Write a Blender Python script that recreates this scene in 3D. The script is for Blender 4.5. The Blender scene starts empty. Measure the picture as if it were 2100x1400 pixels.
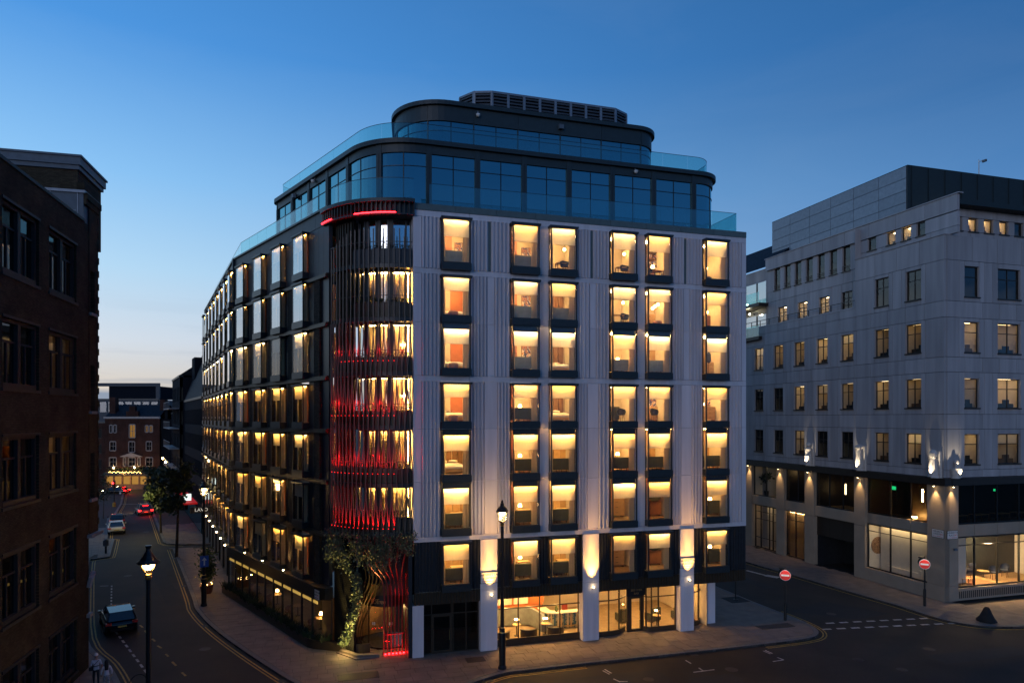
import bpy, math, random
from mathutils import Matrix, Vector
random.seed(7)
R=math.radians; PI=math.pi
sc=bpy.context.scene; C=sc.collection
# ------------------------------------------------------------------ camera, sky, sun, exposure
cam=bpy.data.cameras.new('camera'); camo=bpy.data.objects.new('camera',cam); C.objects.link(camo); sc.camera=camo
camo.location=(0,0,14.2); camo.rotation_euler=(PI/2,0,0)
cam.lens=24; cam.sensor_width=36; cam.shift_y=157/2100; cam.clip_start=.1; cam.clip_end=9000
world=bpy.data.worlds.new('World'); sc.world=world; world.use_nodes=True
def build_world():
    nt=world.node_tree; N=nt.nodes; L=nt.links; bg=N['Background']
    def mth(op,a,b=None,clamp=False):
        n=N.new('ShaderNodeMath'); n.operation=op; n.use_clamp=clamp
        for i,v in enumerate((a,b)):
            if v is None: continue
            if isinstance(v,(int,float)): n.inputs[i].default_value=v
            else: L.new(v,n.inputs[i])
        return n.outputs[0]
    def ramp(fac,stops):
        n=N.new('ShaderNodeValToRGB'); L.new(fac,n.inputs[0]); el=n.color_ramp.elements
        while len(el)<len(stops): el.new(.5)
        for e,(p,c) in zip(el,stops): e.position=p; e.color=(*c,1)
        return n.outputs[0]
    def mix(f,a,b,t='MIX'):
        n=N.new('ShaderNodeMix'); n.data_type='RGBA'; n.blend_type=t
        for i,v in ((0,f),(6,a),(7,b)):
            if isinstance(v,(int,float)): n.inputs[i].default_value=v
            elif isinstance(v,tuple): n.inputs[i].default_value=v
            else: L.new(v,n.inputs[i])
        return n.outputs[2]
    sky=N.new('ShaderNodeTexSky'); sky.sky_type='NISHITA'; sky.sun_disc=False
    sky.sun_elevation=R(-3); sky.sun_rotation=R(-50); sky.air_density=1; sky.dust_density=.4; sky.ozone_density=3
    tc=N.new('ShaderNodeTexCoord'); sx=N.new('ShaderNodeSeparateXYZ'); L.new(tc.outputs['Generated'],sx.inputs[0])
    x,y,z=sx.outputs
    hl=mth('SQRT',mth('ADD',mth('ADD',mth('MULTIPLY',x,x),mth('MULTIPLY',y,y)),1e-5))
    az=mth('DIVIDE',mth('ADD',mth('MULTIPLY',x,math.sin(R(-50))),mth('MULTIPLY',y,math.cos(R(-50)))),hl)   # 1 towards the sunset
    t=mth('POWER',mth('ADD',mth('MULTIPLY',az,.5),.5,True),3.0)
    e=mth('MAXIMUM',z,0.0)
    near=ramp(e,[(0,(.80,.62,.45)),(.045,(.80,.72,.62)),(.10,(.74,.81,.88)),(.19,(.52,.78,1.0)),(.30,(.29,.61,1.0)),(.45,(.085,.34,.82)),(.7,(.03,.16,.48)),(1,(.02,.10,.32))])
    far=ramp(e,[(0,(.13,.25,.45)),(.08,(.10,.26,.55)),(.2,(.056,.21,.53)),(.38,(.026,.12,.34)),(.65,(.018,.085,.24)),(1,(.016,.075,.21))])
    grad=mix(t,far,near)
    # thin cloud streaks low over the sunset horizon
    mp=N.new('ShaderNodeMapping'); L.new(tc.outputs['Generated'],mp.inputs[0]); mp.inputs['Scale'].default_value=(3,3,42)
    nz=N.new('ShaderNodeTexNoise'); L.new(mp.outputs[0],nz.inputs[0]); nz.inputs['Scale'].default_value=1.4; nz.inputs['Detail'].default_value=5
    band=ramp(z,[(0,(1,1,1)),(.03,(.75,.75,.75)),(.055,(.5,.5,.5)),(.10,(.2,.2,.2)),(.17,(0,0,0))])
    cl=mth('MULTIPLY',ramp(nz.outputs[0],[(.50,(0,0,0)),(.66,(1,1,1))]),band)
    bank=ramp(mth('ADD',z,mth('MULTIPLY',nz.outputs[0],.012)),[(.036,(1,1,1)),(.042,(0,0,0))])
    cl2=mth('MAXIMUM',mth('MULTIPLY',cl,.75),mth('MULTIPLY',bank,.85))
    cl3=mth('MULTIPLY',cl2,t)
    col=mix(cl3,grad,(.16,.26,.42,1))
    m2=N.new('ShaderNodeMapping'); L.new(tc.outputs['Generated'],m2.inputs[0]); m2.inputs['Scale'].default_value=(2.2,1.4,7); m2.inputs['Rotation'].default_value=(.2,.3,.5)
    n2=N.new('ShaderNodeTexNoise'); L.new(m2.outputs[0],n2.inputs[0]); n2.inputs['Scale'].default_value=1.7; n2.inputs['Detail'].default_value=7; n2.inputs['Roughness'].default_value=.6; n2.inputs['Distortion'].default_value=.6
    col=mix(mth('MULTIPLY',ramp(n2.outputs[0],[(.48,(0,0,0)),(.72,(1,1,1))]),.02),col,(.62,.72,.85,1))      # faint high cirrus
    col=mix(1.0,col,mix(.006,(0,0,0,1),sky.outputs[0]),'ADD')
    L.new(col,bg.inputs[0]); bg.inputs[1].default_value=.95
build_world()
sl=bpy.data.lights.new('fill_sun','SUN'); sl.energy=.56; sl.angle=R(26); sl.color=(.88,.88,1.0)
slo=bpy.data.objects.new('fill_sun',sl); C.objects.link(slo)
slo.rotation_euler=Vector((.36,.93,-.075)).to_track_quat('-Z','Y').to_euler()     # soft fill added behind the camera to brighten the facades, opposite the sunset
sc.view_settings.view_transform='Standard'; sc.view_settings.look='None'; sc.view_settings.exposure=0; sc.view_settings.gamma=1
sc.render.engine='CYCLES'
cy=sc.cycles; cy.use_denoising=True; cy.max_bounces=7; cy.diffuse_bounces=3; cy.glossy_bounces=4; cy.transmission_bounces=4; cy.transparent_max_bounces=24
cy.sample_clamp_indirect=4; cy.caustics_reflective=False; cy.caustics_refractive=False; cy.use_light_tree=True
try: cy.denoiser='OPENIMAGEDENOISE'; cy.denoising_input_passes='RGB_ALBEDO_NORMAL'
except Exception: pass
# ------------------------------------------------------------------ materials
MT={}
def mat(name,col,rough=.6,metal=0,noise=.12,scale=3.0,bump=0,bscale=40,emit=None,es=0,brick=None,spec=.5,det=4,streak=False):
    if name in MT: return MT[name]
    m=bpy.data.materials.new(name); MT[name]=m; m.use_nodes=True; nt=m.node_tree; N=nt.nodes; L=nt.links; p=N['Principled BSDF']
    p.inputs['Roughness'].default_value=rough; p.inputs['Metallic'].default_value=metal; p.inputs['Specular IOR Level'].default_value=spec
    tc=N.new('ShaderNodeTexCoord'); vec=tc.outputs['Object']
    if brick:
        s=N.new('ShaderNodeSeparateXYZ'); cb=N.new('ShaderNodeCombineXYZ'); L.new(vec,s.inputs[0]); L.new(s.outputs[0],cb.inputs[0]); L.new(s.outputs[2],cb.inputs[1])
        b=N.new('ShaderNodeTexBrick'); L.new(cb.outputs[0],b.inputs[0]); b.inputs['Scale'].default_value=1
        b.inputs['Brick Width'].default_value=brick[0]; b.inputs['Row Height'].default_value=brick[1]; b.inputs['Mortar Size'].default_value=brick[2]
        p.inputs['Specular IOR Level'].default_value=.15; b.inputs['Color1'].default_value=(*[c*.75 for c in col],1); b.inputs['Color2'].default_value=(*[c*1.3 for c in col],1); b.inputs['Mortar'].default_value=(*brick[3],1)
        base=b.outputs[0]; bp=N.new('ShaderNodeBump'); bp.inputs['Strength'].default_value=.5; bp.inputs['Distance'].default_value=.01; bp.invert=True
        L.new(b.outputs['Fac'],bp.inputs['Height']); L.new(bp.outputs[0],p.inputs['Normal'])
    else: base=None
    nz=N.new('ShaderNodeTexNoise'); nz.inputs['Scale'].default_value=scale; nz.inputs['Detail'].default_value=det; sv=vec
    if streak: mpp=N.new('ShaderNodeMapping'); mpp.inputs['Scale'].default_value=(1.6,1.6,.13); L.new(vec,mpp.inputs[0]); sv=mpp.outputs[0]
    L.new(sv,nz.inputs[0])
    mr=N.new('ShaderNodeMapRange'); L.new(nz.outputs[0],mr.inputs[0]); mr.inputs[1].default_value=.3; mr.inputs[2].default_value=.7; mr.inputs[3].default_value=1-noise; mr.inputs[4].default_value=1+noise
    # each object a little lighter or darker than the next
    oi=N.new('ShaderNodeObjectInfo'); mr2=N.new('ShaderNodeMapRange'); L.new(oi.outputs['Random'],mr2.inputs[0]); mr2.inputs[3].default_value=1-noise*.6; mr2.inputs[4].default_value=1+noise*.6
    mu=N.new('ShaderNodeMath'); mu.operation='MULTIPLY'; L.new(mr.outputs[0],mu.inputs[0]); L.new(mr2.outputs[0],mu.inputs[1])
    mx=N.new('ShaderNodeMix'); mx.data_type='RGBA'; mx.blend_type='MULTIPLY'; mx.inputs[0].default_value=1
    if base is not None: L.new(base,mx.inputs[6])
    else: mx.inputs[6].default_value=(*col,1)
    L.new(mu.outputs[0],mx.inputs[7]); L.new(mx.outputs[2],p.inputs['Base Color'])
    if bump and not brick:
        n2=N.new('ShaderNodeTexNoise'); n2.inputs['Scale'].default_value=bscale; n2.inputs['Detail'].default_value=3; L.new(vec,n2.inputs[0])
        bp=N.new('ShaderNodeBump'); bp.inputs['Strength'].default_value=bump; bp.inputs['Distance'].default_value=.02; L.new(n2.outputs[0],bp.inputs['Height']); L.new(bp.outputs[0],p.inputs['Normal'])
    if emit: p.inputs['Emission Color'].default_value=(*emit,1); p.inputs['Emission Strength'].default_value=es
    return m
def glassmat(name,tint,ior=1.6,rough=.0,extra=.0,col=(.95,.97,1)):
    m=bpy.data.materials.new(name); MT[name]=m; m.use_nodes=True; nt=m.node_tree; N=nt.nodes; L=nt.links; N.remove(N['Principled BSDF'])
    out=N['Material Output']; tr=N.new('ShaderNodeBsdfTransparent'); tr.inputs[0].default_value=(*tint,1)
    gl=N.new('ShaderNodeBsdfGlossy'); gl.inputs[0].default_value=(*col,1); gl.inputs['Roughness'].default_value=rough
    fr=N.new('ShaderNodeFresnel'); ge=N.new('ShaderNodeNewGeometry'); mp=N.new('ShaderNodeMapRange'); L.new(ge.outputs['Backfacing'],mp.inputs[0]); mp.inputs[3].default_value=ior; mp.inputs[4].default_value=1/ior; L.new(mp.outputs[0],fr.inputs[0]); ms=N.new('ShaderNodeMixShader')
    ad=N.new('ShaderNodeMath'); ad.operation='ADD'; ad.use_clamp=True; L.new(fr.outputs[0],ad.inputs[0]); ad.inputs[1].default_value=extra
    L.new(ad.outputs[0],ms.inputs[0]); L.new(tr.outputs[0],ms.inputs[1]); L.new(gl.outputs[0],ms.inputs[2]); L.new(ms.outputs[0],out.inputs[0]); return m
def emat(name,col,s):
    m=bpy.data.materials.new(name); MT[name]=m; m.use_nodes=True; nt=m.node_tree; N=nt.nodes; N.remove(N['Principled BSDF'])
    e=N.new('ShaderNodeEmission'); e.inputs[0].default_value=(*col,1); e.inputs[1].default_value=s; nt.links.new(e.outputs[0],N['Material Output'].inputs[0]); return m
def clothmat(name,col,trans=.5):
    m=bpy.data.materials.new(name); MT[name]=m; m.use_nodes=True; nt=m.node_tree; N=nt.nodes; L=nt.links; N.remove(N['Principled BSDF'])
    d=N.new('ShaderNodeBsdfDiffuse'); t=N.new('ShaderNodeBsdfTranslucent'); ms=N.new('ShaderNodeMixShader'); ms.inputs[0].default_value=trans
    tc=N.new('ShaderNodeTexCoord'); nz=N.new('ShaderNodeTexNoise'); nz.inputs['Scale'].default_value=6; L.new(tc.outputs['Object'],nz.inputs[0])
    mx=N.new('ShaderNodeMix'); mx.data_type='RGBA'; mx.inputs[6].default_value=(*[c*.9 for c in col],1); mx.inputs[7].default_value=(*col,1); L.new(nz.outputs[0],mx.inputs[0])
    L.new(mx.outputs[2],d.inputs[0]); L.new(mx.outputs[2],t.inputs[0]); L.new(d.outputs[0],ms.inputs[1]); L.new(t.outputs[0],ms.inputs[2]); L.new(ms.outputs[0],N['Material Output'].inputs[0]); return m
def artmat(name,cols,scale):
    m=bpy.data.materials.new(name); MT[name]=m; m.use_nodes=True; nt=m.node_tree; N=nt.nodes; L=nt.links; p=N['Principled BSDF']; p.inputs['Roughness'].default_value=.6
    tc=N.new('ShaderNodeTexCoord'); nz=N.new('ShaderNodeTexNoise'); nz.inputs['Scale'].default_value=scale; nz.inputs['Distortion'].default_value=1.5; L.new(tc.outputs['Object'],nz.inputs[0])
    rp=N.new('ShaderNodeValToRGB'); rp.color_ramp.interpolation='CONSTANT'; el=rp.color_ramp.elements
    while len(el)<len(cols): el.new(.5)
    for i,(e,c) in enumerate(zip(el,cols)): e.position=.3+.4*i/len(cols) if i else 0; e.color=(*c,1)
    L.new(nz.outputs[0],rp.inputs[0]); L.new(rp.outputs[0],p.inputs['Base Color']); return m
WARM=(1,.50,.11); WARM2=(1,.60,.22)
white=mat('white_panel',(.64,.60,.63),.45,noise=.10,scale=1.6,streak=True,det=7)
whiteflute=mat('white_fluted_metal',(.62,.585,.62),.42,noise=.11,scale=1.6,streak=True,det=7)
greycap=mat('grey_green_coping',(.10,.14,.14),.5,noise=.1)
blackm=mat('black_fluted_metal',(.018,.020,.024),.42,noise=.2)
graph=mat('graphite_cladding',(.032,.038,.046),.5,noise=.12)
navy=mat('dark_navy_panel',(.010,.013,.024),.4,noise=.2)
darkm=mat('dark_window_metal',(.022,.026,.028),.4,noise=.15)
roofm=mat('roof_storey_metal',(.026,.038,.042),.45,noise=.12)
bronze=mat('bronze_metal',(.085,.058,.030),.38,metal=.6,noise=.15)
bronzed=mat('dark_bronze_metal',(.05,.036,.022),.45,metal=.3,noise=.15)
ribbrick=mat('ribbed_dark_brick',(.05,.038,.028),.8,noise=.25,brick=(.3,.065,.012,(.02,.017,.015)))
lattice=mat('lattice_bar_metal',(.048,.042,.036),.4,metal=.15,noise=.12)
perf=mat('perforated_dark_screen',(.022,.02,.018),.6,noise=.3,brick=(.12,.12,.03,(.008,.008,.008)))
glass=glassmat('window_glass',(.93,.94,.92),1.55)
glassL=glassmat('coated_window_glass',(.80,.80,.74),2.5,extra=.30)
roofglass=glassmat('roof_storey_glass',(.10,.16,.2),1.9,extra=.25,col=(.42,.86,.95))
balglass=glassmat('balustrade_glass',(.62,.86,.86),1.5,extra=.05)
lbglass=glassmat('dark_sooty_glass',(.3,.3,.3),1.6); darkglass=glassmat('dark_glass',(.45,.45,.42),1.6,extra=.0)
blindm=clothmat('blind_fabric',(.88,.80,.64),.58)
curt=clothmat('curtain_fabric',(.74,.60,.40),.4)
strip=emat('led_strip',WARM,200); stripb=emat('led_strip_bright',(1,.54,.15),260); stripc=emat('led_strip_amber',(1,.45,.08),165); strip2=emat('led_strip_soft',WARM,75); stripp=emat('led_strip_pale',(1,.62,.25),175); stripq=emat('led_strip_cream',(1,.66,.31),150); lamp_dim=emat('dim_office_lamp',WARM2,14)
ceil_e=emat('ceiling_lamp_glow',WARM2,170); globe_e=emat('globe_lamp_glow',WARM2,28); ceil_hot=emat('shop_lamp_glow',(1,.55,.17),420)
lamp_e=emat('street_lantern_glow',(1,.62,.25),60); red_e=emat('red_led',(1,.008,.012),34); red_dot=emat('red_lamp_lens',(1,.008,.01),4); display_e=emat('display_lamp_glow',(1,.66,.31),1900); band_e=emat('canopy_band_glow',(1,.60,.14),.75); office_d=emat('office_light_bar_dim',(1,.68,.3),4.5); red_soft=emat('red_led_soft',(1,.004,.008),5)
spot_e=emat('spot_lamp_glow',(1,.72,.36),34); office_e=emat('office_light_bar',(1,.72,.36),12); white_e=emat('white_sign_glow',(.85,1,.95),1.3)
white_hot=emat('white_bulkhead_glow',(.95,1,.8),26); tail_e=emat('tail_light_glow',(1,.01,.01),12); green_e=emat('exit_sign_green',(.02,.9,.3),1.5)
teal_e=emat('screen_teal',(.02,.25,.22),.9); amber_e=emat('fairy_light_glow',(1,.55,.16),30)
cream=mat('room_plaster',(.62,.52,.38),.8,noise=.05); ceilm=mat('room_ceiling',(.7,.64,.54),.8,noise=.03); carpet=mat('room_carpet',(.34,.25,.16),.9,noise=.12)
pinkw=mat('dusky_pink_wall',(.42,.17,.10),.6,noise=.08); orange=mat('orange_wall_panel',(.52,.16,.045),.55,noise=.1); wood=mat('walnut_panel',(.17,.085,.035),.5,noise=.2); woodl=mat('pale_wood',(.48,.30,.14),.5,noise=.15)
sofag=mat('sofa_grey_velvet',(.22,.24,.23),.85,noise=.15,bump=.2); sofad=mat('sofa_dark_green',(.06,.065,.045),.85,noise=.15,bump=.2)
duvet=mat('white_bed_linen',(.72,.66,.56),.85,noise=.04,bump=.5,bscale=9); pinkf=mat('dusty_pink_velvet',(.30,.15,.11),.85,noise=.1)
navyf=mat('navy_chair_shell',(.02,.03,.06),.5,noise=.1); tanl=mat('tan_leather',(.30,.13,.06),.5,noise=.1); blackp=mat('black_paint',(.012,.012,.013),.35,noise=.1)
art1=artmat('abstract_painting',[(.03,.04,.14),(.45,.2,.12),(.05,.06,.2),(.7,.62,.55),(.5,.22,.1)],2.2); art2=artmat('round_art_colours',[(.30,.15,.07),(.42,.26,.14),(.18,.08,.04),(.45,.30,.18)],6)
stone=mat('portland_stone',(.385,.36,.36),.75,noise=.17,scale=1.1,streak=True,bump=.12,bscale=12,det=7); stonew=mat('pale_ground_stone',(.34,.27,.20),.75,noise=.08,scale=.9,bump=.08,bscale=12)
brownm=mat('brown_metal_band',(.03,.022,.016),.45,noise=.1); zinc=mat('zinc_screen_panel',(.22,.25,.29),.45,metal=.3,noise=.12); darkroof=mat('dark_roof_sheet',(.018,.03,.034),.7,noise=.1)
sculpt=mat('carved_stone',(.55,.5,.45),.8,noise=.12,scale=6,bump=.5,bscale=14)
lbbrick=mat('stock_brick',(.055,.044,.028),.9,noise=.35,scale=.7,brick=(.225,.075,.01,(.035,.028,.022))); lbstone=mat('painted_stone',(.35,.33,.31),.7,noise=.15)
sootw=mat('sooted_timber',(.02,.02,.022),.6,noise=.2); leadp=mat('grey_lead_panel',(.10,.13,.16),.6,noise=.15)
farwall=mat('far_dark_wall',(.010,.013,.02),.9,noise=.15,spec=.08); redbrick=mat('red_brick',(.036,.010,.007),.85,noise=.3,scale=.6,brick=(.225,.075,.01,(.09,.06,.05))); slate=mat('slate_roof',(.016,.02,.028),.7,noise=.2,brick=(.35,.22,.01,(.015,.017,.02))); sashw=mat('dull_sash_paint',(.24,.23,.23),.6,noise=.1); farz=mat('far_grey_cladding',(.05,.06,.075),.6,noise=.1); whitep=mat('white_paint',(.7,.68,.65),.5,noise=.06)
asph=mat('asphalt',(.036,.026,.0185),.82,noise=.42,scale=.30,bump=.25,bscale=60,det=6); asph2=mat('asphalt_patch',(.023,.022,.022),.85,noise=.2,scale=.5,bump=.25,bscale=60)
slabm=mat('york_stone_slab',(.20,.15,.12),.75,noise=.16,scale=1.2,bump=.12,bscale=18); slabbed=mat('paving_joint_bed',(.05,.043,.038),.9,noise=.2); kerbm=mat('granite_kerb',(.15,.14,.135),.7,noise=.2,scale=8)
yell=mat('yellow_road_paint',(.42,.25,.04),.7,noise=.35,scale=5); whit=mat('white_road_paint',(.50,.46,.42),.7,noise=.35,scale=5); iron=mat('cast_iron_cover',(.05,.04,.036),.6,metal=.3,noise=.3,scale=9)
leafm=mat('leaf_green',(.065,.095,.028),.6,noise=.5,scale=.8); leafd=mat('leaf_dark',(.022,.04,.018),.6,noise=.5,scale=.8); leafb=mat('vine_leaf',(.12,.155,.085),.55,noise=.45,scale=2.5); bark=mat('bark',(.06,.045,.032),.9,noise=.3,scale=8); redl=mat('red_leaf',(.25,.035,.02),.6,noise=.4)
pole=mat('black_post_paint',(.010,.010,.011),.35,noise=.1); redp=mat('red_sign_face',(.72,.03,.02),.4,noise=.03); signw=mat('white_sign_face',(.72,.70,.66),.45,noise=.03); bluep=mat('blue_sign_face',(.02,.09,.42),.4,noise=.03); gold=mat('brass_trim',(.55,.35,.12),.3,metal=.9,noise=.1)
lettk=mat('black_lettering',(.015,.015,.015),.6,noise=.02); lettr=mat('red_lettering',(.5,.02,.02),.6,noise=.02); lettb=mat('bronze_lettering',(.42,.26,.10),.4,metal=.5,noise=.02)
carb=mat('black_car_paint',(.006,.008,.012),.12,noise=.05); carw=mat('white_car_paint',(.62,.60,.56),.2,noise=.03); card=mat('dark_red_car_paint',(.04,.012,.014),.2,noise=.05); carg=mat('silver_car_paint',(.20,.18,.18),.25,metal=.4,noise=.05); rubber=mat('tyre_rubber',(.012,.012,.012),.9,noise=.1); plate=mat('yellow_number_plate',(.55,.40,.08),.5,noise=.03); carglass=mat('car_window_glass',(.015,.03,.05),.04,noise=.02,spec=1.0); chrome=mat('wheel_metal',(.35,.35,.36),.3,metal=.9,noise=.05)
skin=mat('skin',(.36,.21,.15),.6,noise=.05); shirtw=mat('white_cotton',(.62,.60,.64),.85,noise=.06); hairb=mat('dark_hair',(.012,.009,.008),.5,noise=.2); trous=mat('dark_trousers',(.02,.02,.025),.8,noise=.1); patt=artmat('patterned_trousers',[(.45,.43,.42),(.08,.08,.1),(.5,.48,.46),(.15,.14,.15)],14); terra=mat('terracotta',(.16,.06,.035),.8,noise=.2)
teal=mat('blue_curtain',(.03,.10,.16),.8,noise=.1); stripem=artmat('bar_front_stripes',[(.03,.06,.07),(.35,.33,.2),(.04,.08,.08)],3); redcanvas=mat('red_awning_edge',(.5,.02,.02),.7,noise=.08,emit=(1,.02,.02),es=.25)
# ------------------------------------------------------------------ mesh helpers
class MB:
    def __init__(s): s.v=[]; s.f=[]; s.m=[]
    def quad(s,pts,m=0):
        b=len(s.v); s.v+=[tuple(p) for p in pts]; s.f.append(tuple(range(b,b+len(pts)))); s.m.append(m); return s
    def box(s,x0,x1,y0,y1,z0,z1,m=0):
        b=len(s.v); s.v+=[(x0,y0,z0),(x1,y0,z0),(x1,y1,z0),(x0,y1,z0),(x0,y0,z1),(x1,y0,z1),(x1,y1,z1),(x0,y1,z1)]
        for q in ((0,3,2,1),(4,5,6,7),(0,1,5,4),(1,2,6,5),(2,3,7,6),(3,0,4,7)): s.f.append(tuple(b+i for i in q)); s.m.append(m)
        return s
    def prism(s,poly,z0,z1,m=0):
        n=len(poly); b=len(s.v); s.v+=[(p[0],p[1],z0) for p in poly]+[(p[0],p[1],z1) for p in poly]
        s.f+=[tuple(range(b+n-1,b-1,-1)),tuple(range(b+n,b+2*n))]; s.m+=[m,m]
        for i in range(n): j=(i+1)%n; s.f.append((b+i,b+j,b+n+j,b+n+i)); s.m.append(m)
        return s
    def lathe(s,prof,n=12,c=(0,0),m=0,a0=0,a1=2*PI):
        full=abs(a1-a0-2*PI)<1e-6; k=n if full else n+1; b=len(s.v)
        for r,z in prof:
            for i in range(k):
                a=a0+(a1-a0)*i/n; s.v.append((c[0]+r*math.cos(a),c[1]+r*math.sin(a),z))
        for j in range(len(prof)-1):
            for i in range(n if full else n):
                i2=(i+1)%k if full else i+1
                s.f.append((b+j*k+i,b+j*k+i2,b+(j+1)*k+i2,b+(j+1)*k+i)); s.m.append(m)
        if full:
            if prof[0][0]>1e-4: s.f.append(tuple(b+i for i in range(k-1,-1,-1))); s.m.append(m)
            if prof[-1][0]>1e-4: s.f.append(tuple(b+(len(prof)-1)*k+i for i in range(k))); s.m.append(m)
        return s
    def tube(s,path,rad,n=6,m=0,flat=None,axis=None):
        P=[Vector(p) for p in path]; b=len(s.v)
        for i,p in enumerate(P):
            t=(P[min(i+1,len(P)-1)]-P[max(i-1,0)]).normalized()
            up=Vector((0,0,1)) if abs(t.z)<.9 else Vector((0,1,0))
            if axis: up=Vector(axis)
            a=t.cross(up).normalized(); c=t.cross(a).normalized()
            r=rad[i] if isinstance(rad,(list,tuple)) else rad
            for k in range(n):
                an=2*PI*(k+.5)/n; s.v.append(tuple(p+a*math.cos(an)*r+c*math.sin(an)*r*(flat or 1)))
        for i in range(len(P)-1):
            for k in range(n):
                k2=(k+1)%n; s.f.append((b+i*n+k,b+i*n+k2,b+(i+1)*n+k2,b+(i+1)*n+k)); s.m.append(m)
        s.f.append(tuple(b+k for k in range(n-1,-1,-1))); s.m.append(m); e=b+(len(P)-1)*n; s.f.append(tuple(e+k for k in range(n))); s.m.append(m)
        return s
    def strip(s,poly,z0,z1,o0,o1,m=0):      # wall of thickness along a polyline; offsets outward (right-hand side)
        n=len(poly); b=len(s.v); N=[]
        for i in range(n):
            a=Vector(poly[max(i-1,0)]); c=Vector(poly[min(i+1,n-1)]); d=(c-a).normalized(); N.append(Vector((d.y,-d.x)))
        for p,nn in zip(poly,N):
            for o in (o0,o1):
                for z in (z0,z1): s.v.append((p[0]+nn.x*o,p[1]+nn.y*o,z))
        for i in range(n-1):
            a=b+4*i; c=a+4
            for q in ((a,c,c+1,a+1),(a+2,a+3,c+3,c+2),(a+1,c+1,c+3,a+3),(a,a+2,c+2,c)): s.f.append(q); s.m.append(m)
        s.f.append((b,b+1,b+3,b+2)); s.m.append(m); a=b+4*(n-1); s.f.append((a,a+2,a+3,a+1)); s.m.append(m)
        return s
    def mesh(s,name,mats,smooth=False):
        me=bpy.data.meshes.new(name); me.from_pydata(s.v,[],s.f)
        for m in (mats if isinstance(mats,(list,tuple)) else [mats]): me.materials.append(m)
        if any(s.m): me.polygons.foreach_set('material_index',s.m)
        if smooth: me.polygons.foreach_set('use_smooth',[True]*len(me.polygons))
        me.update(); return me
W={}; CACHE={}
def link(o,parent,M):
    C.objects.link(o); M=M if M is not None else Matrix.Identity(4)
    if parent is not None:
        o.parent=parent; o.matrix_basis=W[parent.name].inverted()@M
    else: o.matrix_basis=M
    W[o.name]=M; return o
def obj(name,mb,mats,parent=None,M=None,smooth=False,key=None,kind=None):
    if key is not None:
        me=CACHE.get(key)
        if me is None: me=CACHE[key]=(mb() if callable(mb) else mb).mesh(name,mats,smooth)
    else: me=mb.mesh(name,mats,smooth)
    o=bpy.data.objects.new(name,me); link(o,parent,M)
    if kind: o['kind']=kind
    return o
def tag(o,label,cat,group=None,kind=None):
    o['label']=label; o['category']=cat
    if group: o['group']=group
    if kind: o['kind']=kind
    return o
def thing(name,label,cat,loc=(0,0,0),M=None,group=None):
    o=bpy.data.objects.new(name,None); o.empty_display_size=.2; link(o,None,M if M is not None else Matrix.Translation(loc)); return tag(o,label,cat,group)
def T(x,y,z): return Matrix.Translation((x,y,z))
def RZ(a): return Matrix.Rotation(a,4,'Z')
def frame(P,d):
    n=math.hypot(*d); dx,dy=d[0]/n,d[1]/n
    return Matrix(((dx,-dy,0,P[0]),(dy,dx,0,P[1]),(0,0,1,0),(0,0,0,1)))
def text(name,body,size,m,parent,M,ext=.004,align='CENTER'):
    cu=bpy.data.curves.new(name,'FONT'); cu.body=body; cu.size=size; cu.align_x=align; cu.align_y='CENTER'; cu.extrude=ext; cu.resolution_u=3; cu.materials.append(m)
    o=bpy.data.objects.new(name,cu); C.objects.link(o); dg=bpy.context.evaluated_depsgraph_get(); me=bpy.data.meshes.new_from_object(o.evaluated_get(dg)); bpy.data.objects.remove(o); me.name=name
    o=bpy.data.objects.new(name,me); link(o,parent,M@Matrix.Rotation(PI/2,4,'X')); return o
def light(kind,name,M,energy,col,parent=None,spot=None,blend=.6,rad=.05,size=None):
    l=bpy.data.lights.new(name,kind); l.energy=energy; l.color=col
    if kind=='SPOT': l.spot_size=R(spot); l.spot_blend=blend
    if kind in('SPOT','POINT'): l.shadow_soft_size=rad
    o=bpy.data.objects.new(name,l); link(o,parent,M); return o
def aim(p,d): return Matrix.Translation(p)@Vector(d).to_track_quat('-Z','Y').to_matrix().to_4x4()
def arc(c,r,a0,a1,n=16): return [(c[0]+r*math.cos(R(a0+(a1-a0)*i/n)),c[1]+r*math.sin(R(a0+(a1-a0)*i/n))) for i in range(n+1)]
def sub(poly,s0,s1):      # part of a polyline between two arc lengths
    out=[]; acc=0
    for a,b in zip(poly[:-1],poly[1:]):
        l=math.dist(a,b)
        if l<1e-9: continue
        for s in (s0,s1):
            if acc<=s<=acc+l and (not out or s==s1): pass
        p0=max(s0,acc); p1=min(s1,acc+l)
        if p0<=p1:
            f=lambda s:(a[0]+(b[0]-a[0])*(s-acc)/l,a[1]+(b[1]-a[1])*(s-acc)/l)
            if not out: out.append(f(p0))
            if math.dist(out[-1],f(p1))>1e-6: out.append(f(p1))
        acc+=l
    return out
def plen(poly): return sum(math.dist(a,b) for a,b in zip(poly[:-1],poly[1:]))
def fillet(pts,rads,n=10):
    out=[pts[0]]
    for i in range(1,len(pts)-1):
        p=Vector(pts[i]); a=(Vector(pts[i-1])-p).normalized(); b=(Vector(pts[i+1])-p).normalized(); r=rads[i]
        if r<=0: out.append(tuple(p)); continue
        an=a.angle(b); t=r/math.tan(an/2); c=p+(a+b).normalized()*(r/math.sin(an/2)); s=p+a*t; e=p+b*t
        a0=math.atan2(s.y-c.y,s.x-c.x); a1=math.atan2(e.y-c.y,e.x-c.x); d=(a1-a0+PI)%(2*PI)-PI
        out+=[(c.x+r*math.cos(a0+d*k/n),c.y+r*math.sin(a0+d*k/n)) for k in range(n+1)]
    out.append(pts[-1]); return out
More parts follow.
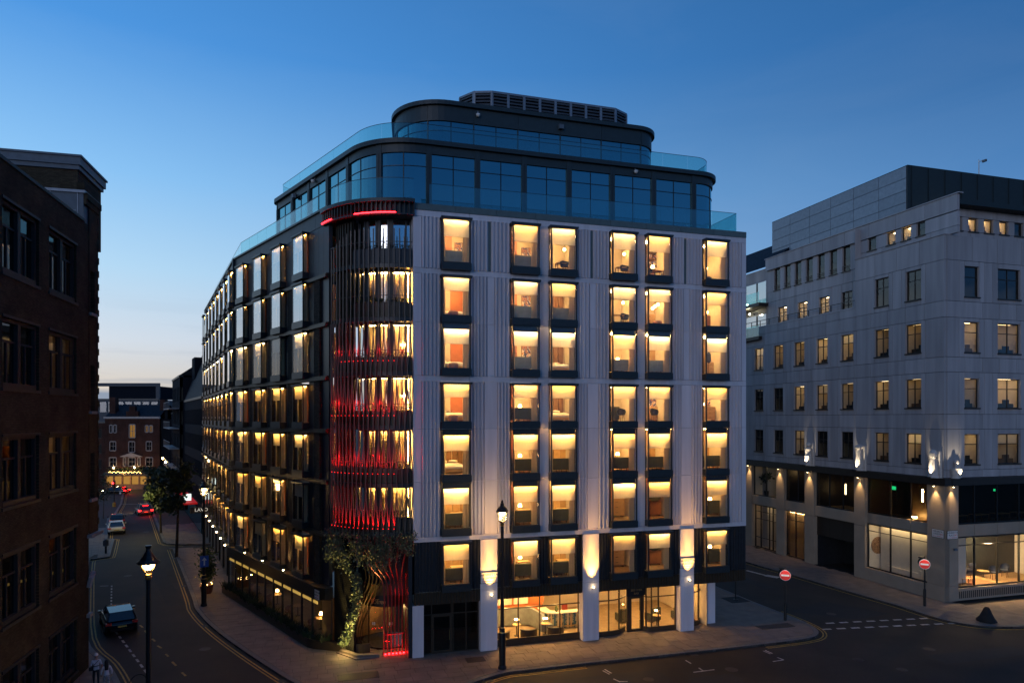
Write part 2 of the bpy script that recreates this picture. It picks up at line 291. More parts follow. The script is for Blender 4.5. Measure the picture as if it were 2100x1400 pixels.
# ------------------------------------------------------------------ frames of the place (metres, camera over the origin)
A=(-5.785,40.09); B=(-12.25,43.1); D=(-22.66,55.74); RC=(33.07,52.2); LBP=(-23.9,38.4)
dF=(.9591,.2829); dL=(-.6357,.7719); dL2=(-.4747,.8802)
FF=frame(A,dF); FL=frame(B,(-dL[0],-dL[1])); FL2=frame(D,(-dL2[0],-dL2[1])); FRL=frame(RC,(.2829,-.9591)); FRF=frame(RC,dF); FLB=frame(LBP,(-.2425,.9701))
TO=(-7.216,44.94); TR=5.06
def PT(Fm,u,v,z=0): p=Fm@Vector((u,v,z)); return (p.x,p.y,p.z)
def P2(Fm,u,v): p=Fm@Vector((u,v,0)); return (p.x,p.y)
#@@PART2
# ------------------------------------------------------------------ ground, pavements, markings
g=obj('road',MB().quad([(-3000,-3000,0),(3000,-3000,0),(3000,3000,0),(-3000,3000,0)]),asph); g['kind']='structure'
for pts in ([(10,33.2),(13.4,34.1),(12.2,38),(9.6,37.3)],[(25.2,39.5),(31.5,41.2),(31.1,42.6),(24.8,40.9)],[(21,57),(22.2,57.3),(18.3,68),(17.3,67.6)],[(-26,51.5),(-25,52.1),(-33,64.6),(-34,64)],[(20.5,50.2),(24.3,48.2),(27.5,49.6),(24,53)],[(3,34.5),(9,36),(8.2,38.6),(2.2,37)],[(-19,47),(-17,48.6),(-22.5,56),(-24.6,54.8)],[(-29,63),(-27,64.2),(-31,71),(-33,69.8)]):
    o=obj('road_patch',MB().quad([(x,y,.003) for x,y in pts]),asph2); o['kind']='structure'
KH=.12
def inpoly(p,poly):
    c=False; j=len(poly)-1
    for i in range(len(poly)):
        a,b=poly[i],poly[j]
        if (a[1]>p[1])!=(b[1]>p[1]) and p[0]<(b[0]-a[0])*(p[1]-a[1])/(b[1]-a[1])+a[0]: c=not c
        j=i
    return c
def pavement(outline,edge,d,sx,sy,near,skip=None,reach=75):
    """outline: whole polygon; edge: its kerb polyline (road on the right-hand side); slabs laid along direction d"""
    p=obj('pavement',MB().prism(outline,-.3,KH-.02),slabbed); p['kind']='structure'
    kerbs=[]; s=0; L_=plen(edge)
    while s<L_-.2:
        q=sub(edge,s+.008,min(s+.92,L_)-.008)
        if len(q)>1: kerbs.append(q)
        s+=.92
    kerbs.sort(key=lambda q:math.dist(q[0],near))
    rest=MB()
    for i,q in enumerate(kerbs):
        if i<140: obj('kerb_stone',MB().strip(q,-.1,KH+random.uniform(-.006,.004),0,-.30),kerbm,p)
        else: rest.strip(q,-.1,KH,0,-.30)
    if rest.v: obj('kerb_stones',rest,kerbm,p,kind='stuff')
    # slabs
    ex=Vector((d[0],d[1])).normalized(); ey=Vector((-ex.y,ex.x)); cells=[]
    us=[Vector(q).dot(ex) for q in outline]; vs=[Vector(q).dot(ey) for q in outline]
    inner=[]
    for i in range(int(min(vs)/sy)-1,int(max(vs)/sy)+2):
        off=random.uniform(.2,.8)*sx; u=min(us)-off
        while u<max(us):
            w=sx*random.uniform(.8,1.2); cs=[(u,i*sy),(u+w,i*sy),(u+w,(i+1)*sy),(u,(i+1)*sy)]; u+=w
            pts=[ex*a+ey*b for a,b in cs]
            if math.dist(pts[0],near)>reach: continue
            if not any(inpoly(q,outline) for q in pts): continue
            if skip and skip((pts[0]+pts[2])/2): continue
            for seg in {nearest_seg(q,edge) for q in pts}:      # cut the slab along the back of the kerb
                a_=Vector(edge[seg]); d_=(Vector(edge[seg+1])-a_).normalized(); nl=Vector((-d_.y,d_.x)); out=[]
                for k_ in range(len(pts)):
                    p_,q_=pts[k_],pts[(k_+1)%len(pts)]; sp,sq=(p_-a_).dot(nl)-.312,(q_-a_).dot(nl)-.312
                    if sp>=0: out.append(p_)
                    if sp*sq<0: out.append(p_+(q_-p_)*(sp/(sp-sq)))
                pts=out
                if len(pts)<3: break
            if len(pts)<3: continue
            c=sum(pts,Vector((0,0)))/len(pts)
            if max((q-c).length for q in pts)<.12: continue
            cells.append((math.dist(c,near),[c+(q-c)*(1-.011/max(.1,(q-c).length)) for q in pts]))
    cells.sort(key=lambda t:t[0]); rest=MB()
    for i,(dd,pts) in enumerate(cells):
        z=KH+random.uniform(-.005,.005)
        if i<230: obj('paving_slab',MB().prism(pts,KH-.05,z),slabm,p)
        else: rest.prism(pts,KH-.05,z)
    if rest.v: obj('paving_slabs',rest,slabm,p,kind='stuff')
    return p
def nearest_seg(q,edge):
    return min(range(len(edge)-1),key=lambda i:dist_edge(q,edge[i:i+2]))
def dist_edge(q,edge):
    best=9e9
    for a,b in zip(edge[:-1],edge[1:]):
        ax,ay=a; dx,dy=b[0]-ax,b[1]-ay; l2=dx*dx+dy*dy
        t=max(0,min(1,((q[0]-ax)*dx+(q[1]-ay)*dy)/l2)); best=min(best,math.hypot(q[0]-ax-dx*t,q[1]-ay-dy*t))
    return best
def smooth(pts,k=4):
    out=[]
    n=len(pts)
    for i in range(n-1):
        p0,p1,p2,p3=[Vector(pts[max(0,min(n-1,j))]) for j in (i-1,i,i+1,i+2)]
        for s in range(k):
            t=s/k; out.append(tuple(.5*((2*p1)+(p2-p0)*t+(2*p0-5*p1+4*p2-p3)*t*t+(3*p1-p0-3*p2+p3)*t**3)))
    out.append(tuple(pts[-1])); return out
# hotel pavement; its kerb walked with the road on the right
k1=smooth([(-36.6,73.6),(-35.9,72.4),(-25.7,54.6),(-23.1,50.0),(-19.2,44.8),(-13.8,38.7),(-10.6,35.6),(-7,33.9),(-4,34.6),(-1.9,36.6),(-.4,37.85),(1,38.3),(4.2,39.3),(10.9,41.2),(16.5,42.9),(18.9,43.75),(20.0,44.6),(20.4,46.0),(20.0,48.2),(18.3,53.3),(14.6,66),(9,85)])
back=[(3,87),(15,46.8),(-6,40.5),(-9,40.9),(-12.2,43.4),(-22.7,56.0),(-33.8,75.2)]
hp=list(k1)+[(3,85),(13,50),(13.5,46.5),(-6,40.9),(-9,41.6),(-12.2,43.6),(-22.4,56),(-33,74)]
pav_h=pavement(hp,k1,dF,.88,.62,(-1,39),skip=lambda c:(c.x<-9.5 and c.y>36.5 and (c-Vector((-13,40))).x*.607+(c-Vector((-13,40))).y*.79<-99))
k1b=[(-72,135),(-60.9,114.3),(-39.7,77.7),(-38.6,76.6),(-36.5,76.3)]
pavement(k1b+[(-33,78),(-55,117),(-67,138)],k1b,(-.5,.866),.9,.6,(-38,78),reach=14)
k2=smooth([(9.5,112),(21.2,72.5),(25.2,61.6),(27.7,54.9),(29.0,51.6),(29.8,48.9),(30.6,47.3),(32.0,46.4),(34.8,46.3),(40,47.6),(60,53.6)])
pavement(k2+[(60,58.5),(34,51),(12,115)],k2,dF,.85,.62,(33,48))
k3=smooth([(-12,22.4),(-16.2,29.6),(-20.3,35.6),(-23.2,39.3),(-27.3,43.9),(-35.6,57.2),(-41.6,67.2),(-42.0,68.3)])+smooth([(-41.0,69.6),(-46.4,79.7)])+[(-47.4,80.0),(-56.6,96.0),(-57.2,98.3),(-64.3,112.6),(-76,134)]
pavement(k3+[(-84,135),(-63,98),(-38,55),(-30,41),(-26,24)],k3,(-.5,.866),.85,.6,(-21,36),reach=60)
def line(name,poly,o,w,m,z=.004):
    x=obj(name,MB().strip(poly,.001,z,o-w/2,o+w/2),m); x['kind']='structure'; return x
def dash(a,b,w,m=whit,name='road_marking'):
    d=(Vector(b)-Vector(a)).normalized(); n=Vector((-d.y,d.x))*w/2; a,b=Vector(a),Vector(b)
    x=obj(name,MB().prism([tuple(a+n),tuple(a-n),tuple(b-n),tuple(b+n)],.001,.005),m); x['kind']='structure'; return x
L1=plen(k1)
def near_s(poly,p):
    best=(9e9,0); s=0; tot=plen(poly)
    while s<tot:
        q=sub(poly,s,min(s+.05,tot))
        if q: best=min(best,(math.dist(q[0],p),s))
        s+=.25
    return best[1]
sA=near_s(k1,(4.0,39.3)); sB=near_s(k1,(15.6,42.6)); sC=near_s(k1,(19.4,50))
for o in (.28,.48):
    line('yellow_line',sub(k1,0,sA),o,.085,yell); line('yellow_line',sub(k1,sB,sC),o,.085,yell)
    line('yellow_line',k1b,o,.085,yell)
    line('yellow_line',k3[7:],o,.085,yell)
line('yellow_line',k2,.30,.085,yell)
# give-way dashes across the mouth of the side street
for row,(a,b) in enumerate((((21.75,47.3),(32.0,48.9)),((20.9,45.95),(33.3,47.7)))):
    n=10 if row==0 else 12
    for i in range(n):
        a_=Vector(a)+(Vector(b)-Vector(a))*(i/n); b_=Vector(a)+(Vector(b)-Vector(a))*((i+.60)/n); dash(a_,b_,.22)
def G(px,py): Y=14.2*1400/(py-857); return ((px-1050)/1400*Y,Y)
# bay corner ticks on the near road, as double and single strokes
for a,b,w in (((1236,1374),(1250,1381.5),.09),((1240,1371.5),(1254,1379.5),.09),((1258,1391),(1272,1397.5),.09),((1270,1396.5),(1287,1396.5),.09),((1406,1353),(1417,1359.5),.09),((1422,1377.5),(1465,1372),.09),((1433,1368.5),(1442,1374.5),.09),
              ((1565,1333.5),(1580,1340),.08),((1569,1332.5),(1584,1339),.08),((1585,1355.5),(1607,1352),.08),((1594,1347),(1607,1352),.08)):
    dash(G(*a),G(*b),w)
dash(G(1531,1169),G(1570,1179),.3); dash(G(1570,1179),G(1597,1183.5),.7)
# bay line and yellow centre dashes in the left street
def dashed(p,q,n,f,w,m):
    for i in range(n):
        a=Vector(p)+(Vector(q)-Vector(p))*(i/n); b=Vector(p)+(Vector(q)-Vector(p))*((i+f)/n); dash(a,b,w,m)
dashed(G(238,1295),G(305,1384),9,.55,.13,whit); dashed(G(229,1200),G(228,1243),7,.5,.11,whit); dash(G(205,1201),G(222,1200.5),.1)
for a,b in (((275,1268),(281,1273)),((287,1281),(293,1286)),((297,1292),(301,1297)),((312,1309),(318,1314)),((323,1323),(331,1328)),((340,1340),(345,1345)),((353,1356),(361,1364)),((373,1378),(381,1385))): dash(G(*a),G(*b),.12,yell)
dash(G(246,1033),G(306,1033),.25); dash(G(232,1054),G(307,1051),.18)
dash(G(205,1003),G(330,1002),.2)
for px,py,w,dp in ((975,1356,1.1,.8),(735,1390,2.2,1.0),(1590,1287,2.6,.8)):
    x,y=G(px,py); o=obj('pavement_cover',MB().box(-w/2,w/2,-dp/2,dp/2,KH-.02,KH+.012),iron,None,T(x,y,0)@RZ(math.atan2(dF[1],dF[0]))); o['kind']='structure'
for px,py,r_ in ((1500,1372,.36),(1760,1352,.33),(1905,1330,.36),(1330,1392,.3),(420,1330,.34),(262,1180,.34),(1705,1258,.34),(1850,1372,.3),(300,1090,.36)):
    x,y=G(px,py); o=obj('manhole_cover',MB().lathe([(r_,.001),(r_,.006),(r_*.82,.0065),(r_*.8,.004),(.001,.004)],20),iron,None,T(x,y,0)); o['kind']='structure'
s_=6
while s_<plen(k1)-4:
    q=sub(k1,s_,s_+.55); a_=Vector(q[0]); d_=(Vector(q[-1])-a_).normalized(); n_=Vector((d_.y,-d_.x)); s_+=13
    o=obj('road_gully',MB().prism([tuple(a_+n_*.04),tuple(a_+d_*.5+n_*.04),tuple(a_+d_*.5+n_*.42),tuple(a_+n_*.42)],.001,.007),iron); o['kind']='structure'
# ------------------------------------------------------------------ the hotel
HOT=thing('hotel_building','corner hotel with lit bay windows, white front, dark side and red lit round tower','hotel',(-7.2,44.9,0))
def curtain_mb(w,h,folds,depth=.05,lean=0):
    b=MB(); n=folds*4
    for i in range(n+1):
        x=w*i/n; y=depth*math.sin(2*PI*folds*i/n)
        b.v+=[(x,y,0),(x*(1-lean),y*.8,h)]
    for i in range(n): b.f.append((2*i,2*i+2,2*i+3,2*i+1)); b.m.append(0)
    return b
WW=1.73; WP=.42
def hotel_window(Fm,u,z,H,style='cap',lit=1,drop=.9,feature=None,gl=None,curtR=.38,lampy=1):
    """one projecting bay window with the room behind it; u,z = lower left corner on the facade"""
    M=Fm@T(u,0,z); k=(round(H,2),style); w,P=WW,WP; top=H-.10 if style=='cap' else H-.36; S=.42
    def fr():
        b=MB(); b.box(-.03,w+.03,-P-.04,.12,0,S-.02); b.box(-.01,w+.01,-P-.015,-P+.06,S-.02,S+.03)
        if style=='cap': b.box(-.07,w+.07,-P-.09,.12,H-.10,H); b.box(-.04,w+.04,-P-.05,.12,H-.15,H-.10)
        else: b.box(-.02,w+.02,-P-.02,.12,H-.05,H)
        t2=H-.15 if style=='cap' else H-.05
        for x in (0,w-.075): b.box(x,x+.075,-P,-P+.075,S+.03,t2)
        for x in (0,w-.06): b.box(x,x+.06,-.02,.12,S+.03,t2)
        return b
    win=obj('window',fr,darkm,HOT,M,key=('win',k))
    t2=H-.15 if style=='cap' else H-.05
    obj('pane',lambda:MB().quad([(.075,-P+.02,S+.03),(w-.075,-P+.02,S+.03),(w-.075,-P+.02,t2),(.075,-P+.02,t2)]),gl or glass,win,M,key=('pf',k,(gl or glass).name))
    for sx in (.02,w-.02):
        obj('side_pane',lambda:MB().quad([(sx,-P+.075,S+.03),(sx,-.02,S+.03),(sx,-.02,t2),(sx,-P+.075,t2)]),glass,win,M,key=('ps',k,sx))
    if style!='cap': obj('head_panel',lambda:MB().box(.09,w-.09,-P+.10,-P+.13,H-.37,H-.05),graph,win,M,key=('hp',k))
    obj('blind',lambda:MB().quad([(.10,-P+.13,top-drop),(w-.10,-P+.13,top-drop),(w-.10,-P+.13,top),(.10,-P+.13,top)]).box(.10,w-.10,-P+.12,-P+.14,top-drop-.025,top-drop),blindm,win,M,key=('bl',k,drop))
    hgt=top-S
    obj('curtain',lambda:curtain_mb(curtR,hgt,4),curt,win,M@T(w-curtR-.06,-.10,S),key=('cr',k,curtR))
    obj('curtain',lambda:curtain_mb(.16,hgt,2),curt,win,M@T(.07,-.10,S),key=('cl',k))
    def room():
        b=MB(); x0,x1,y0,y1,z0,z1=-.32,w+.32,.24,2.6,S-.02,H-.03
        b.quad([(x0,y1,z0),(x1,y1,z0),(x1,y1,z1),(x0,y1,z1)],0); b.quad([(x0,y0,z0),(x0,y1,z0),(x0,y1,z1),(x0,y0,z1)],0); b.quad([(x1,y1,z0),(x1,y0,z0),(x1,y0,z1),(x1,y1,z1)],0)
        b.quad([(x0,y0,z0),(x1,y0,z0),(x1,y1,z0),(x0,y1,z0)],1); b.quad([(x0,y0,z1),(x0,y1,z1),(x1,y1,z1),(x1,y0,z1)],2)
        b.quad([(.02,-P+.03,z0),(w-.02,-P+.03,z0),(w-.02,y0,z0),(.02,y0,z0)],1); b.quad([(.02,-P+.03,z1-.04),(.02,y0,z1-.04),(w-.02,y0,z1-.04),(w-.02,-P+.03,z1-.04)],2)
        for xa,xb in ((x0,0.0),(w,x1)): b.quad([(xa,y0,z0),(xa,y0,z1),(xb,y0,z1),(xb,y0,z0)],0)
        return b
    obj('room_shell',room,[cream,carpet,ceilm],win,M,key=('room',k))
    if lit:
        obj('light_strip',lambda:MB().box(.14,w-.14,-P+.24,-P+.28,top-.06,top-.03),((stripp,stripq,strip,stripp) if z>16.5 else (strip,stripb,strip,stripc))[int(u*7+z*3)%4] if lit==1 else strip2,win,M,key=('st',k,lit,int(u*7+z*3)%4,z>16.5))
        if lampy: obj('ceiling_light',lambda:MB().lathe([(.001,-.0),(.24,0),(.24,.03),(.001,.03)],10,(w/2,1.35)),ceil_e,win,M@T(0,0,H-.10),key=('cel',))
    if feature:
        zt=H-.05
        if feature=='orange': obj('feature_wall',lambda:MB().box(-.3,w*.52,2.45,2.58,S,zt).box(-.3,-.24,.5,2.4,S,zt),orange,win,M,key=('fo',k)); 
        if feature=='orange_r': obj('feature_wall',lambda:MB().box(w*.62,w+.3,2.45,2.58,S,zt).box(w*.30,w*.34,2.45,2.58,S,zt),orange,win,M,key=('fr',k))
        if feature=='orange_full':
            fw=obj('feature_wall',lambda:MB().box(-.3,w+.3,2.48,2.58,S,zt),orange,win,M,key=('ff',k))
        if feature=='wood': obj('feature_wall',lambda:[b:=MB(),[b.box(-.3+i*.37,-.3+i*.37+.31,2.45,2.57,S,zt) for i in range(6)]][0],wood,win,M,key=('fw',k))
        if feature=='woodl': obj('feature_wall',lambda:[b:=MB(),[b.box(-.3+i*.5,-.3+i*.5+.45,2.45,2.57,S,zt) for i in range(5)]][0],woodl,win,M,key=('fwl',k))
        if feature=='pink': obj('feature_wall',lambda:MB().box(-.3,w*.66,2.45,2.58,S,zt),pinkw,win,M,key=('fp',k)); obj('panel_rail',lambda:MB().box(-.3,w*.66,2.42,2.448,S+1.25,S+1.29),wood,win,M,key=('fpr',k))
    return win,M@T(0,0,S-.02)
# --- furniture (a thing each, standing in the rooms)
def sofa(M,label,group,m=sofag,w=1.35):
    t=thing('sofa',label,'sofa',M=M,group=group)
    obj('backrest',lambda:MB().prism(fillet([(-w/2,.22),(-w/2,0),(w/2,0),(w/2,.22)],[0,.12,.12,0],4),.14,.86),m,t,M,key=('sb',m.name))
    obj('seat',lambda:MB().box(-w/2+.06,w/2-.06,.2,.85,.16,.42),m,t,M,key=('ss',m.name))
    for s in (-1,1): obj('armrest',lambda:MB().box(s*(w/2-.06)-.07,s*(w/2-.06)+.07,.23,.85,.16,.62),m,t,M,key=('sa',m.name,s))
    for x in (-.5,-.15,.15,.5): obj('leg',lambda:MB().box(-.02,.02,.03,.07,0,.14),wood,t,M@T(x,0,0),key='sl')
def bed(M,label,group):
    t=thing('bed',label,'bed',M=M,group=group)
    obj('base',lambda:MB().box(-.85,.85,0,1.9,.1,.32),woodl,t,M,key='bb')
    def dv():
        b=MB(); n=10; rnd=random.Random(3)
        for j in range(n+1):
            for i in range(n+1):
                e=min(i,n-i,j,n-j); b.v.append((-.88+1.76*i/n,-.03+1.95*j/n,.40+min(.16,.10*e)+rnd.uniform(-.02,.02)*(e>0)-(.06 if e==0 else 0)))
        for j in range(n):
            for i in range(n): a=j*(n+1)+i; b.f.append((a,a+1,a+n+2,a+n+1)); b.m.append(0)
        b.box(-.86,.86,-.02,1.9,.3,.42); return b
    obj('duvet',dv,duvet,t,M,key='bd',smooth=False)
    for x in (.25,-.42): obj('pillow',lambda:MB().lathe([(.001,0),(.26,.03),(.32,.1),(.24,.18),(.001,.21)],10),duvet,t,M@T(x,1.5,.55),key='bp',smooth=True)
def pouf(M,label,group,m=pinkf):
    t=thing('stool',label,'stool',M=M,group=group)
    obj('cushion',lambda:MB().lathe([(.26,.05),(.30,.10),(.31,.3),(.28,.40),(.15,.43),(.001,.435)],14),m,t,M,key=('pf',m.name),smooth=True)
    obj('base',lambda:MB().lathe([(.23,0),(.23,.05)],12),wood,t,M,key='pb')
def chair(M,label,group,m=navyf):
    t=thing('chair',label,'chair',M=M,group=group)
    obj('seat',lambda:MB().lathe([(.18,.42),(.25,.45),(.24,.50),(.001,.49)],12),m,t,M,key=('cs',m.name))
    def shell():
        b=MB(); n=10
        for j,(r,z) in enumerate(((.24,.46),(.29,.62),(.30,.78),(.27,.90))):
            for i in range(n+1): a=R(-30+240*i/n); h=z-(.16*abs(i-n/2)/(n/2))*(j>1); b.v.append((r*math.cos(a),r*math.sin(a),h))
        for j in range(3):
            for i in range(n): a=j*(n+1)+i; b.f.append((a,a+1,a+n+2,a+n+1)); b.m.append(0)
        return b
    obj('backrest',shell,m,t,M,key=('cb',m.name),smooth=True)
    for a in range(4): x,y=math.cos(R(45+90*a)),math.sin(R(45+90*a)); obj('leg',lambda:MB().tube([(x*.14,y*.14,.44),(x*.22,y*.22,0)],[.02,.012],5),wood,t,M,key=('cg',a))
def table(M,label,group,w=.9,d=.5,round_=False):
    t=thing('table',label,'table',M=M,group=group)
    if round_:
        obj('tabletop',lambda:MB().lathe([(w/2,.70),(w/2,.74)],16),woodl,t,M,key=('tt',w)); obj('pedestal',lambda:MB().lathe([(.18,0),(.18,.02),(.03,.05),(.03,.70)],8),blackp,t,M,key='tp')
    else:
        obj('tabletop',lambda:MB().box(-w/2,w/2,-d/2,d/2,.70,.74),woodl,t,M,key=('tq',w,d))
        for sx in (-1,1):
            for sy in (-1,1): obj('leg',lambda:MB().box(-.02,.02,-.02,.02,0,.70),wood,t,M@T(sx*(w/2-.05),sy*(d/2-.05),0),key='tl')
def table_lamp(M,label,group,z=.74):
    M=M@T(0,0,z); t=thing('table_lamp',label,'lamp',M=M,group=group)
    obj('base',lambda:MB().lathe([(.08,0),(.07,.02),(.02,.05),(.02,.2)],8),gold,t,M,key='lb'); obj('lamp_shade',lambda:MB().lathe([(.13,.18),(.09,.36)],10),globe_e,t,M,key='ls')
def pendant(M,label,group,zt,drum=True):
    t=thing('pendant_lamp',label,'lamp',M=M@T(0,0,zt),group=group); Mt=M@T(0,0,zt)
    obj('cord',lambda:MB().box(-.008,.008,-.008,.008,-.45,0),blackp,t,Mt,key='pc')
    obj('lamp_shade',lambda:MB().lathe([(.26,-.62),(.26,-.45),(.001,-.45)],14),navyf,t,Mt,key='ps')
    obj('bulb',lambda:MB().lathe([(.001,-.60),(.05,-.57),(.05,-.5),(.001,-.47)],8),globe_e,t,Mt,key='pbu')
def globe(M,label,group):
    t=thing('globe_lamp',label,'lamp',M=M,group=group); obj('globe',lambda:MB().lathe([(.10*math.sin(PI*i/6)+.0005,-.10*math.cos(PI*i/6)) for i in range(7)],10),globe_e,t,M,key='gl',smooth=True)
    obj('bracket',lambda:MB().box(-.012,.012,.09,.3,-.012,.012),gold,t,M,key='gb')
def picture(M,label,group,w=.8,h=1.1):
    t=thing('painting',label,'painting',M=M,group=group); obj('frame',lambda:MB().box(-w/2-.03,w/2+.03,.005,.04,-h/2-.03,h/2+.03),wood,t,M,key=('pfm',w,h)); obj('canvas',lambda:MB().box(-w/2,w/2,-.012,.004,-h/2,h/2),art1,t,M,key=('pcv',w,h))
def cabinet(M,label,group):
    t=thing('cabinet',label,'cabinet',M=M,group=group); obj('carcass',lambda:MB().box(-.45,.45,0,.45,.1,1.0),woodl,t,M,key='ca')
    for i in range(3):
        d=obj('drawer',lambda:MB().box(-.42,.42,-.02,-.002,0,.25),woodl,t,M@T(0,0,.15+.28*i),key='cd'); obj('handle',lambda:MB().box(-.08,.08,-.035,-.02,.11,.13),blackp,d,M@T(0,0,.15+.28*i),key='ch')
    for x in (-.4,.4): obj('leg',lambda:MB().box(-.02,.02,.03,.42,0,.1),wood,t,M@T(x,0,0),key='cl')
def wall_shelf(M,label,group):
    t=thing('bookcase',label,'bookcase',M=M,group=group); obj('carcass',lambda:[b:=MB(),[b.box(-.5,.5,0,.3,.05+.42*i,.09+.42*i) for i in range(6)],b.box(-.53,-.5,0,.3,0,2.2),b.box(.5,.53,0,.3,0,2.2),b.box(-.5,.5,.28,.3,0,2.2)][0],wood,t,M,key='bk')
    rr=random.Random(5)
    obj('books',lambda:[b:=MB(),[b.box(-.45+.09*j,-.45+.09*j+.06,.05,.25,.09+.42*i,.09+.42*i+rr.uniform(.18,.3)) for i in range(5) for j in range(10) if rr.random()<.6]][0],art1,t,M,key='bks',kind='stuff')
def disc_mirror(M,label,group):
    t=thing('round_mirror',label,'mirror',M=M,group=group); obj('disc',lambda:MB().tube([(0,0,0),(0,.03,0)],.52,28),sofad,t,M,key='dm'); obj('rim',lambda:MB().tube([(0,-.01,0),(0,.04,0)],.545,28),bronzed,t,M@T(0,.02,0),key='dr')
def armchair(M,label,group,m=sofad):
    t=thing('armchair',label,'armchair',M=M,group=group); obj('backrest',lambda:MB().box(-.42,.42,0,.18,.12,.98),m,t,M,key=('ab',m.name)); obj('seat',lambda:MB().box(-.36,.36,.18,.72,.14,.44),m,t,M,key=('as',m.name))
    for s in (-1,1): obj('armrest',lambda:MB().box(s*.39-.06,s*.39+.06,.18,.72,.14,.62),m,t,M,key=('aa',m.name,s))
    for x in (-.34,.34): obj('leg',lambda:MB().box(-.02,.02,.06,.66,0,.12),wood,t,M@T(x,0,0),key='al')
def lounge(M,label,group):
    t=thing('lounge_chair',label,'armchair',M=M,group=group); obj('seat',lambda:MB().quad([(-.3,0,.42),(.3,0,.42),(.3,.55,.34),(-.3,.55,.34)]).box(-.3,.3,.02,.53,.26,.335),navyf,t,M,key='lo1'); obj('backrest',lambda:MB().prism([(-.3,.5),(.3,.5),(.3,.62),(-.3,.62)],.36,.86).prism([(-.26,.58),(.26,.58),(.26,.68),(-.26,.68)],.9,1.12),navyf,t,M,key='lo2')
    obj('base',lambda:MB().lathe([(.28,0),(.28,.02),(.04,.06),(.04,.28)],5,(0,.3)),blackp,t,M,key='lo3')
def coat_stand(M,label,group):
    t=thing('coat_stand',label,'coat stand',M=M,group=group); obj('post',lambda:MB().tube([(0,0,0),(0,0,1.75)],.02,6),wood,t,M,key='cs1'); obj('coat',lambda:MB().lathe([(.06,.85),(.17,1.0),(.14,1.45),(.05,1.6)],8),navyf,t,M,key='cs2'); obj('base',lambda:MB().lathe([(.22,0),(.2,.03),(.03,.05)],8),wood,t,M,key='cs3')
ORD=['first','second','third','fourth','fifth','sixth']
ROWN=['top row','second row','third row','fourth row','fifth row','sixth row','lowest row']
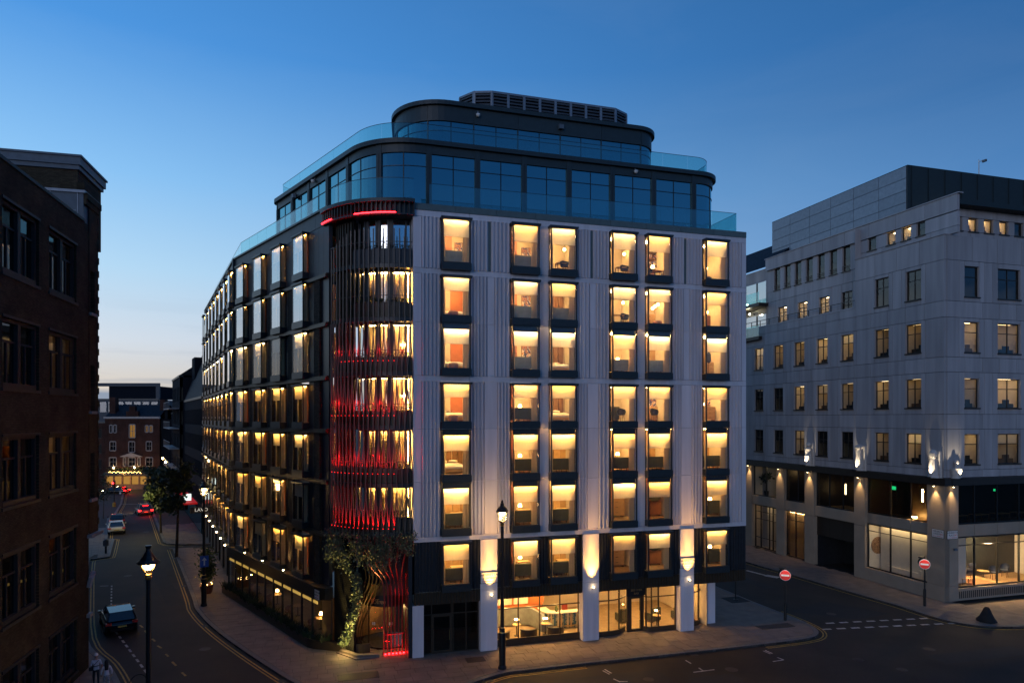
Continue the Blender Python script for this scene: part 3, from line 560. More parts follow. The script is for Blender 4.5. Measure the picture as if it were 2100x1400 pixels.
# --- front facade (white): six columns of windows
UC=[1.64,5.95,8.42,12.55,15.05,19.3]
ROWS=[(22.99,3.10,'cap',1.02),(19.86,2.80,'cap',.80),(16.72,3.12,'flush',.86),(13.57,2.77,'cap',.78),(10.41,3.13,'flush',.90),(7.22,3.17,'flush',.92),(3.92,2.94,'cap',.95)]
FURN=[['SA','SA','PD','PD','BK','LC'],['BP','SA','SW','CT','GL','WL'],['BP','SA','BD','SP','SL','CO'],['BP','SP','BD','CH','TV','LT'],['BD','SP','SL','SP','SL','SL'],['S','SP','S','CB','DM','AC'],['S','SP','S','CB','DM','AC']]
FEAT={'SA':'pink','SW':'wood','BP':'orange_r','BD':'wood','SP':'orange','SL':'woodl','S':'woodl','GL':'orange','CB':'orange_full','DM':'orange_full','AC':'wood','BK':'wood','CO':'woodl','WL':None}
for r,(z,H,st,drop) in enumerate(ROWS):
    for c,u in enumerate(UC):
        code=FURN[r][c]; w_,M=hotel_window(FF,u,z,H,st,1 if r>1 else 1,drop,FEAT.get(code),lampy=code not in('DM','AC','CB'))
        pos=f'{ORD[c]} front window, {ROWN[r]}'
        gp='furniture in the lit hotel rooms'
        def lb(s): return f'{s}, {pos}'
        cx=WW/2
        def FM(x,y,z_): return M@T(min(x+(.19,.3,.36,.47,.53,.66)[c]*y*.8-.05,WW+.12),y,z_)
        if code in('SA','SW','SP','SL','S'):
            wide=1.35
            sofa(FM(cx-.1,0.22,0),lb('grey sofa, back to the glass' if r<3 else 'dark sofa, back to the glass'),gp,sofag if r<3 else sofad)
        if code=='SA': picture(FM(1.42,2.38,1.35),lb('painting in dark blue and pink'),gp)
        if code=='SP':
            table(FM(.95,1.66,0),lb('low wooden table'),gp,.8,.5); table_lamp(FM(.75,1.66,0),lb('glowing shaded table lamp'),gp)
            bed(FM(1.15,1.85,0)@Matrix.Scale(.45,4),lb('white rumpled day bed'),gp)
        if code in('SL','S'): table(FM(1.1,1.33,0),lb('wooden table with pale top'),gp,.8,.6)
        if code in('BP','BD'):
            bed(FM(cx,1.25 if code=='BP' else .9,0),lb('white bed'),gp)
        if code=='BP': pouf(FM(cx-.05,0.55,0),lb('round pink stool' ),gp)
        if code=='PD':
            pendant(FM(.42,1.17,0),lb('dark drum pendant lamp'),gp,H-.45); globe(FM(1.22,1.5,1.75),lb('glowing white globe lamp'),gp); table(FM(1.0,1.11,0),lb('wooden desk'),gp,.8,.5); chair(FM(1.15,0.7,0),lb('dark blue chair'),gp)
        if code=='BK':
            wall_shelf(FM(.7,2.21,0),lb('dark wooden bookcase'),gp); table(FM(.9,1.39,0),lb('long wooden table'),gp,1.1,.6); table_lamp(FM(.75,1.39,0),lb('glowing table lamp'),gp); chair(FM(.35,0.9,0),lb('dark blue chair'),gp)
        if code=='LC': lounge(FM(.75,0.75,0)@RZ(.6),lb('dark leather lounge chair'),gp); globe(FM(.55,2.21,1.35),lb('glowing wall lamp'),gp)
        if code=='CT': chair(FM(1.2,1.0,0),lb('dark blue chair'),gp); table(FM(.7,1.17,0),lb('wooden desk'),gp,.8,.5); pendant(FM(.25,1.17,0),lb('dark drum pendant lamp'),gp,H-.45); globe(FM(1.15,1.6,1.65),lb('glowing white globe lamp'),gp)
        if code=='GL':
            for i,(x,zz) in enumerate(((.75,1.35),(.95,1.5),(1.15,1.62))): globe(FM(x,1.44,zz),lb(['lowest glowing globe','middle glowing globe','highest glowing globe'][i]),gp)
            pouf(FM(1.05,0.9,0),lb('round pink stool'),gp); cabinet(FM(.55,1.77,0),lb('pale wooden sideboard'),gp)
        if code=='WL': globe(FM(.6,2.21,1.4),lb('glowing wall lamp'),gp); armchair(FM(.35,1.11,0),lb('tan armchair'),gp,tanl)
        if code=='CO': coat_stand(FM(.62,1.0,0),lb('coat stand with a dark coat'),gp); cabinet(FM(1.1,1.88,0),lb('pale wooden sideboard'),gp)
        if code=='CH': chair(FM(.95,0.8,0),lb('dark round backed chair'),gp,blackp); armchair(FM(.42,1.17,0),lb('dark armchair'),gp)
        if code=='TV':
            picture(FM(.85,2.32,1.45),lb('dark framed picture'),gp,.8,1.0); chair(FM(.8,0.8,0),lb('dark round backed chair'),gp,blackp); cabinet(FM(.75,2.04,0),lb('pale wooden sideboard'),gp)
        if code=='LT': globe(FM(.4,1.77,1.2),lb('glowing globe lamp'),gp); cabinet(FM(.75,1.44,0),lb('wooden side cabinet'),gp); picture(FM(1.0,2.32,1.6),lb('dark framed picture'),gp,.7,.9)
        if code=='CB': cabinet(FM(.65,1.33,0)@Matrix.Scale(1.25,4),lb('orange wood chest of drawers'),gp)
        if code=='DM': disc_mirror(FM(.85,1.0,1.55),lb('big round dark mirror'),gp); armchair(FM(.95,1.17,0),lb('brown leather armchair'),gp,tanl)
        if code=='AC': armchair(FM(1.0,0.5,0),lb('dark armchair, back to the glass'),gp); table(FM(.75,1.39,0),lb('small round table'),gp,.6,.6,True); table_lamp(FM(.75,1.39,0),lb('glowing small lamp'),gp)
FW=22.66
def flat_panel(Fm,x0,x1,z0,z1,m=white,nm='wall_panel',v=0): return obj(nm,MB().box(x0+.008,x1-.008,v,v+.24,z0+.008,z1-.008),m,HOT,Fm)
def flute_panel(Fm,x0,x1,z0,z1,m=whiteflute,pitch=.235,d=.165,nm='fluted_panel'):
    b=MB(); b.box(x0+.006,x1-.006,.06,.24,z0+.006,z1-.006); n=max(1,round((x1-x0)/pitch)); p=(x1-x0)/n
    for i in range(n):
        a=x0+i*p; b.prism([(a+p*.10,.06),(a+p*.26,.06-d),(a+p*.52,.06-d),(a+p*.68,.06)],z0+.006,z1-.006)
    return obj(nm,b,m,HOT,Fm)
zones=[(23.06,26.09,0),(19.87,22.73,1),(16.72,19.87,1),(13.56,16.39,2),(10.42,13.56,2),(7.19,10.42,2)]
for (z0,z1,kd) in zones:
    ed=[(0,.47,'p'),(.47,1.64,'f')]
    for i,(u0,nx) in enumerate(((1.64+WW,5.95),(5.95+WW,8.42),(8.42+WW,12.55),(12.55+WW,15.05),(15.05+WW,19.3))):
        if i in(1,3): ed.append((u0,nx,'p'))
        else:
            m0=u0+(nx-u0)*(.46 if kd==0 else .43 if kd==1 else .36); m1=u0+(nx-u0)*(.52 if kd==0 else .60 if kd==1 else .67)
            ed+=[(u0,m0,'f'),(m0,m1,'d' if kd==0 else 'p'),(m1,nx,'f')]
    ed+=[(19.3+WW,22.30,'f'),(22.30,FW,'p')]
    for a,b,t in ed:
        if t=='f': flute_panel(FF,a,b,z0,z1)
        elif t=='d': flat_panel(FF,a,b,z0,z1,greycap,'recessed_panel',.04)
        else: flat_panel(FF,a,b,z0,z1)
for z0,z1 in ((26.09,26.45),(22.73,23.06),(16.39,16.72),(6.88,7.19)):
    cuts=[0,1.64,3.37,5.95,7.68,8.42,10.15,12.55,14.28,15.05,16.78,19.3,21.03,FW]
    for a,b in zip(cuts[:-1],cuts[1:]): flat_panel(FF,a,b,z0,z1,white,'band_panel',-.004)
for i in range(9):
    a,b=FW*i/9,FW*(i+1)/9; flat_panel(FF,a,b,26.45,26.85,greycap,'coping_panel',-.04)
# black storey over the street, with the white pilasters running through
pil=[(4.04,5.10),(10.69,11.79),(17.6,18.62)]
holes=[(u,u+WW) for u in UC]
segs=sorted(pil+holes); x=.05; lst=[]
for a,b in segs:
    if a-x>.05: lst.append((x,a))
    x=b
lst.append((x,FW))
for a,b in lst: flute_panel(FF,a,b,3.92,6.88,blackm,.2,.07,'dark_fluted_panel')
x=.05
for a,b in pil+[(FW,FW)]:
    flute_panel(FF,x,a,3.18,3.90,bronzed,.2,.07,'bronze_fluted_band'); x=b
for a,b in pil:
    obj('pilaster',MB().box(a+.004,b-.004,-.03,.75,.13,3.80).box(a+.004,b-.004,-.03,.3,3.815,6.87),white,HOT,FF)
obj('flared_pilaster',MB().prism([(-.06,-.03),(.60,-.03),(.60,.7),(-.06,.7)],.13,3.17),white,HOT,FF)
obj('corner_pilaster',MB().box(20.3,20.9,1.0,1.7,.13,3.15),white,HOT,FF)
obj('soffit',MB().box(.05,FW,.26,3.2,3.10,3.2).box(20.9,FW,3.2,7,3.10,3.2),bronzed,HOT,FF)
obj('side_wall',MB().box(FW-.26,FW-.02,.26,46,3.2,26.8),graph,HOT,FF)
# roof slab under the terraces
rf=[P2(FF,0,.02),P2(FF,FW-.05,.02),P2(FF,FW-.05,46),P2(FL2,-30.8,1),P2(FL2,0,.1),P2(FL,1.8,.1)]
obj('roof_slab',MB().prism(rf,26.45,26.8),darkroof,HOT)
# ---- ground floor of the front: glazed bays
def glazing(Fm,x0,x1,z0,z1,v,cols,transoms,m=bronzed,gl=darkglass,nm='shop_window',base=0):
    b=MB(); t=.06
    b.box(x0,x1,v-.04,v+.04,z1-t,z1)
    b.box(x0,x1,v-.04,v+.04,z0,z0+t+base)
    for i in range(len(cols)): b.box(cols[i]-t/2,cols[i]+t/2,v-.05,v+.05,z0+t+base,z1-t)
    for z in transoms: b.box(x0,x1,v-.045,v+.045,z-.03,z+.03)
    f=obj(nm,b,m,HOT,Fm); zs=[z0+t+base]+list(transoms)+[z1-t]
    for a,c in zip(cols[:-1],cols[1:]):
        for za,zb in zip(zs[:-1],zs[1:]): obj('pane',MB().quad([(a+t/2,v,za),(c-t/2,v,za),(c-t/2,v,zb),(a+t/2,v,zb)]),gl,f,Fm)
    return f
glazing(FF,.62,4.04,.13,3.1,.45,[.65,1.15,2.35,2.45,3.25,4.0],[2.45],gl=darkglass,nm='entrance_glazing')
dr=obj('door',MB().box(1.2,1.28,.40,.5,.15,2.42).box(2.24,2.32,.40,.5,.15,2.42).box(1.28,2.24,.40,.5,.15,.3).box(1.28,2.24,.40,.5,2.3,2.42),bronzed,HOT,FF); obj('handle',MB().box(2.2,2.23,.34,.38,.9,1.5),gold,dr,FF)
glazing(FF,5.1,10.69,.13,3.12,.55,[5.2,6.6,8.0,9.35,10.6],[2.42],gl=glass,base=.36)
obj('dark_jamb_panel',MB().box(5.1,5.19,.3,.6,.13,3.15),blackm,HOT,FF)
glazing(FF,16.35,17.6,.13,3.12,.55,[15.4,16.3,17.55],[2.42],gl=glass,base=.25)
# curved glass either side of the bar door
for poly,nm in ((fillet([P2(FF,11.8,.5),P2(FF,13.3,.5),P2(FF,14.2,1.2)],[0,1.6,0],8),'curved_shop_window'),(fillet([P2(FF,15.3,.9),P2(FF,15.6,.56),P2(FF,16.35,.55)],[0,.5,0],4),'curved_shop_window'),(fillet([P2(FF,18.62,.75),P2(FF,20.1,.75),P2(FF,20.1,6)],[0,1.3,0],8),'curved_shop_window')):
    f=obj(nm,MB().strip(poly,.13,.45,.05,-.05).strip(poly,2.39,2.45,.045,-.045).strip(poly,3.05,3.12,.05,-.05),bronzed,HOT)
    L_=plen(poly); n=max(2,round(L_/1.0))
    for i in range(n):
        q=sub(poly,L_*i/n,L_*(i+1)/n)
        for za,zb in ((.45,2.39),(2.45,3.05)): obj('pane',MB().strip(q,za,zb,.006,-.006),glass,f)
        obj('mullion',MB().strip(sub(poly,L_*i/n,L_*i/n+.06),.45,3.05,.05,-.05),bronzed,f)
dr=obj('bar_door',MB().box(14.2,14.5,.85,1.0,.13,2.5).box(15.15,15.4,.85,1.0,.13,2.5).box(14.5,15.15,.85,1.0,2.3,2.5).box(14.5,15.15,.85,1.0,.13,.3),bronzed,HOT,FF)
obj('pane',MB().quad([(14.5,.92,.3),(15.15,.92,.3),(15.15,.92,2.3),(14.5,.92,2.3)]),glass,dr,FF); obj('handle',MB().box(15.05,15.09,.78,.82,.9,1.5),gold,dr,FF)
sb=obj('bar_sign',MB().box(14.1,15.5,.74,.82,2.5,3.1),blackp,HOT,FF); text('lettering','B\u014dTree',.26,lettb,sb,FF@T(14.8,.735,2.9)); text('lettering','BAR',.2,lettb,sb,FF@T(14.8,.735,2.66))
# bar interior
def shell(nm,Fm,x0,x1,y0,y1,z0,z1,mats,sides=True):
    b=MB(); b.quad([(x0,y1,z0),(x1,y1,z0),(x1,y1,z1),(x0,y1,z1)],0); b.quad([(x0,y0,z0),(x1,y0,z0),(x1,y1,z0),(x0,y1,z0)],1); b.quad([(x0,y0,z1),(x0,y1,z1),(x1,y1,z1),(x1,y0,z1)],2)
    if sides: b.quad([(x0,y0,z0),(x0,y1,z0),(x0,y1,z1),(x0,y0,z1)],0); b.quad([(x1,y1,z0),(x1,y0,z0),(x1,y0,z1),(x1,y1,z1)],0)
    return obj(nm,b,mats,HOT,Fm)
shell('bar_room',FF,5.0,20.0,.62,7.5,.14,3.09,[cream,carpet,ceilm])
shell('lobby_room',FF,.3,4.9,.6,5,.14,3.09,[bronzed,carpet,bronzed])
for i in range(4): obj('wall_panel',MB().box(5.2+i*1.15,6.2+i*1.15,4.55,4.62,1.5,3.0),duvet if i<3 else orange,HOT,FF)
obj('partition',MB().box(5.0,9.6,4.63,4.75,.14,3.05),orange,HOT,FF)
for x,y in ((6,1.6),(7.6,1.7),(9.4,1.6),(6.6,3.4),(8.6,3.6),(10.4,3.2),(12.4,2.3),(14.8,2.6),(16.6,1.9),(13.4,4.4),(16.5,4.6),(18.9,2.6)): obj('ceiling_light',MB().lathe([(.001,0),(.13,0),(.13,.04),(.001,.04)],10),ceil_hot,HOT,FF@T(x,y,3.04))
def banquette():
    t=thing('banquette','long grey curved banquette against the panelled wall of the lit bar','banquette',M=FF@T(7.2,3.9,.14)); M=FF@T(0,0,.14)
    p=fillet([(5.2,4.3),(8.6,4.3),(8.9,2.2)],[0,.9,0],8)[::-1]
    obj('backrest',MB().strip(p,.1,1.25,-.0,-.22),sofag,t,M); obj('seat',MB().strip(p,.1,.5,.65,.01),sofag,t,M)
banquette()
def counter():
    M=FF@T(0,0,.14); t=thing('bar_counter','striped bar counter with a pale stone top in the lit bar','bar counter',M=FF@T(11.5,3,.14))
    p=fillet([(9.2,4.2),(9.2,2.7),(12.6,2.7),(12.9,5.0)],[0,.8,.8,0],8)
    obj('front',MB().strip(p,.05,1.05,0,-.3),stripem,t,M); obj('countertop',MB().strip(p,1.06,1.12,.12,-.5),duvet,t,M); obj('foot_rail',MB().strip(p,.2,.25,.14,.10),gold,t,M)
    n=0; L_=plen(p); s=.1
    while s<L_-.2:
        obj('stripe',MB().strip(sub(p,s,s+.11),.07,1.04,.012,.002),[woodl,teal,curt][n%3],t,M); s+=.23; n+=1
counter()
for i,(x,y) in enumerate(((5.7,1.15),(7.55,1.25),(9.35,1.2))):
    M=FF@T(x,y,.14); nm=['leftmost','middle','rightmost'][i]
    t=thing('tub_chair',f'{nm} of three low curved tub chairs behind the bar window','armchair',M=M,group='tub chairs in the bar')
    obj('backrest',lambda:MB().strip(arc((0,.35),.62,205,335,10),.08,.62,0,-.1),bronzed,t,M,key='tb1'); obj('seat',lambda:MB().lathe([(.48,.1),(.5,.4),(.001,.42)],14,(0,.35)),sofag,t,M,key='tb2'); obj('rail',lambda:MB().strip(arc((0,.35),.64,203,337,10),.625,.67,0.01,-.13),blackp,t,M,key='tb3')
for i,(x,y) in enumerate(((7.0,2.2),(8.85,1.9),(16.7,1.5))):
    M=FF@T(x,y,.14); table(M,f'small round bar table {["by the banquette","before the striped counter","by the right hand bar window"][i]}','round tables in the bar',.55,.55,True)
    M2=M@T(0,0,.74); t=thing('table_lamp',f'small glowing table lamp {["by the banquette","before the striped counter","by the right hand bar window"][i]}','lamp',M=M2,group='lamps on the bar tables'); obj('stem',lambda:MB().lathe([(.07,0),(.07,.015),(.012,.03),(.012,.3)],8),gold,t,M2,key='ts'); obj('lamp_shade',lambda:MB().lathe([(.16,.29),(.15,.335),(.04,.36)],14),globe_e,t,M2,key='tsh')
for i,(x,y) in enumerate(((14.9,2.6),(17.1,2.2),(19.2,2.4))): armchair(FF@T(x,y,.14)@RZ(.4*i),f'dark armchair in the bar {["behind the bar door","by the right hand window","behind the corner glass"][i]}','armchairs in the bar')
M=FF@T(10.0,2.95,.14+1.12); t=thing('vase','green vase standing on the bar counter','vase',M=M); obj('body',MB().lathe([(.07,0),(.12,.12),(.1,.26),(.05,.33),(.08,.38)],10),leafm,t,M,smooth=True)
M=FF@T(10.7,3.0,.14+1.12); t=thing('red_stool','red cushioned seat behind the bar counter','chair',M=FF@T(10.9,3.6,.14)); obj('seat',MB().box(-.2,.2,-.2,.2,.6,.72).box(-.2,.2,.14,.2,.72,1.3),redl,t,FF@T(10.9,3.6,.14)); obj('pedestal',MB().lathe([(.2,0),(.03,.04),(.03,.6)],8),blackp,t,FF@T(10.9,3.6,.14))
# column uplights
for i,(u,lbl) in enumerate(((4.62,'on the pilaster behind the tall street lamp'),(11.28,'on the middle pilaster'),(18.15,'on the right pilaster'))):
    M=FF@T(u+.08,-.10,3.52); t=thing('wall_uplight',f'small bright uplight {lbl}','wall light',M=M,group='uplights on the white pilasters')
    obj('bracket',lambda:MB().box(-.03,.03,.0,.07,-.12,.02),bronzed,t,M,key='u1'); obj('lamp',lambda:MB().lathe([(.001,-.04),(.045,-.02),(.055,.03),(.001,.035)],10,(0,-.05)),spot_e,t,M,key='u2')
    Fo=Matrix(FF); up=(FF.to_3x3()@Vector((0,.045,1)))
    light('SPOT','uplight_beam',aim(PT(FF,u,-.36,3.55),up),2300,(1,.50,.11),t,56,.95,.05); light('SPOT','uplight_throw',aim(PT(FF,u,-.40,3.6),FF.to_3x3()@Vector((0,.055,1))),3200,(1,.50,.12),t,22,1,.05)
# --- left (street) side of the hotel: two straight runs of bays
LROWS=[(23.2,3.0,'cap',1.02),(20.05,2.95,'cap',.9),(16.75,3.1,'cap',.95),(13.5,2.9,'cap',.85),(10.35,2.9,'cap',.85),(7.1,2.95,'cap',.85),(3.72,2.95,'cap',.95)]
LT=[3.12,7.02,10.75,14.72]; L2T=[.9,4.75,8.6,12.5,16.4,20.3,24.2,28.1]
LW=WW
for r,(z,H,st,drop) in enumerate(LROWS):
    for c,t_ in enumerate(LT):
        lit=0 if (r,c) in ((6,2),(5,0),(2,1)) else (2 if r<2 else 1)
        hotel_window(FL,-t_,z,H,st,lit,drop,'woodl' if (c+r)%3 else 'orange',glassL if r<2 else glass,.5,lampy=False)
        if (r,c) in ((6,0),(2,3),(4,1),(3,1),(5,2)): armchair(FL@T(-t_+.9,.9,z+.40),f'dark armchair in the {["bay nearest the round tower","second bay from the tower","third bay from the tower","fourth bay from the tower"][c]} on the street side, {ROWN[r]}','furniture in the lit hotel rooms')
    for c,t_ in enumerate(L2T): hotel_window(FL2,-t_-.6,z,H,st,(0 if (c*3+r)%11==5 else (2 if r<2 else 1)),drop,None,glassL if r<3 else glass,.5,lampy=False)
# cladding of the top row and ribbed brick piers below, dark panels between
def clad(Fm,x0,x1,wins,top):
    ed=[]; x=x0
    for w0 in sorted(wins):
        ed.append((x,w0)); x=w0+LW
    ed.append((x,x1))
    for a,b in ed:
        if b-a<.05: continue
        n=max(1,round((b-a)/.75))
        for i in range(n): flat_panel(Fm,a+(b-a)*i/n,a+(b-a)*(i+1)/n,23.05,26.15,graph,'cladding_panel')
        if b-a>.5:
            mid=(a+b)/2; pw=min(.85,(b-a)*.45)
            flat_panel(Fm,a,mid-pw/2,3.9,22.95,navy,'dark_panel'); flat_panel(Fm,mid+pw/2,b,3.9,22.95,navy,'dark_panel')
            obj('brick_pier',MB().box(mid-pw/2,mid+pw/2,-.14,.24,3.86,22.95),ribbrick,HOT,Fm)
        else: flat_panel(Fm,a,b,3.9,22.95,navy,'dark_panel')
    n=round((x1-x0)/1.9)
    for i in range(n): flat_panel(Fm,x0+(x1-x0)*i/n,x0+(x1-x0)*(i+1)/n,26.17,27.1,graph,'cladding_panel')
    obj('coping',MB().box(x0,x1,-.12,.26,27.1,27.22),darkm,HOT,Fm)
    for z in (22.98,19.98,16.68,13.43,10.28,7.03):
        obj('floor_ledge',MB().box(x0,x1,-.24,.2,z-.14,z+.05).box(x0,x1,-.18,.2,z+.05,z+.12),bronzed,HOT,Fm)
clad(FL,-16.35,1.62,[-t for t in LT],27.2)
clad(FL2,-30.5,-.02,[-t-.6 for t in L2T],27.2)
obj('corner_post',MB().box(-.12,.12,-.16,.1,3.2,27.15),graph,HOT,FL2@RZ(.1))
# ground floor of the street side: canopy, glazing, planter
cp=[(-16.3,.2),(-16.3,-.64),(.9,-.64),(1.75,-.3),(1.75,.2)]
obj('canopy',MB().prism(cp,3.12,3.84),bronzed,HOT,FL)
obj('canopy_strip',MB().box(-16.1,1.0,-.47,-.44,2.74,2.92),band_e,HOT,FL)
gz=fillet([P2(FL,-16.2,-.5),P2(FL,1.1,-.5),P2(FL,1.75,.15)],[0,.9,0],6); GLn=plen(gz)
gf=obj('restaurant_window',MB().strip(gz,3.04,3.12,.05,-.05).strip(gz,.6,.68,.05,-.05),bronzed,HOT)
n=11
for i in range(n+1): obj('mullion',MB().strip(sub(gz,max(0,GLn*i/n-.04),min(GLn,GLn*i/n+.04)),.68,3.04,.06,-.06),blackm,gf)
for i in range(n): obj('pane',MB().strip(sub(gz,GLn*i/n+.04,GLn*(i+1)/n-.04),.68,3.04,.006,-.006),glass,gf)
shell('restaurant_room',FL,-16.2,1.3,-.3,4.5,.3,3.04,[wood,carpet,bronzed])
for i in range(8): obj('ceiling_light',MB().lathe([(.001,0),(.12,0),(.12,.03),(.001,.03)],8),lamp_dim,HOT,FL@T(-15+2.1*i,1.6,2.98))
for i in range(4):
    M=FL@T(-13.5+3.9*i,1.0,.3); nm=['farthest from the tower','second from the far end','third from the far end','nearest the tower'][i]
    table(M,f'round table behind the planted restaurant window, {nm}','restaurant tables',.9,.5,True); chair(M@T(.2,-.75,0),f'chair behind the planted restaurant window, {nm}','restaurant chairs',tanl); i%2 and table_lamp(M,f'small glowing lamp behind the planted restaurant window, {nm}','restaurant lamps')
# planter with its own shrubs
pl=fillet([P2(FL,-16.5,-.55),P2(FL,-16.5,-.98),P2(FL,.9,-.98),P2(FL,3.6,.9),P2(FL,3.9,1.6)],[0,.1,1.6,.9,0],8)
pt=thing('planter','long low bronze planter wall curving round the foot of the restaurant windows','planter',M=T(*PT(FL,-7,-.8,.12)))
obj('trough_wall',MB().strip(pl,.10,.66,0,-.08),bronzed,pt)
inn=[P2(FL,-16.42,-.56),P2(FL,-16.42,-.9),P2(FL,.7,-.9),P2(FL,2.2,.15),P2(FL,3.0,.8),P2(FL,3.2,1.4),P2(FL,1.9,.5),P2(FL,.9,-.53)]
obj('soil',MB().prism(inn,.12,.56),bark,pt)
def leafcloud(n,pts,spread,size,seed,flat=False):
    rnd=random.Random(seed); b=MB()
    for i in range(n):
        c=rnd.choice(pts); p=Vector(c[:3])+Vector((rnd.gauss(0,1),rnd.gauss(0,1),rnd.gauss(0,1)))*(c[3] if len(c)>3 else spread)*.5
        a=Vector((rnd.uniform(-1,1),rnd.uniform(-1,1),rnd.uniform(-.6,1))).normalized(); s=size*rnd.uniform(.6,1.4)
        c2=a.cross(Vector((rnd.uniform(-1,1),rnd.uniform(-1,1),rnd.uniform(-1,1)))).normalized()*s*.45
        b.quad([p-c2*.2,p+a*s*.5-c2,p+a*s,p+a*s*.5+c2])
    return b
def tuft():
    rnd=random.Random(2); b=MB()
    for i in range(70):
        a=rnd.uniform(0,2*PI); r=rnd.uniform(0,.16); x,y=r*math.cos(a)*1.6,r*math.sin(a); h=rnd.uniform(.25,.62); dx,dy=math.cos(a)*h*.5,math.sin(a)*h*.5; w=.02
        b.quad([(x-w,y,0),(x+w,y,0),(x+dx*.6+w*.7,y+dy*.6,h*.7),(x+dx*.6-w*.7,y+dy*.6,h*.7)]); b.quad([(x+dx*.6-w*.7,y+dy*.6,h*.7),(x+dx*.6+w*.7,y+dy*.6,h*.7),(x+dx,y+dy,h*.85)])
    return b
for i in range(44):
    s=i*.42; q=sub(pl,.9+s*.99,.95+s*.99)
    if not q: continue
    d=(Vector(q[-1])-Vector(q[0])).normalized(); nn=Vector((-d.y,d.x))*.22
    o=obj('planter_shrub',tuft,leafd if i%3 else leafm,None,T(q[0][0]+nn.x,q[0][1]+nn.y,.55)@RZ(i*1.7)@Matrix.Scale(random.uniform(.75,1.25),4),key=('tuft',i%3>0)); tag(o,'dark spiky shrub growing in the bronze planter below the restaurant windows','shrub','shrubs in the bronze planter')
# lamps over the canopy
for i,t_ in enumerate((4.35,8.35,12.15)):
    M=FL@T(-t_,-.56,3.86); t=thing('canopy_uplight',f'bright uplight on the canopy, {["nearest the round tower","middle of three","farthest from the tower"][i]}','wall light',M=M,group='uplights on the restaurant canopy')
    obj('housing',lambda:MB().lathe([(.06,-.02),(.07,.06)],8),bronzed,t,M,key='cu1'); obj('lamp',lambda:MB().lathe([(.05,.06),(.055,.1),(.001,.12)],8),spot_e,t,M,key='cu2')
    light('SPOT','uplight_beam',aim(PT(FL,-t_,-.50,3.98),FL.to_3x3()@Vector((0,.12,1))),300,WARM2,t,60,.8)
for i,t_ in enumerate((1.5,5.2,9.0,12.9,17.0,21)):
    M=FL2@T(-t_-.9,-.5,3.45); t=thing('wall_uplight',f'bright wall lamp {ORD[i]} from the bend of the dark street front','wall light',M=M,group='lamps along the dark street front')
    obj('bracket',lambda:MB().box(-.03,.03,0,.5,-.05,.0),bronzed,t,M,key='fw1'); obj('lamp',lambda:MB().lathe([(.06,0),(.07,.08),(.001,.12)],8),spot_e,t,M,key='fw2')
    light('SPOT','uplight_beam',aim(PT(FL2,-t_-.9,-.42,3.6),FL2.to_3x3()@Vector((0,.1,1))),160,WARM2,t,60,.8)
    light('SPOT','downlight_beam',aim(PT(FL2,-t_-.9,-.42,3.4),(0,0,-1)),60,WARM2,t,90,.8)
# dark shopfronts under the second run
for i in range(8): flat_panel(FL2,-2.2-3.7*i-1.9,-2.2-3.7*i,.13,3.3,blackm,'shopfront_panel'); 
glazing(FL2,-30.5,-.3,.2,3.2,.12,[-30.5]+[-30.3+3.7*i for i in range(9)]+[-.4],[],blackm,darkglass,'shopfront')
obj('shopfront_fascia',MB().box(-30.5,-.1,-.30,.2,3.3,3.9),blackm,HOT,FL2)
shell('shopfront_room',FL2,-30.5,-.4,.3,3.5,.14,3.2,[bronzed,carpet,bronzed])
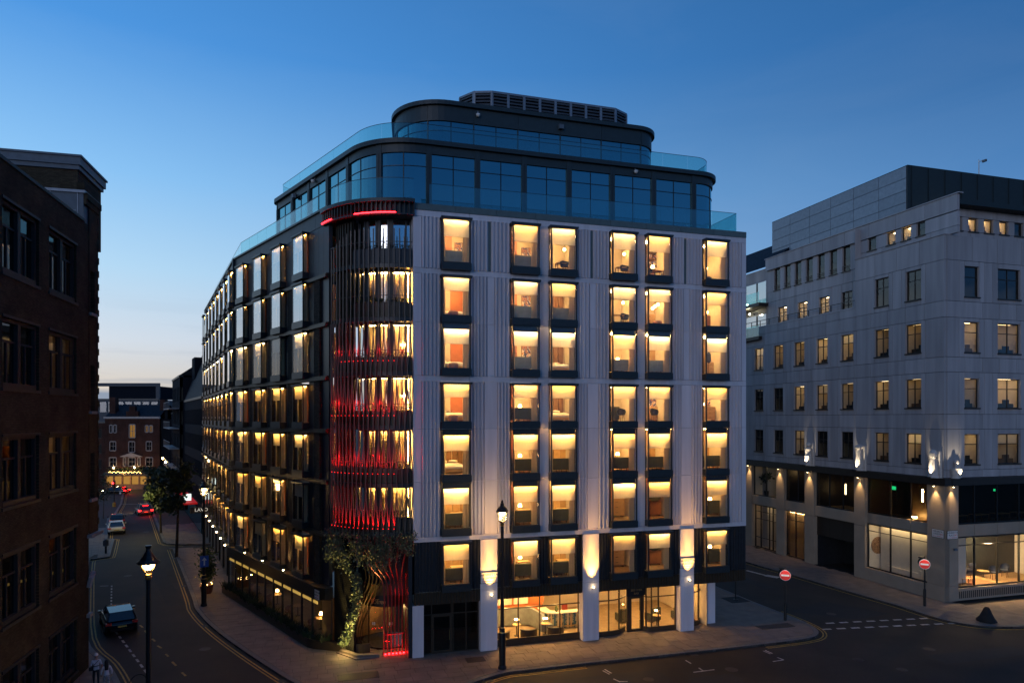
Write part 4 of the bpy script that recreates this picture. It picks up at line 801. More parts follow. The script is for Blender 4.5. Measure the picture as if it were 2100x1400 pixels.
# --- round tower on the corner
A0,A1=-140.5,-74.2; AG=-119.5
FLZ=[(23.35,26.1),(20.2,23.0),(17.0,19.85),(13.85,16.65),(10.45,13.5),(7.6,10.1)]
def tarc(r,a0=A0,a1=A1,n=20): return arc(TO,r,a0,a1,n)
obj('tower_core',MB().strip(tarc(2.75),7.0,26.6,0,-.2),cream,HOT)
obj('screen_wall',MB().strip(tarc(4.55,A0-1,AG,8),3.2,26.4,.06,-.12),perf,HOT)
for i in range(7):
    a=A0+(AG-A0)*(i+.5)/7; obj('screen_rib',MB().strip(tarc(4.66,a-.5,a+.5,1),7.3,25.9,.06,-.02),bronzed,HOT)
for k,(zf,zc) in enumerate(FLZ):
    obj('floor_slab',MB().strip(tarc(4.75),zf-.30,zf,0,-2.0),bronzed,HOT)
    obj('ceiling',MB().strip(tarc(4.1,AG,A1),zc-.02,zc+.03,0,-1.35),ceilm,HOT)
    pb=obj('planter_band',MB().strip(tarc(4.98),zf-.32,zf-.08,0,-.3),darkm,HOT)
    m_=6
    for i in range(m_):
        a,b=AG+3+(A1-AG-3)*i/m_,AG+3+(A1-AG-3)*(i+1)/m_; obj('planter_front',MB().strip(tarc(4.95,a+.3,b-.3,4),zf-.06,zf+.80,0,-.05),bronzed if k else graph,HOT)
    obj('trough',MB().strip(tarc(4.88,AG+2,A1),zf-.05,zf+.72,0,-.34),blackp,HOT)
    rl=obj('balcony_rail',MB().strip(tarc(5.0),zf+1.16,zf+1.20,.02,-.02),lattice,HOT)
    # windows behind
    ms=[AG,AG+6.5,AG+9.5,AG+17,AG+20,AG+27,AG+30.5,AG+41.5,A1+.3]
    fr=obj('tower_window',MB().strip(tarc(4.12,AG,A1),zc-.09,zc,.05,-.05).strip(tarc(4.12,AG,A1),zf,zf+.08,.05,-.05),darkm,HOT)
    for a in ms: obj('mullion',MB().strip(tarc(4.12,a-.7,a+.7,1),zf+.08,zc-.09,.09,-.07),graph,fr)
    for a,b in zip(ms[:-1],ms[1:]):
        if b-a>4: obj('pane',MB().strip(tarc(4.12,a+.7,b-.7,5),zf+.08,zc-.09,.006,-.006),glassL if k==0 else glass,fr)
        else: obj('panel',MB().strip(tarc(4.12,a+.7,b-.7,2),zf+.08,zc-.09,.04,-.02),graph,fr)
    if k>0:
        obj('light_strip',MB().strip(tarc(3.92,AG+1,A1-.5),zc-.09,zc-.05,0,-.05),stripb,HOT)
        if k in(1,4,5):
            b=MB(); nn=150
            for i in range(nn+1):
                a=R(AG+1+(A1-AG-2)*i/nn); r=3.72+.05*math.sin(i*1.15)+.02*math.sin(i*.37)
                b.v+=[(TO[0]+r*math.cos(a),TO[1]+r*math.sin(a),zf+.05),(TO[0]+(r+.02)*math.cos(a),TO[1]+(r+.02)*math.sin(a),zc-.12)]
            for i in range(nn): b.f.append((2*i,2*i+2,2*i+3,2*i+1)); b.m.append(0)
            obj('curtain',b,curt,HOT)
        else:
            for a,m__ in ((-112,woodl),(-101,wood),(-93,orange),(-84,woodl)): obj('feature_wall',MB().strip(tarc(2.80,a-3,a+3,3),zf,zc-.03,.04,0),m__,HOT)
            for i,a in enumerate((-88,-80)): obj('shelf_light',MB().strip(tarc(2.86,a-2.5,a+2.5,3),zf+1.3+.4*i,zf+1.34+.4*i,.03,0),ceil_hot,HOT)
            obj('curtain',curtain_mb(.9,zc-zf-.15,7),curt,HOT,T(TO[0]+3.6*math.cos(R(-97)),TO[1]+3.6*math.sin(R(-97)),zf+.05)@RZ(R(-7)))
    # bushes in the troughs
    for i in range(9):
        a=R(AG+4+(A1-AG-6)*i/8.0)
        o=obj('balcony_bush',lambda:leafcloud(60,[(0,0,.12,.16),(0,0,.25,.2),(.03,0,.36,.14)],.2,.09,4),leafd,None,T(TO[0]+4.7*math.cos(a),TO[1]+4.7*math.sin(a),zf+.70)@RZ(i*2.1+k)@Matrix.Scale(.85+.1*((i*7+k)%4),4),key='bbush')
        tag(o,f'small dark bush in the curved balcony trough of the round tower, {["top","second","third","fourth","fifth","lowest"][k]} balcony','bush',f'bushes on the {["top","second","third","fourth","fifth","lowest"][k]} tower balcony')
# warm cove at the joint of tower and white front
obj('joint_fin',MB().box(-.02,.05,.02,1.1,7.2,26.4),white,HOT,FF)
for zf,zc in FLZ[1:]: obj('light_strip',MB().box(-.20,-.17,.9,.95,zf+.1,zc-.1),strip2,HOT,FF)
# parapet ring with red light
obj('ring_cap',MB().strip(tarc(5.42,-149,-73.2,22),26.78,26.98,0,-.6),roofm,HOT)
obj('ring_base',MB().strip(tarc(5.30,-149,-73.2,22),26.06,26.14,0,-1.3),blackm,HOT)
obj('ring_wall',MB().strip(tarc(5.02,-149,-73.2,22),26.14,26.78,0,-.08),roofm,HOT)
for i in range(26):
    a=-148+74.5*i/25; obj('ring_fin',MB().strip(tarc(5.30,a-.25,a+.25,1),26.14,26.78,0,-.26),lattice,HOT)
obj('red_strip',MB().strip(tarc(5.12,-133,-112.5,8),26.15,26.2,.0,-.03),red_soft,HOT)
for a,b in ((-148,-133),(-112.5,-85)): obj('red_strip',MB().strip(tarc(5.33,a,b,8),26.13,26.17,.02,0),red_e,HOT); obj('red_strip',MB().strip(tarc(5.1,a,b,8),26.15,26.2,.0,-.03),red_soft,HOT)
# lattice: each upright forks in two lower down and weaves past its neighbours
NB=19; sp=(A1-A0-3)/(NB-1)
for i in range(NB):
    a=A0+1.5+sp*i
    pt_=[]
    top=25.3 if i>5 else 24.4+.15*i
    for s in (-1,1):
        path=[]
        zs=[top,19.6] if s<0 else [19.7]
        zs=([top,22.5,19.7] if s<0 else [19.9,19.7])+[19.7-.42*j for j in range(1,31)]
        for z in zs:
            d=0 if z>=19.7 else sp*.5*(.5-.5*math.cos(2*PI*(19.7-z)/6.3))*1.02
            aa=R(a+s*d); rr=TR+(.03*s)
            path.append((TO[0]+rr*math.cos(aa),TO[1]+rr*math.sin(aa),z))
        ra=R(a); obj('lattice_bar',MB().tube(path,.040 if s<0 else .036,4),lattice,HOT)
# red uplights at the foot of each fork
for k,z in enumerate((17.55,14.35,10.95,7.75)):
    for i in range(1,NB-3):
        if k<2 and i<4 and k==0: continue
        a=A0+1.5+sp*i
        for s in (0,):
            p=(TO[0]+5.17*math.cos(R(a)),TO[1]+5.17*math.sin(R(a)),z)
            obj('red_lamp',lambda:MB().lathe([(.001,-.02),(.022,-.01),(.022,.01),(.001,.02)],6),red_dot,HOT,T(*p),key='redlamp')
            if i%2==0 or k>0: light('SPOT','red_beam',aim((p[0],p[1],z+.05),(-.05*math.cos(R(a)),-.05*math.sin(R(a)),1)),700 if k>1 else 380,(1,.003,.004),HOT,50,.9,.03)
for k,z in enumerate((19.1,16.0,12.8)): 
    for a in (-128,-112,-96,-82): light('POINT','red_glow',T(TO[0]+5.35*math.cos(R(a)),TO[1]+5.35*math.sin(R(a)),z-.9),30 if k else 16,(1,.004,.004),HOT)
# base of the tower: dark curved walls, drum with revolving door, sign
DC=(-7.9,43.25)
obj('tower_base_wall',MB().strip(tarc(4.75,A0-1,-118,8),.13,7.2,0,-.25),perf,HOT)
obj('tower_base_back',MB().strip(tarc(3.3,-135,-66,14),3.4,7.1,0,-.2),blackm,HOT)
obj('tower_base_jamb',MB().box(-.30,-.07,.02,2.6,.13,7.0),blackm,HOT,FF)
for i in range(14):
    a=-132+64*i/13; obj('base_rib',MB().strip(tarc(3.38,a-.8,a+.8,1),4.1,7.0,.07,0),blackm,HOT)
obj('bronze_band',MB().lathe([(1.72,3.42),(1.72,4.08)],28,DC),bronze,HOT)
def drum():
    t=obj('revolving_door',MB().lathe([(1.66,2.72),(1.66,3.42),(.2,3.42)],30,DC).lathe([(1.55,.12),(1.6,.20),(1.3,.2)],30,DC),blackp,HOT)
    for i in range(8):
        a0,a1=-170+42.5*i,-170+42.5*(i+1)
        obj('pane',MB().strip(arc(DC,1.52,a0+1,a1-1,6),.2,2.72,.006,-.006),glass,t); obj('mullion',MB().strip(arc(DC,1.52,a0-1.2,a0+1.2,1),.2,2.72,.03,-.03),bronzed,t)
    for i in range(4):
        a=R(20+90*i); obj('door_leaf',MB().strip([(DC[0]+.04*math.cos(a),DC[1]+.04*math.sin(a)),(DC[0]+1.4*math.cos(a),DC[1]+1.4*math.sin(a))],.25,2.6,.015,-.015),glass,t)
    light('POINT','drum_ceiling_light',T(DC[0],DC[1],2.45),240,WARM2,t)
    for a in (-112,-72): 
        for d in (-1.2,1.2): obj('notice',MB().strip(arc(DC,1.535,a+d*2-1.4,a+d*2+1.4,2),1.55,1.72,.004,.001),signw,t)
    return t
rd=drum()
for ch,a in zip('B\u014dTree',(-112,-106,-100.5,-96,-91,-86)):
    x,y=DC[0]+1.675*math.cos(R(a)),DC[1]+1.675*math.sin(R(a)); text('lettering',ch,.42,lettb,rd,Matrix(((-math.sin(R(a)),-math.cos(R(a)),0,x),(math.cos(R(a)),-math.sin(R(a)),0,y),(0,0,1,3.02),(0,0,0,1))))
# the two gathered 'trunks' of bars
def spline(P,k=6):
    P=[Vector(p) for p in P]; out=[]; n=len(P)
    for i in range(n-1):
        p0,p1,p2,p3=[P[max(0,min(n-1,j))] for j in (i-1,i,i+1,i+2)]
        for s in range(k):
            t=s/k; out.append(.5*((2*p1)+(p2-p0)*t+(2*p0-5*p1+4*p2-p3)*t*t+(3*p1-p0-3*p2+p3)*t**3))
    out.append(P[-1]); return out
redbar=mat('red_lit_bar_metal',(.25,.06,.045),.35,metal=.4,noise=.1)
for i in range(7):
    bx=-7.62+.208*i; by=40.62+.062*i; a=R(-104+30*i/6.0*1.0)
    topx,topy=TO[0]+5.1*math.cos(a),TO[1]+5.1*math.sin(a)
    mid=R(-98+20*i/6)
    path=spline([(bx,by,.12),(bx,by,2.0),(bx+.02,by,3.6),(bx-.02-.02*(6-i),by+.02,4.6),((bx+topx)/2-.05*(6-i),(by+topy)/2-.1,5.5),(topx,topy,6.4),(topx,topy,7.3)])
    o=obj('trunk_bar',MB().tube(path,.040,6),redbar,HOT)
    if i<6:
        M=T(bx+.10,by-.05,.16); obj('red_lamp',MB().lathe([(.05,0),(.05,.05),(.001,.06)],8),red_e,HOT,M)
        light('SPOT','red_beam',aim((bx+.10,by-.12,.2),(-.03,.05,1)),150,(1,.01,.012),HOT,50,.9,.03)
obj('trunk_crossbar',MB().tube([(-7.64,40.58,1.32),(-6.36,40.96,1.36)],.035,6),redbar,HOT)
for i in range(2): light('POINT','red_glow',T(-7.2+.6*i,40.35+.15*i,1.2+2.6*i),6,(1,.01,.01),HOT)
for i in range(5):
    a=R(-117+3.2*i); topx,topy=TO[0]+5.05*math.cos(a),TO[1]+5.05*math.sin(a)
    path=spline([(-9.75+.13*i,41.55-.02*i,.12),(-9.75+.14*i,41.5,1.3),(-9.6+.2*i,41.4,2.4),(-9.05+.22*i,41.0,3.7),(-8.72+.22*i,40.75,4.7),(-8.85+.2*i,40.6,5.6),(topx,topy,6.6),(topx,topy,7.3)])
    obj('trunk_bar',MB().tube(path,.042,6),bronze,HOT)
light('SPOT','trunk_uplight',aim((-9.0,40.2,.3),(.06,.13,1)),70,WARM2,HOT,40,.8)
# steps beside the entrance
for i,(z,w) in enumerate(((.13,.62),(.26,.34))):
    o=obj('entrance_step',MB().prism([(-10.55+.2*i,40.95),(-9.1,39.75+.25*i),(-7.9+.1*i,40.15),(-8.0,40.35),(-9.0,40.05+.2*i),(-10.2,41.2)],z-.13 if i else .1,z+.06),slabm); o['kind']='structure'
# climbing plant round the foot of the lattice
pts=[]
rnd=random.Random(11)
for i in range(90):
    a=A0+2+(A1-A0-3)*rnd.random(); f=(a-A0)/(A1-A0); low=5.75+.35*math.sin(i)+(.3 if f>.75 else 0)
    z=rnd.uniform(low,7.35); rr=5.1+.25*rnd.random()+.25*(7.4-z)*.3; pts.append((TO[0]+rr*math.cos(R(a)),TO[1]+rr*math.sin(R(a)),z,.34))
for i in range(34):       # sweep down to the trunk
    f=i/33; x=-10.9+1.55*f; z=6.9-2.2*f; pts.append((x,41.6-.9*f+rnd.uniform(-.1,.1),z+rnd.uniform(-.1,.5)*(1-f),.34-.1*f))
trunkv=spline([(-9.35,40.7,4.7),(-9.25,40.75,3.9),(-9.35,40.8,3.0),(-9.6,40.85,2.0),(-9.85,40.95,1.2),(-10.1,41.0,.7)],8)
for p in trunkv:
    for _ in range(2): pts.append((p.x+rnd.uniform(-.12,.12),p.y+rnd.uniform(-.1,.1),p.z,.22))
vine=thing('climbing_plant','leafy green climber wrapping the foot of the round tower beside the entrance','climbing plant',M=T(-9.6,40.9,.5))
obj('stem',MB().tube([tuple(p) for p in trunkv],.05,6),bark,vine)
obj('foliage',leafcloud(9500,pts,.3,.105,3),leafb,vine,kind='stuff')
obj('flowers',leafcloud(260,pts,.34,.07,9),redl,vine,kind='stuff')
for i in range(34):
    c=rnd.choice(pts[:90]); x,y,z,_=c; l=rnd.uniform(.4,.9)
    obj('hanging_spray',lambda:leafcloud(60,[(0,0,-.12*j,.14) for j in range(6)],.12,.08,21),leafb,vine,T(x,y,z)@RZ(i)@Matrix.Scale(l*1.3,4),key='spray')
light('SPOT','vine_uplight',aim((-9.75,40.05,.32),(.07,.20,1)),2300,(1,.70,.20),vine,52,.7)
light('POINT','vine_base_glow',T(-9.95,40.35,.75),55,(1,.72,.22),vine)
# --- set back roof storeys
def storey(off,ul,tl,ur,z0,z1,rl,rr,fasc,nm,bays,glz0,back):
    P0=P2(FL,-tl,off); 
    # corner of the two offset walls
    def isect():
        p=Vector(P2(FL,0,off)); d=Vector((-dL[0],-dL[1])); q=Vector(P2(FF,0,off)); e=Vector(dF); det=d.x*-e.y+e.x*d.y
        t=((q.x-p.x)*-e.y+e.x*(q.y-p.y))/det; return tuple(p+d*t)
    c=isect(); r_=P2(FF,ur,off); b_=P2(FF,ur,off+back)
    poly=fillet([P2(FL,-tl-.3,off+6),P0,c,r_,b_],[0,.7,rl,rr,0],14)
    return poly
S8=storey(2.0,0,12.6,21.95,27,31.4,4.2,1.6,.6,'s8',7,27.3,14)
c9=P2(FF,-.5,5.2); S9=fillet([(c9[0]-1.3,c9[1]+9),c9,P2(FF,18.8,5.2),P2(FF,18.8,17)],[0,3.2,1.6,0],14)
def build_storey(poly,z0,z1,fz,bay,trans,name,piers):
    Ln=plen(poly)
    obj('roof_edge',MB().strip(poly,z1-.28,z1,.32,-1.2),roofm,HOT)
    obj('roof_deck',MB().prism([tuple(p) for p in poly],z1-.30,z1-.05),darkroof,HOT)
    n=round(Ln/bay)
    st=obj('storey_wall',MB().strip(poly,z0,z0+.25,.03,-.1).strip(poly,z1-.42,z1-.28,.05,-.2),roofm,HOT)
    for i in range(n):
        a,b=Ln*i/n,Ln*(i+1)/n
        obj('fascia_panel',MB().strip(sub(poly,a+.012,b-.012),fz,z1-.30,.10,-.05),roofm,HOT)
        pw=.17 if piers else .04
        obj('pier',MB().strip(sub(poly,max(0,a-pw),min(Ln,a+pw)),z0,z1-.3,.14 if piers else .06,-.1),roofm,HOT)
        if piers: obj('pier_joint',MB().strip(sub(poly,max(0,a-.02),a+.02),z0,fz,.16,.0),darkm,HOT)
        w=obj('storey_window',MB().strip(sub(poly,a+pw,b-pw),trans-.018,trans+.018,.04,-.04).strip(sub(poly,(a+b)/2-.02,(a+b)/2+.02),z0+.25,fz,.04,-.04),darkm,HOT)
        for p,q in ((a+pw,(a+b)/2-.035),((a+b)/2+.035,b-pw)):
            for za,zb in ((z0+.25,trans-.03),(trans+.03,fz)): obj('pane',MB().strip(sub(poly,p,q),za,zb,.006,-.006),roofglass,w)
    obj('storey_core',MB().strip(poly,z0,z1-.3,-1.6,-1.8),blackm,HOT)
build_storey(S8,26.8,31.35,30.55,3.05,29.75,'s8',True)
build_storey(S9,31.3,35.45,34.15,3.1,33.5,'s9',False)
def balustrade(poly,z0,z1,bay=1.9):
    Ln=plen(poly); n=max(1,round(Ln/bay))
    b=obj('balustrade',MB().strip(poly,z0,z0+.10,.03,-.03),darkm,HOT)
    for i in range(n): obj('glass_panel',MB().strip(sub(poly,Ln*i/n+.012,Ln*(i+1)/n-.012),z0+.10,z1,.008,-.008),balglass,b)
    obj('top_edge',MB().strip(poly,z1,z1+.025,.012,-.012),darkm,b)
bf=[P2(FF,1.0,.45),P2(FF,22.2,.45),P2(FF,22.2,12)]; balustrade(bf,26.85,28.2)
bl=[P2(FL2,-24,.5),P2(FL2,0,.5),P2(FL,-1.2,.5)]; balustrade(bl,27.1,28.55)
balustrade(arc(TO,4.75,-140,-73,16),26.98,28.35)
S8t=storey(2.25,0,12.3,21.7,0,0,4.0,1.5,0,'',0,0,10); balustrade(S8t,31.36,32.5)
def louvre():
    pts=[P2(FF,4.6,8.6),P2(FF,5.4,7.4),P2(FF,6.6,7.0),P2(FF,16.2,7.0),P2(FF,17.4,7.6),P2(FF,17.6,9)]
    t=thing('louvred_plant_enclosure','grey louvred plant enclosure with chamfered ends on the very top of the hotel roof','roof plant',M=T(*PT(FF,11,8,35.4)))
    obj('top_rail',MB().strip(pts,37.35,37.5,.06,-.06),zinc,t); obj('inner_wall',MB().strip(pts,35.4,37.3,-.25,-.4),blackm,t)
    obj('lid',MB().prism(pts,37.3,37.36),darkroof,t)
    cuts=[0]; acc=0
    for a,b in zip(pts[:-1],pts[1:]):
        l=math.dist(a,b); k=max(1,round(l/1.2)); cuts+=[acc+l*j/k for j in range(1,k+1)]; acc+=l
    for s in cuts: obj('post',MB().strip(sub(pts,max(0,s-.09),min(acc,s+.09)),35.3,37.4,.09,-.05),zinc,t)
    for a,b in zip(cuts[:-1],cuts[1:]):
        q=sub(pts,a+.09,b-.09)
        for j in range(8):
            z=35.55+.23*j; m=MB(); m.strip(q,z,z+.03,.06,-.10); 
            obj('louvre_slat',m.strip(q,z+.03,z+.11,.06,.03),MT['far_grey_cladding'],t)
louvre()
# cameras and small fittings on the roof storeys
for i,(poly,s,z,lbl) in enumerate(((S8,.80,30.9,'left of the upper glazed storey'),(S9,.86,34.7,'at the right end of the topmost storey'),(S8,.84,30.9,'at the right end of the lower glazed storey'),(S9,.30,34.8,'at the rounded left corner of the topmost storey'))):
    Ln=plen(poly); s={0:.23,1:.80,2:.66,3:.34}[i]
    q=sub(poly,Ln*s,Ln*s+.2); d=(Vector(q[-1])-Vector(q[0])).normalized(); nn=Vector((d.y,-d.x)); p=Vector(q[0])+nn*.16
    M=Matrix(((d.x,-nn.x,0,p.x),(d.y,-nn.y,0,p.y),(0,0,1,z),(0,0,0,1)))
    t=thing('security_camera',f'small pale dome camera {lbl}','camera',M=M,group='roof cameras'); obj('bracket',lambda:MB().box(-.04,.04,-.02,.08,.0,.22),zinc,t,M,key='sc1'); obj('dome',lambda:MB().lathe([(.001,-.22),(.10,-.18),(.14,-.08),(.14,0),(.001,.02)],10,(0,-.1)),whitep,t,M,key='sc2',smooth=True)
for poly,s,z,lbl in ((S9,.50,34.5,'in the middle of the topmost fascia'),(S8,.17,30.5,'on the street side fascia of the lower glazed storey')):
    Ln=plen(poly); q=sub(poly,Ln*s,Ln*s+.2); d=(Vector(q[-1])-Vector(q[0])).normalized(); nn=Vector((d.y,-d.x)); p=Vector(q[0])+nn*.14
    M=Matrix(((d.x,-nn.x,0,p.x),(d.y,-nn.y,0,p.y),(0,0,1,z),(0,0,0,1)))
    t=thing('flood_light',f'unlit square flood light {lbl}','flood light',M=M,group='unlit flood lights on the roof storeys'); obj('housing',lambda:MB().prism([(-.2,-.02),(.2,-.02),(.16,-.22),(-.16,-.22)],0,.3),leadp,t,M,key='fl1'); obj('bracket',lambda:MB().box(-.05,.05,-.02,.06,.3,.4),darkm,t,M,key='fl2')
# street name plates
def nameplate(Fm,u,v,z,l1,l2,lbl,w=1.05,h=.62):
    M=Fm@T(u,v,z); t=thing('street_name_sign',lbl,'street sign',M=M)
    obj('frame',lambda:MB().box(-w/2-.03,w/2+.03,-.0,.03,-h/2-.03,h/2+.03),lettk,t,M,key=('np1',w)); obj('plate',lambda:MB().box(-w/2,w/2,-.012,.0,-h/2,h/2),signw,t,M,key=('np2',w))
    text('lettering',l1,.20*w/1.05,lettk,t,M@T(0,-.014,h*.27)); 
    b=l2.rsplit(' ',1); text('lettering',b[0],.20*w/1.05,lettk,t,M@T(-.10*w,-.014,-h*.06)); text('postcode',b[1],.20*w/1.05,lettr,t,M@T(.33*w,-.014,-h*.06)); text('small_lettering','CITY OF WESTMINSTER',.085*w/1.05,lettr,t,M@T(0,-.014,-h*.35))
nameplate(FF,4.57,-.05,4.55,'HENRIETTA','PLACE W1','white HENRIETTA PLACE sign on the uplit pilaster behind the tall street lamp')
nameplate(FF,18.11,-.05,4.62,'HENRIETTA','PLACE W1','white HENRIETTA PLACE sign on the right hand uplit pilaster')
nameplate(FL,1.15,-.62,3.42,'MARYLEBONE','LANE W1','white MARYLEBONE LANE sign on the dark corner above the restaurant window',.9,.55)
# ------------------------------------------------------------------ stone office building on the right
OFF=thing('stone_office_building','pale stone panelled office building across the side street with rows of dark framed windows','office building',M=T(33.07,52.2,0))
def spanel(Fm,x0,x1,z0,z1,v=0,m=stone,par=None,nm='stone_panel',th=.25):
    if x1-x0<.03 or z1-z0<.03: return
    obj(nm,MB().box(x0+.016,x1-.016,v,v+th,z0+.016,z1-.016),m,par or OFF,Fm)
def office_window(Fm,u,z,w,h,lit=1,v=0,bars=True,par=None,div=True,kind=0,mull=1,depth=3.4):
    par=par or OFF; k=(round(w,2),round(h,2),div,mull); M=Fm@T(u,v,z)
    def fr():
        b=MB(); t=.06
        b.box(0,w,.16,.24,0,t); b.box(0,w,.16,.24,h-t,h); b.box(0,t,.16,.24,t,h-t); b.box(w-t,w,.16,.24,t,h-t)
        for i in range(mull): xm=w*(i+1)/(mull+1); b.box(xm-t/2,xm+t/2,.155,.235,t,h-t)
        if div: b.box(t,w-t,.15,.23,h*.66-t/2,h*.66+t/2)
        b.box(-.06,w+.06,-.09,.24,-.10,-.004); return b
    win=obj('window',fr,brownm,par,M,key=('ow',k))
    obj('pane',lambda:MB().quad([(.06,.20,.06),(w-.06,.20,.06),(w-.06,.20,h-.06),(.06,.20,h-.06)]),darkglass if not lit else glass,win,M,key=('op',k,bool(lit)))
    def room():
        b=MB(); x0,x1,y0,y1,z0,z1=-.5,w+.5,.25,depth,-.3,h+.12
        b.quad([(x0,y1,z0),(x1,y1,z0),(x1,y1,z1),(x0,y1,z1)],0); b.quad([(x0,y0,z0),(x0,y1,z0),(x0,y1,z1),(x0,y0,z1)],0); b.quad([(x1,y1,z0),(x1,y0,z0),(x1,y0,z1),(x1,y1,z1)],0)
        b.quad([(x0,y0,z0),(x1,y0,z0),(x1,y1,z0),(x0,y1,z0)],1); b.quad([(x0,y0,z1),(x0,y1,z1),(x1,y1,z1),(x1,y0,z1)],2); return b
    obj('room_shell',room,[cream,carpet,ceilm],win,M,key=('or',k,depth))
    if lit:
        for i in range(2 if lit>1 else 1): obj('light_bar',lambda:MB().box(-.2,w+.1,0,.10,0,.04),(office_e,office_d,office_e)[int(u*5+z)%3] if lit!=3 else office_e,win,M@T(.05,.9+1.3*i,h+.05),key=('ol',k,0 if lit==3 else int(u*5+z)%3))
        obj('desk',lambda:MB().box(.1,w-.1,.5,1.0,.02,.36).box(w*.5,w*.8,.55,.6,.36,.66),[wood,blackp,bronzed][kind%3],win,M,key=('od',k,kind%3))
        if kind%4==1: obj('blind',lambda:MB().quad([(.07,.27,h*.68),(w-.07,.27,h*.68),(w-.07,.27,h-.05),(.07,.27,h-.05)]),blindm,win,M,key=('ob',k))
    else: obj('blind',lambda:MB().quad([(.07,.27,h*.55),(w-.07,.27,h*.55),(w-.07,.27,h-.05),(.07,.27,h-.05)]),graph,win,M,key=('odk',k))
WT=[22.55,19.35,16.2,13.06,9.9,6.0,2.83]; Ww=1.45
def stone_row(Fm,x0,x1,z0,z1,wins,wz0,wz1,v=0,edge=.42,par=None):
    """one storey band: pier panels, and a frame of panels round every window"""
    x=x0
    for (a,b) in sorted(wins):
        e0,e1=a-edge,b+edge
        n=max(1,round((e0-x)/1.6)) if e0-x>.9 else 1
        for i in range(n): spanel(Fm,x+(e0-x)*i/n,x+(e0-x)*(i+1)/n,z0,z1,v,par=par)
        spanel(Fm,e0,a,z0,z1,v,par=par); spanel(Fm,b,e1,z0,z1,v,par=par); spanel(Fm,a,b,wz1,z1,v,par=par); spanel(Fm,a,b,z0,wz0-.10,v,par=par); x=e1
    n=max(1,round((x1-x)/1.6)); 
    for i in range(n): spanel(Fm,x+(x1-x)*i/n,x+(x1-x)*(i+1)/n,z0,z1,v,par=par)
def plain_row(Fm,x0,x1,z0,z1,v=0,w=1.75,par=None):
    n=max(1,round((x1-x0)/w))
    for i in range(n): spanel(Fm,x0+(x1-x0)*i/n,x0+(x1-x0)*(i+1)/n,z0,z1,v,par=par)
XL=-27.0
wr=[(-t-Ww/2,-t+Ww/2) for t in WT]
litmap={'C':[0,0,1,0,0,1,1],'B':[0,0,1,2,1,1,2],'A':[2,2,2,2,1,1,2]}
for nm,z0,z1,wz0,wz1 in (('C',10.2,13.35,10.62,12.95),('B',14.5,17.75,15.03,17.3),('A',18.9,21.95,19.42,21.73)):
    stone_row(FRL,XL,-.02,z0,z1,wr,wz0,wz1)
    for i,(a,b) in enumerate(wr): office_window(FRL,a,wz0,Ww,wz1-wz0,litmap[nm][i],kind=i+ord(nm))
for z0,z1 in ((9.62,10.2),(13.35,14.5),(17.75,18.9)): plain_row(FRL,XL,-.02,z0,z1)
plain_row(FRL,XL,-8.95,21.95,23.2); plain_row(FRL,-8.95,-.02,21.95,23.2); plain_row(FRL,XL,-8.95,23.2,23.95)
stone_row(FRL,-8.95,-.02,23.2,26.35,wr[5:],23.68,26.05); 
for a,b in wr[5:]: office_window(FRL,a,23.68,Ww,2.37,0)
plain_row(FRL,-8.95,-.02,26.35,28.25,w=2.2)
obj('step_return',MB().box(-8.97,-8.95,.0,2.0,23.2,31),stone,OFF,FRL)
# set back upper floors of the left part
sb=.8
UL=[(-20.43,-19.06),(-17.38,-16.03),(-14.34,-13.05),(-11.45,-10.12)]
stone_row(FRL,-22.2,-8.97,23.6,26.6,UL,24.12,25.82,sb)
for i,(a,b) in enumerate(UL): office_window(FRL,a,24.12,b-a,1.70,3 if i<3 else 0,sb,kind=3)
TL=[(-21.05+1.62*i,-21.05+1.62*i+.95) for i in range(8)]
plain_row(FRL,-22.2,-8.97,26.6,27.7,sb,2.2)
x=-22.2
for a,b in TL: spanel(FRL,x,a,27.7,30.0,sb); x=b
spanel(FRL,x,-8.97,27.7,30.0,sb)
for a,b in TL: office_window(FRL,a,27.72,b-a,2.26,0,sb,div=False,mull=0)
for a,b in TL: obj('juliet_rail',MB().box(a,b,sb-.04,sb,28.15,28.19).box(a,b,sb-.04,sb,27.95,27.98),brownm,OFF,FRL)
AT=[(-8.13,-7.2),(-6.05,-5.17),(-4.54,-3.64),(-3.08,-2.27)]
x=-8.97
for a,b in AT: spanel(FRL,x,a,28.85,29.95,.6); x=b; 
spanel(FRL,x,.6,28.85,29.95,.6); plain_row(FRL,-8.97,.6,28.3,28.85,.6,2.2)
for i,(a,b) in enumerate(AT): office_window(FRL,a,28.87,b-a,1.06,(0,1,2,0)[i],.6,div=False,mull=0,depth=2.4)
plain_row(FRL,-22.2,.58,30.0,31.25,.57,3.0)
obj('coping',MB().box(-22.3,.75,.5,1.0,31.25,31.33),stone,OFF,FRL); obj('ledge',MB().box(-8.95,-.0,-.06,.7,28.25,28.31),stone,OFF,FRL)
obj('terrace_parapet',MB().box(XL,-8.95,-.03,.3,23.95,24.08),stone,OFF,FRL)
rail=obj('terrace_rail',MB().box(XL,-9,.32,.36,24.72,24.78),brownm,OFF,FRL)
for i in range(12): obj('baluster',MB().box(-9.3-1.5*i,-9.24-1.5*i,.31,.37,24.0,24.72),brownm,rail,FRL)
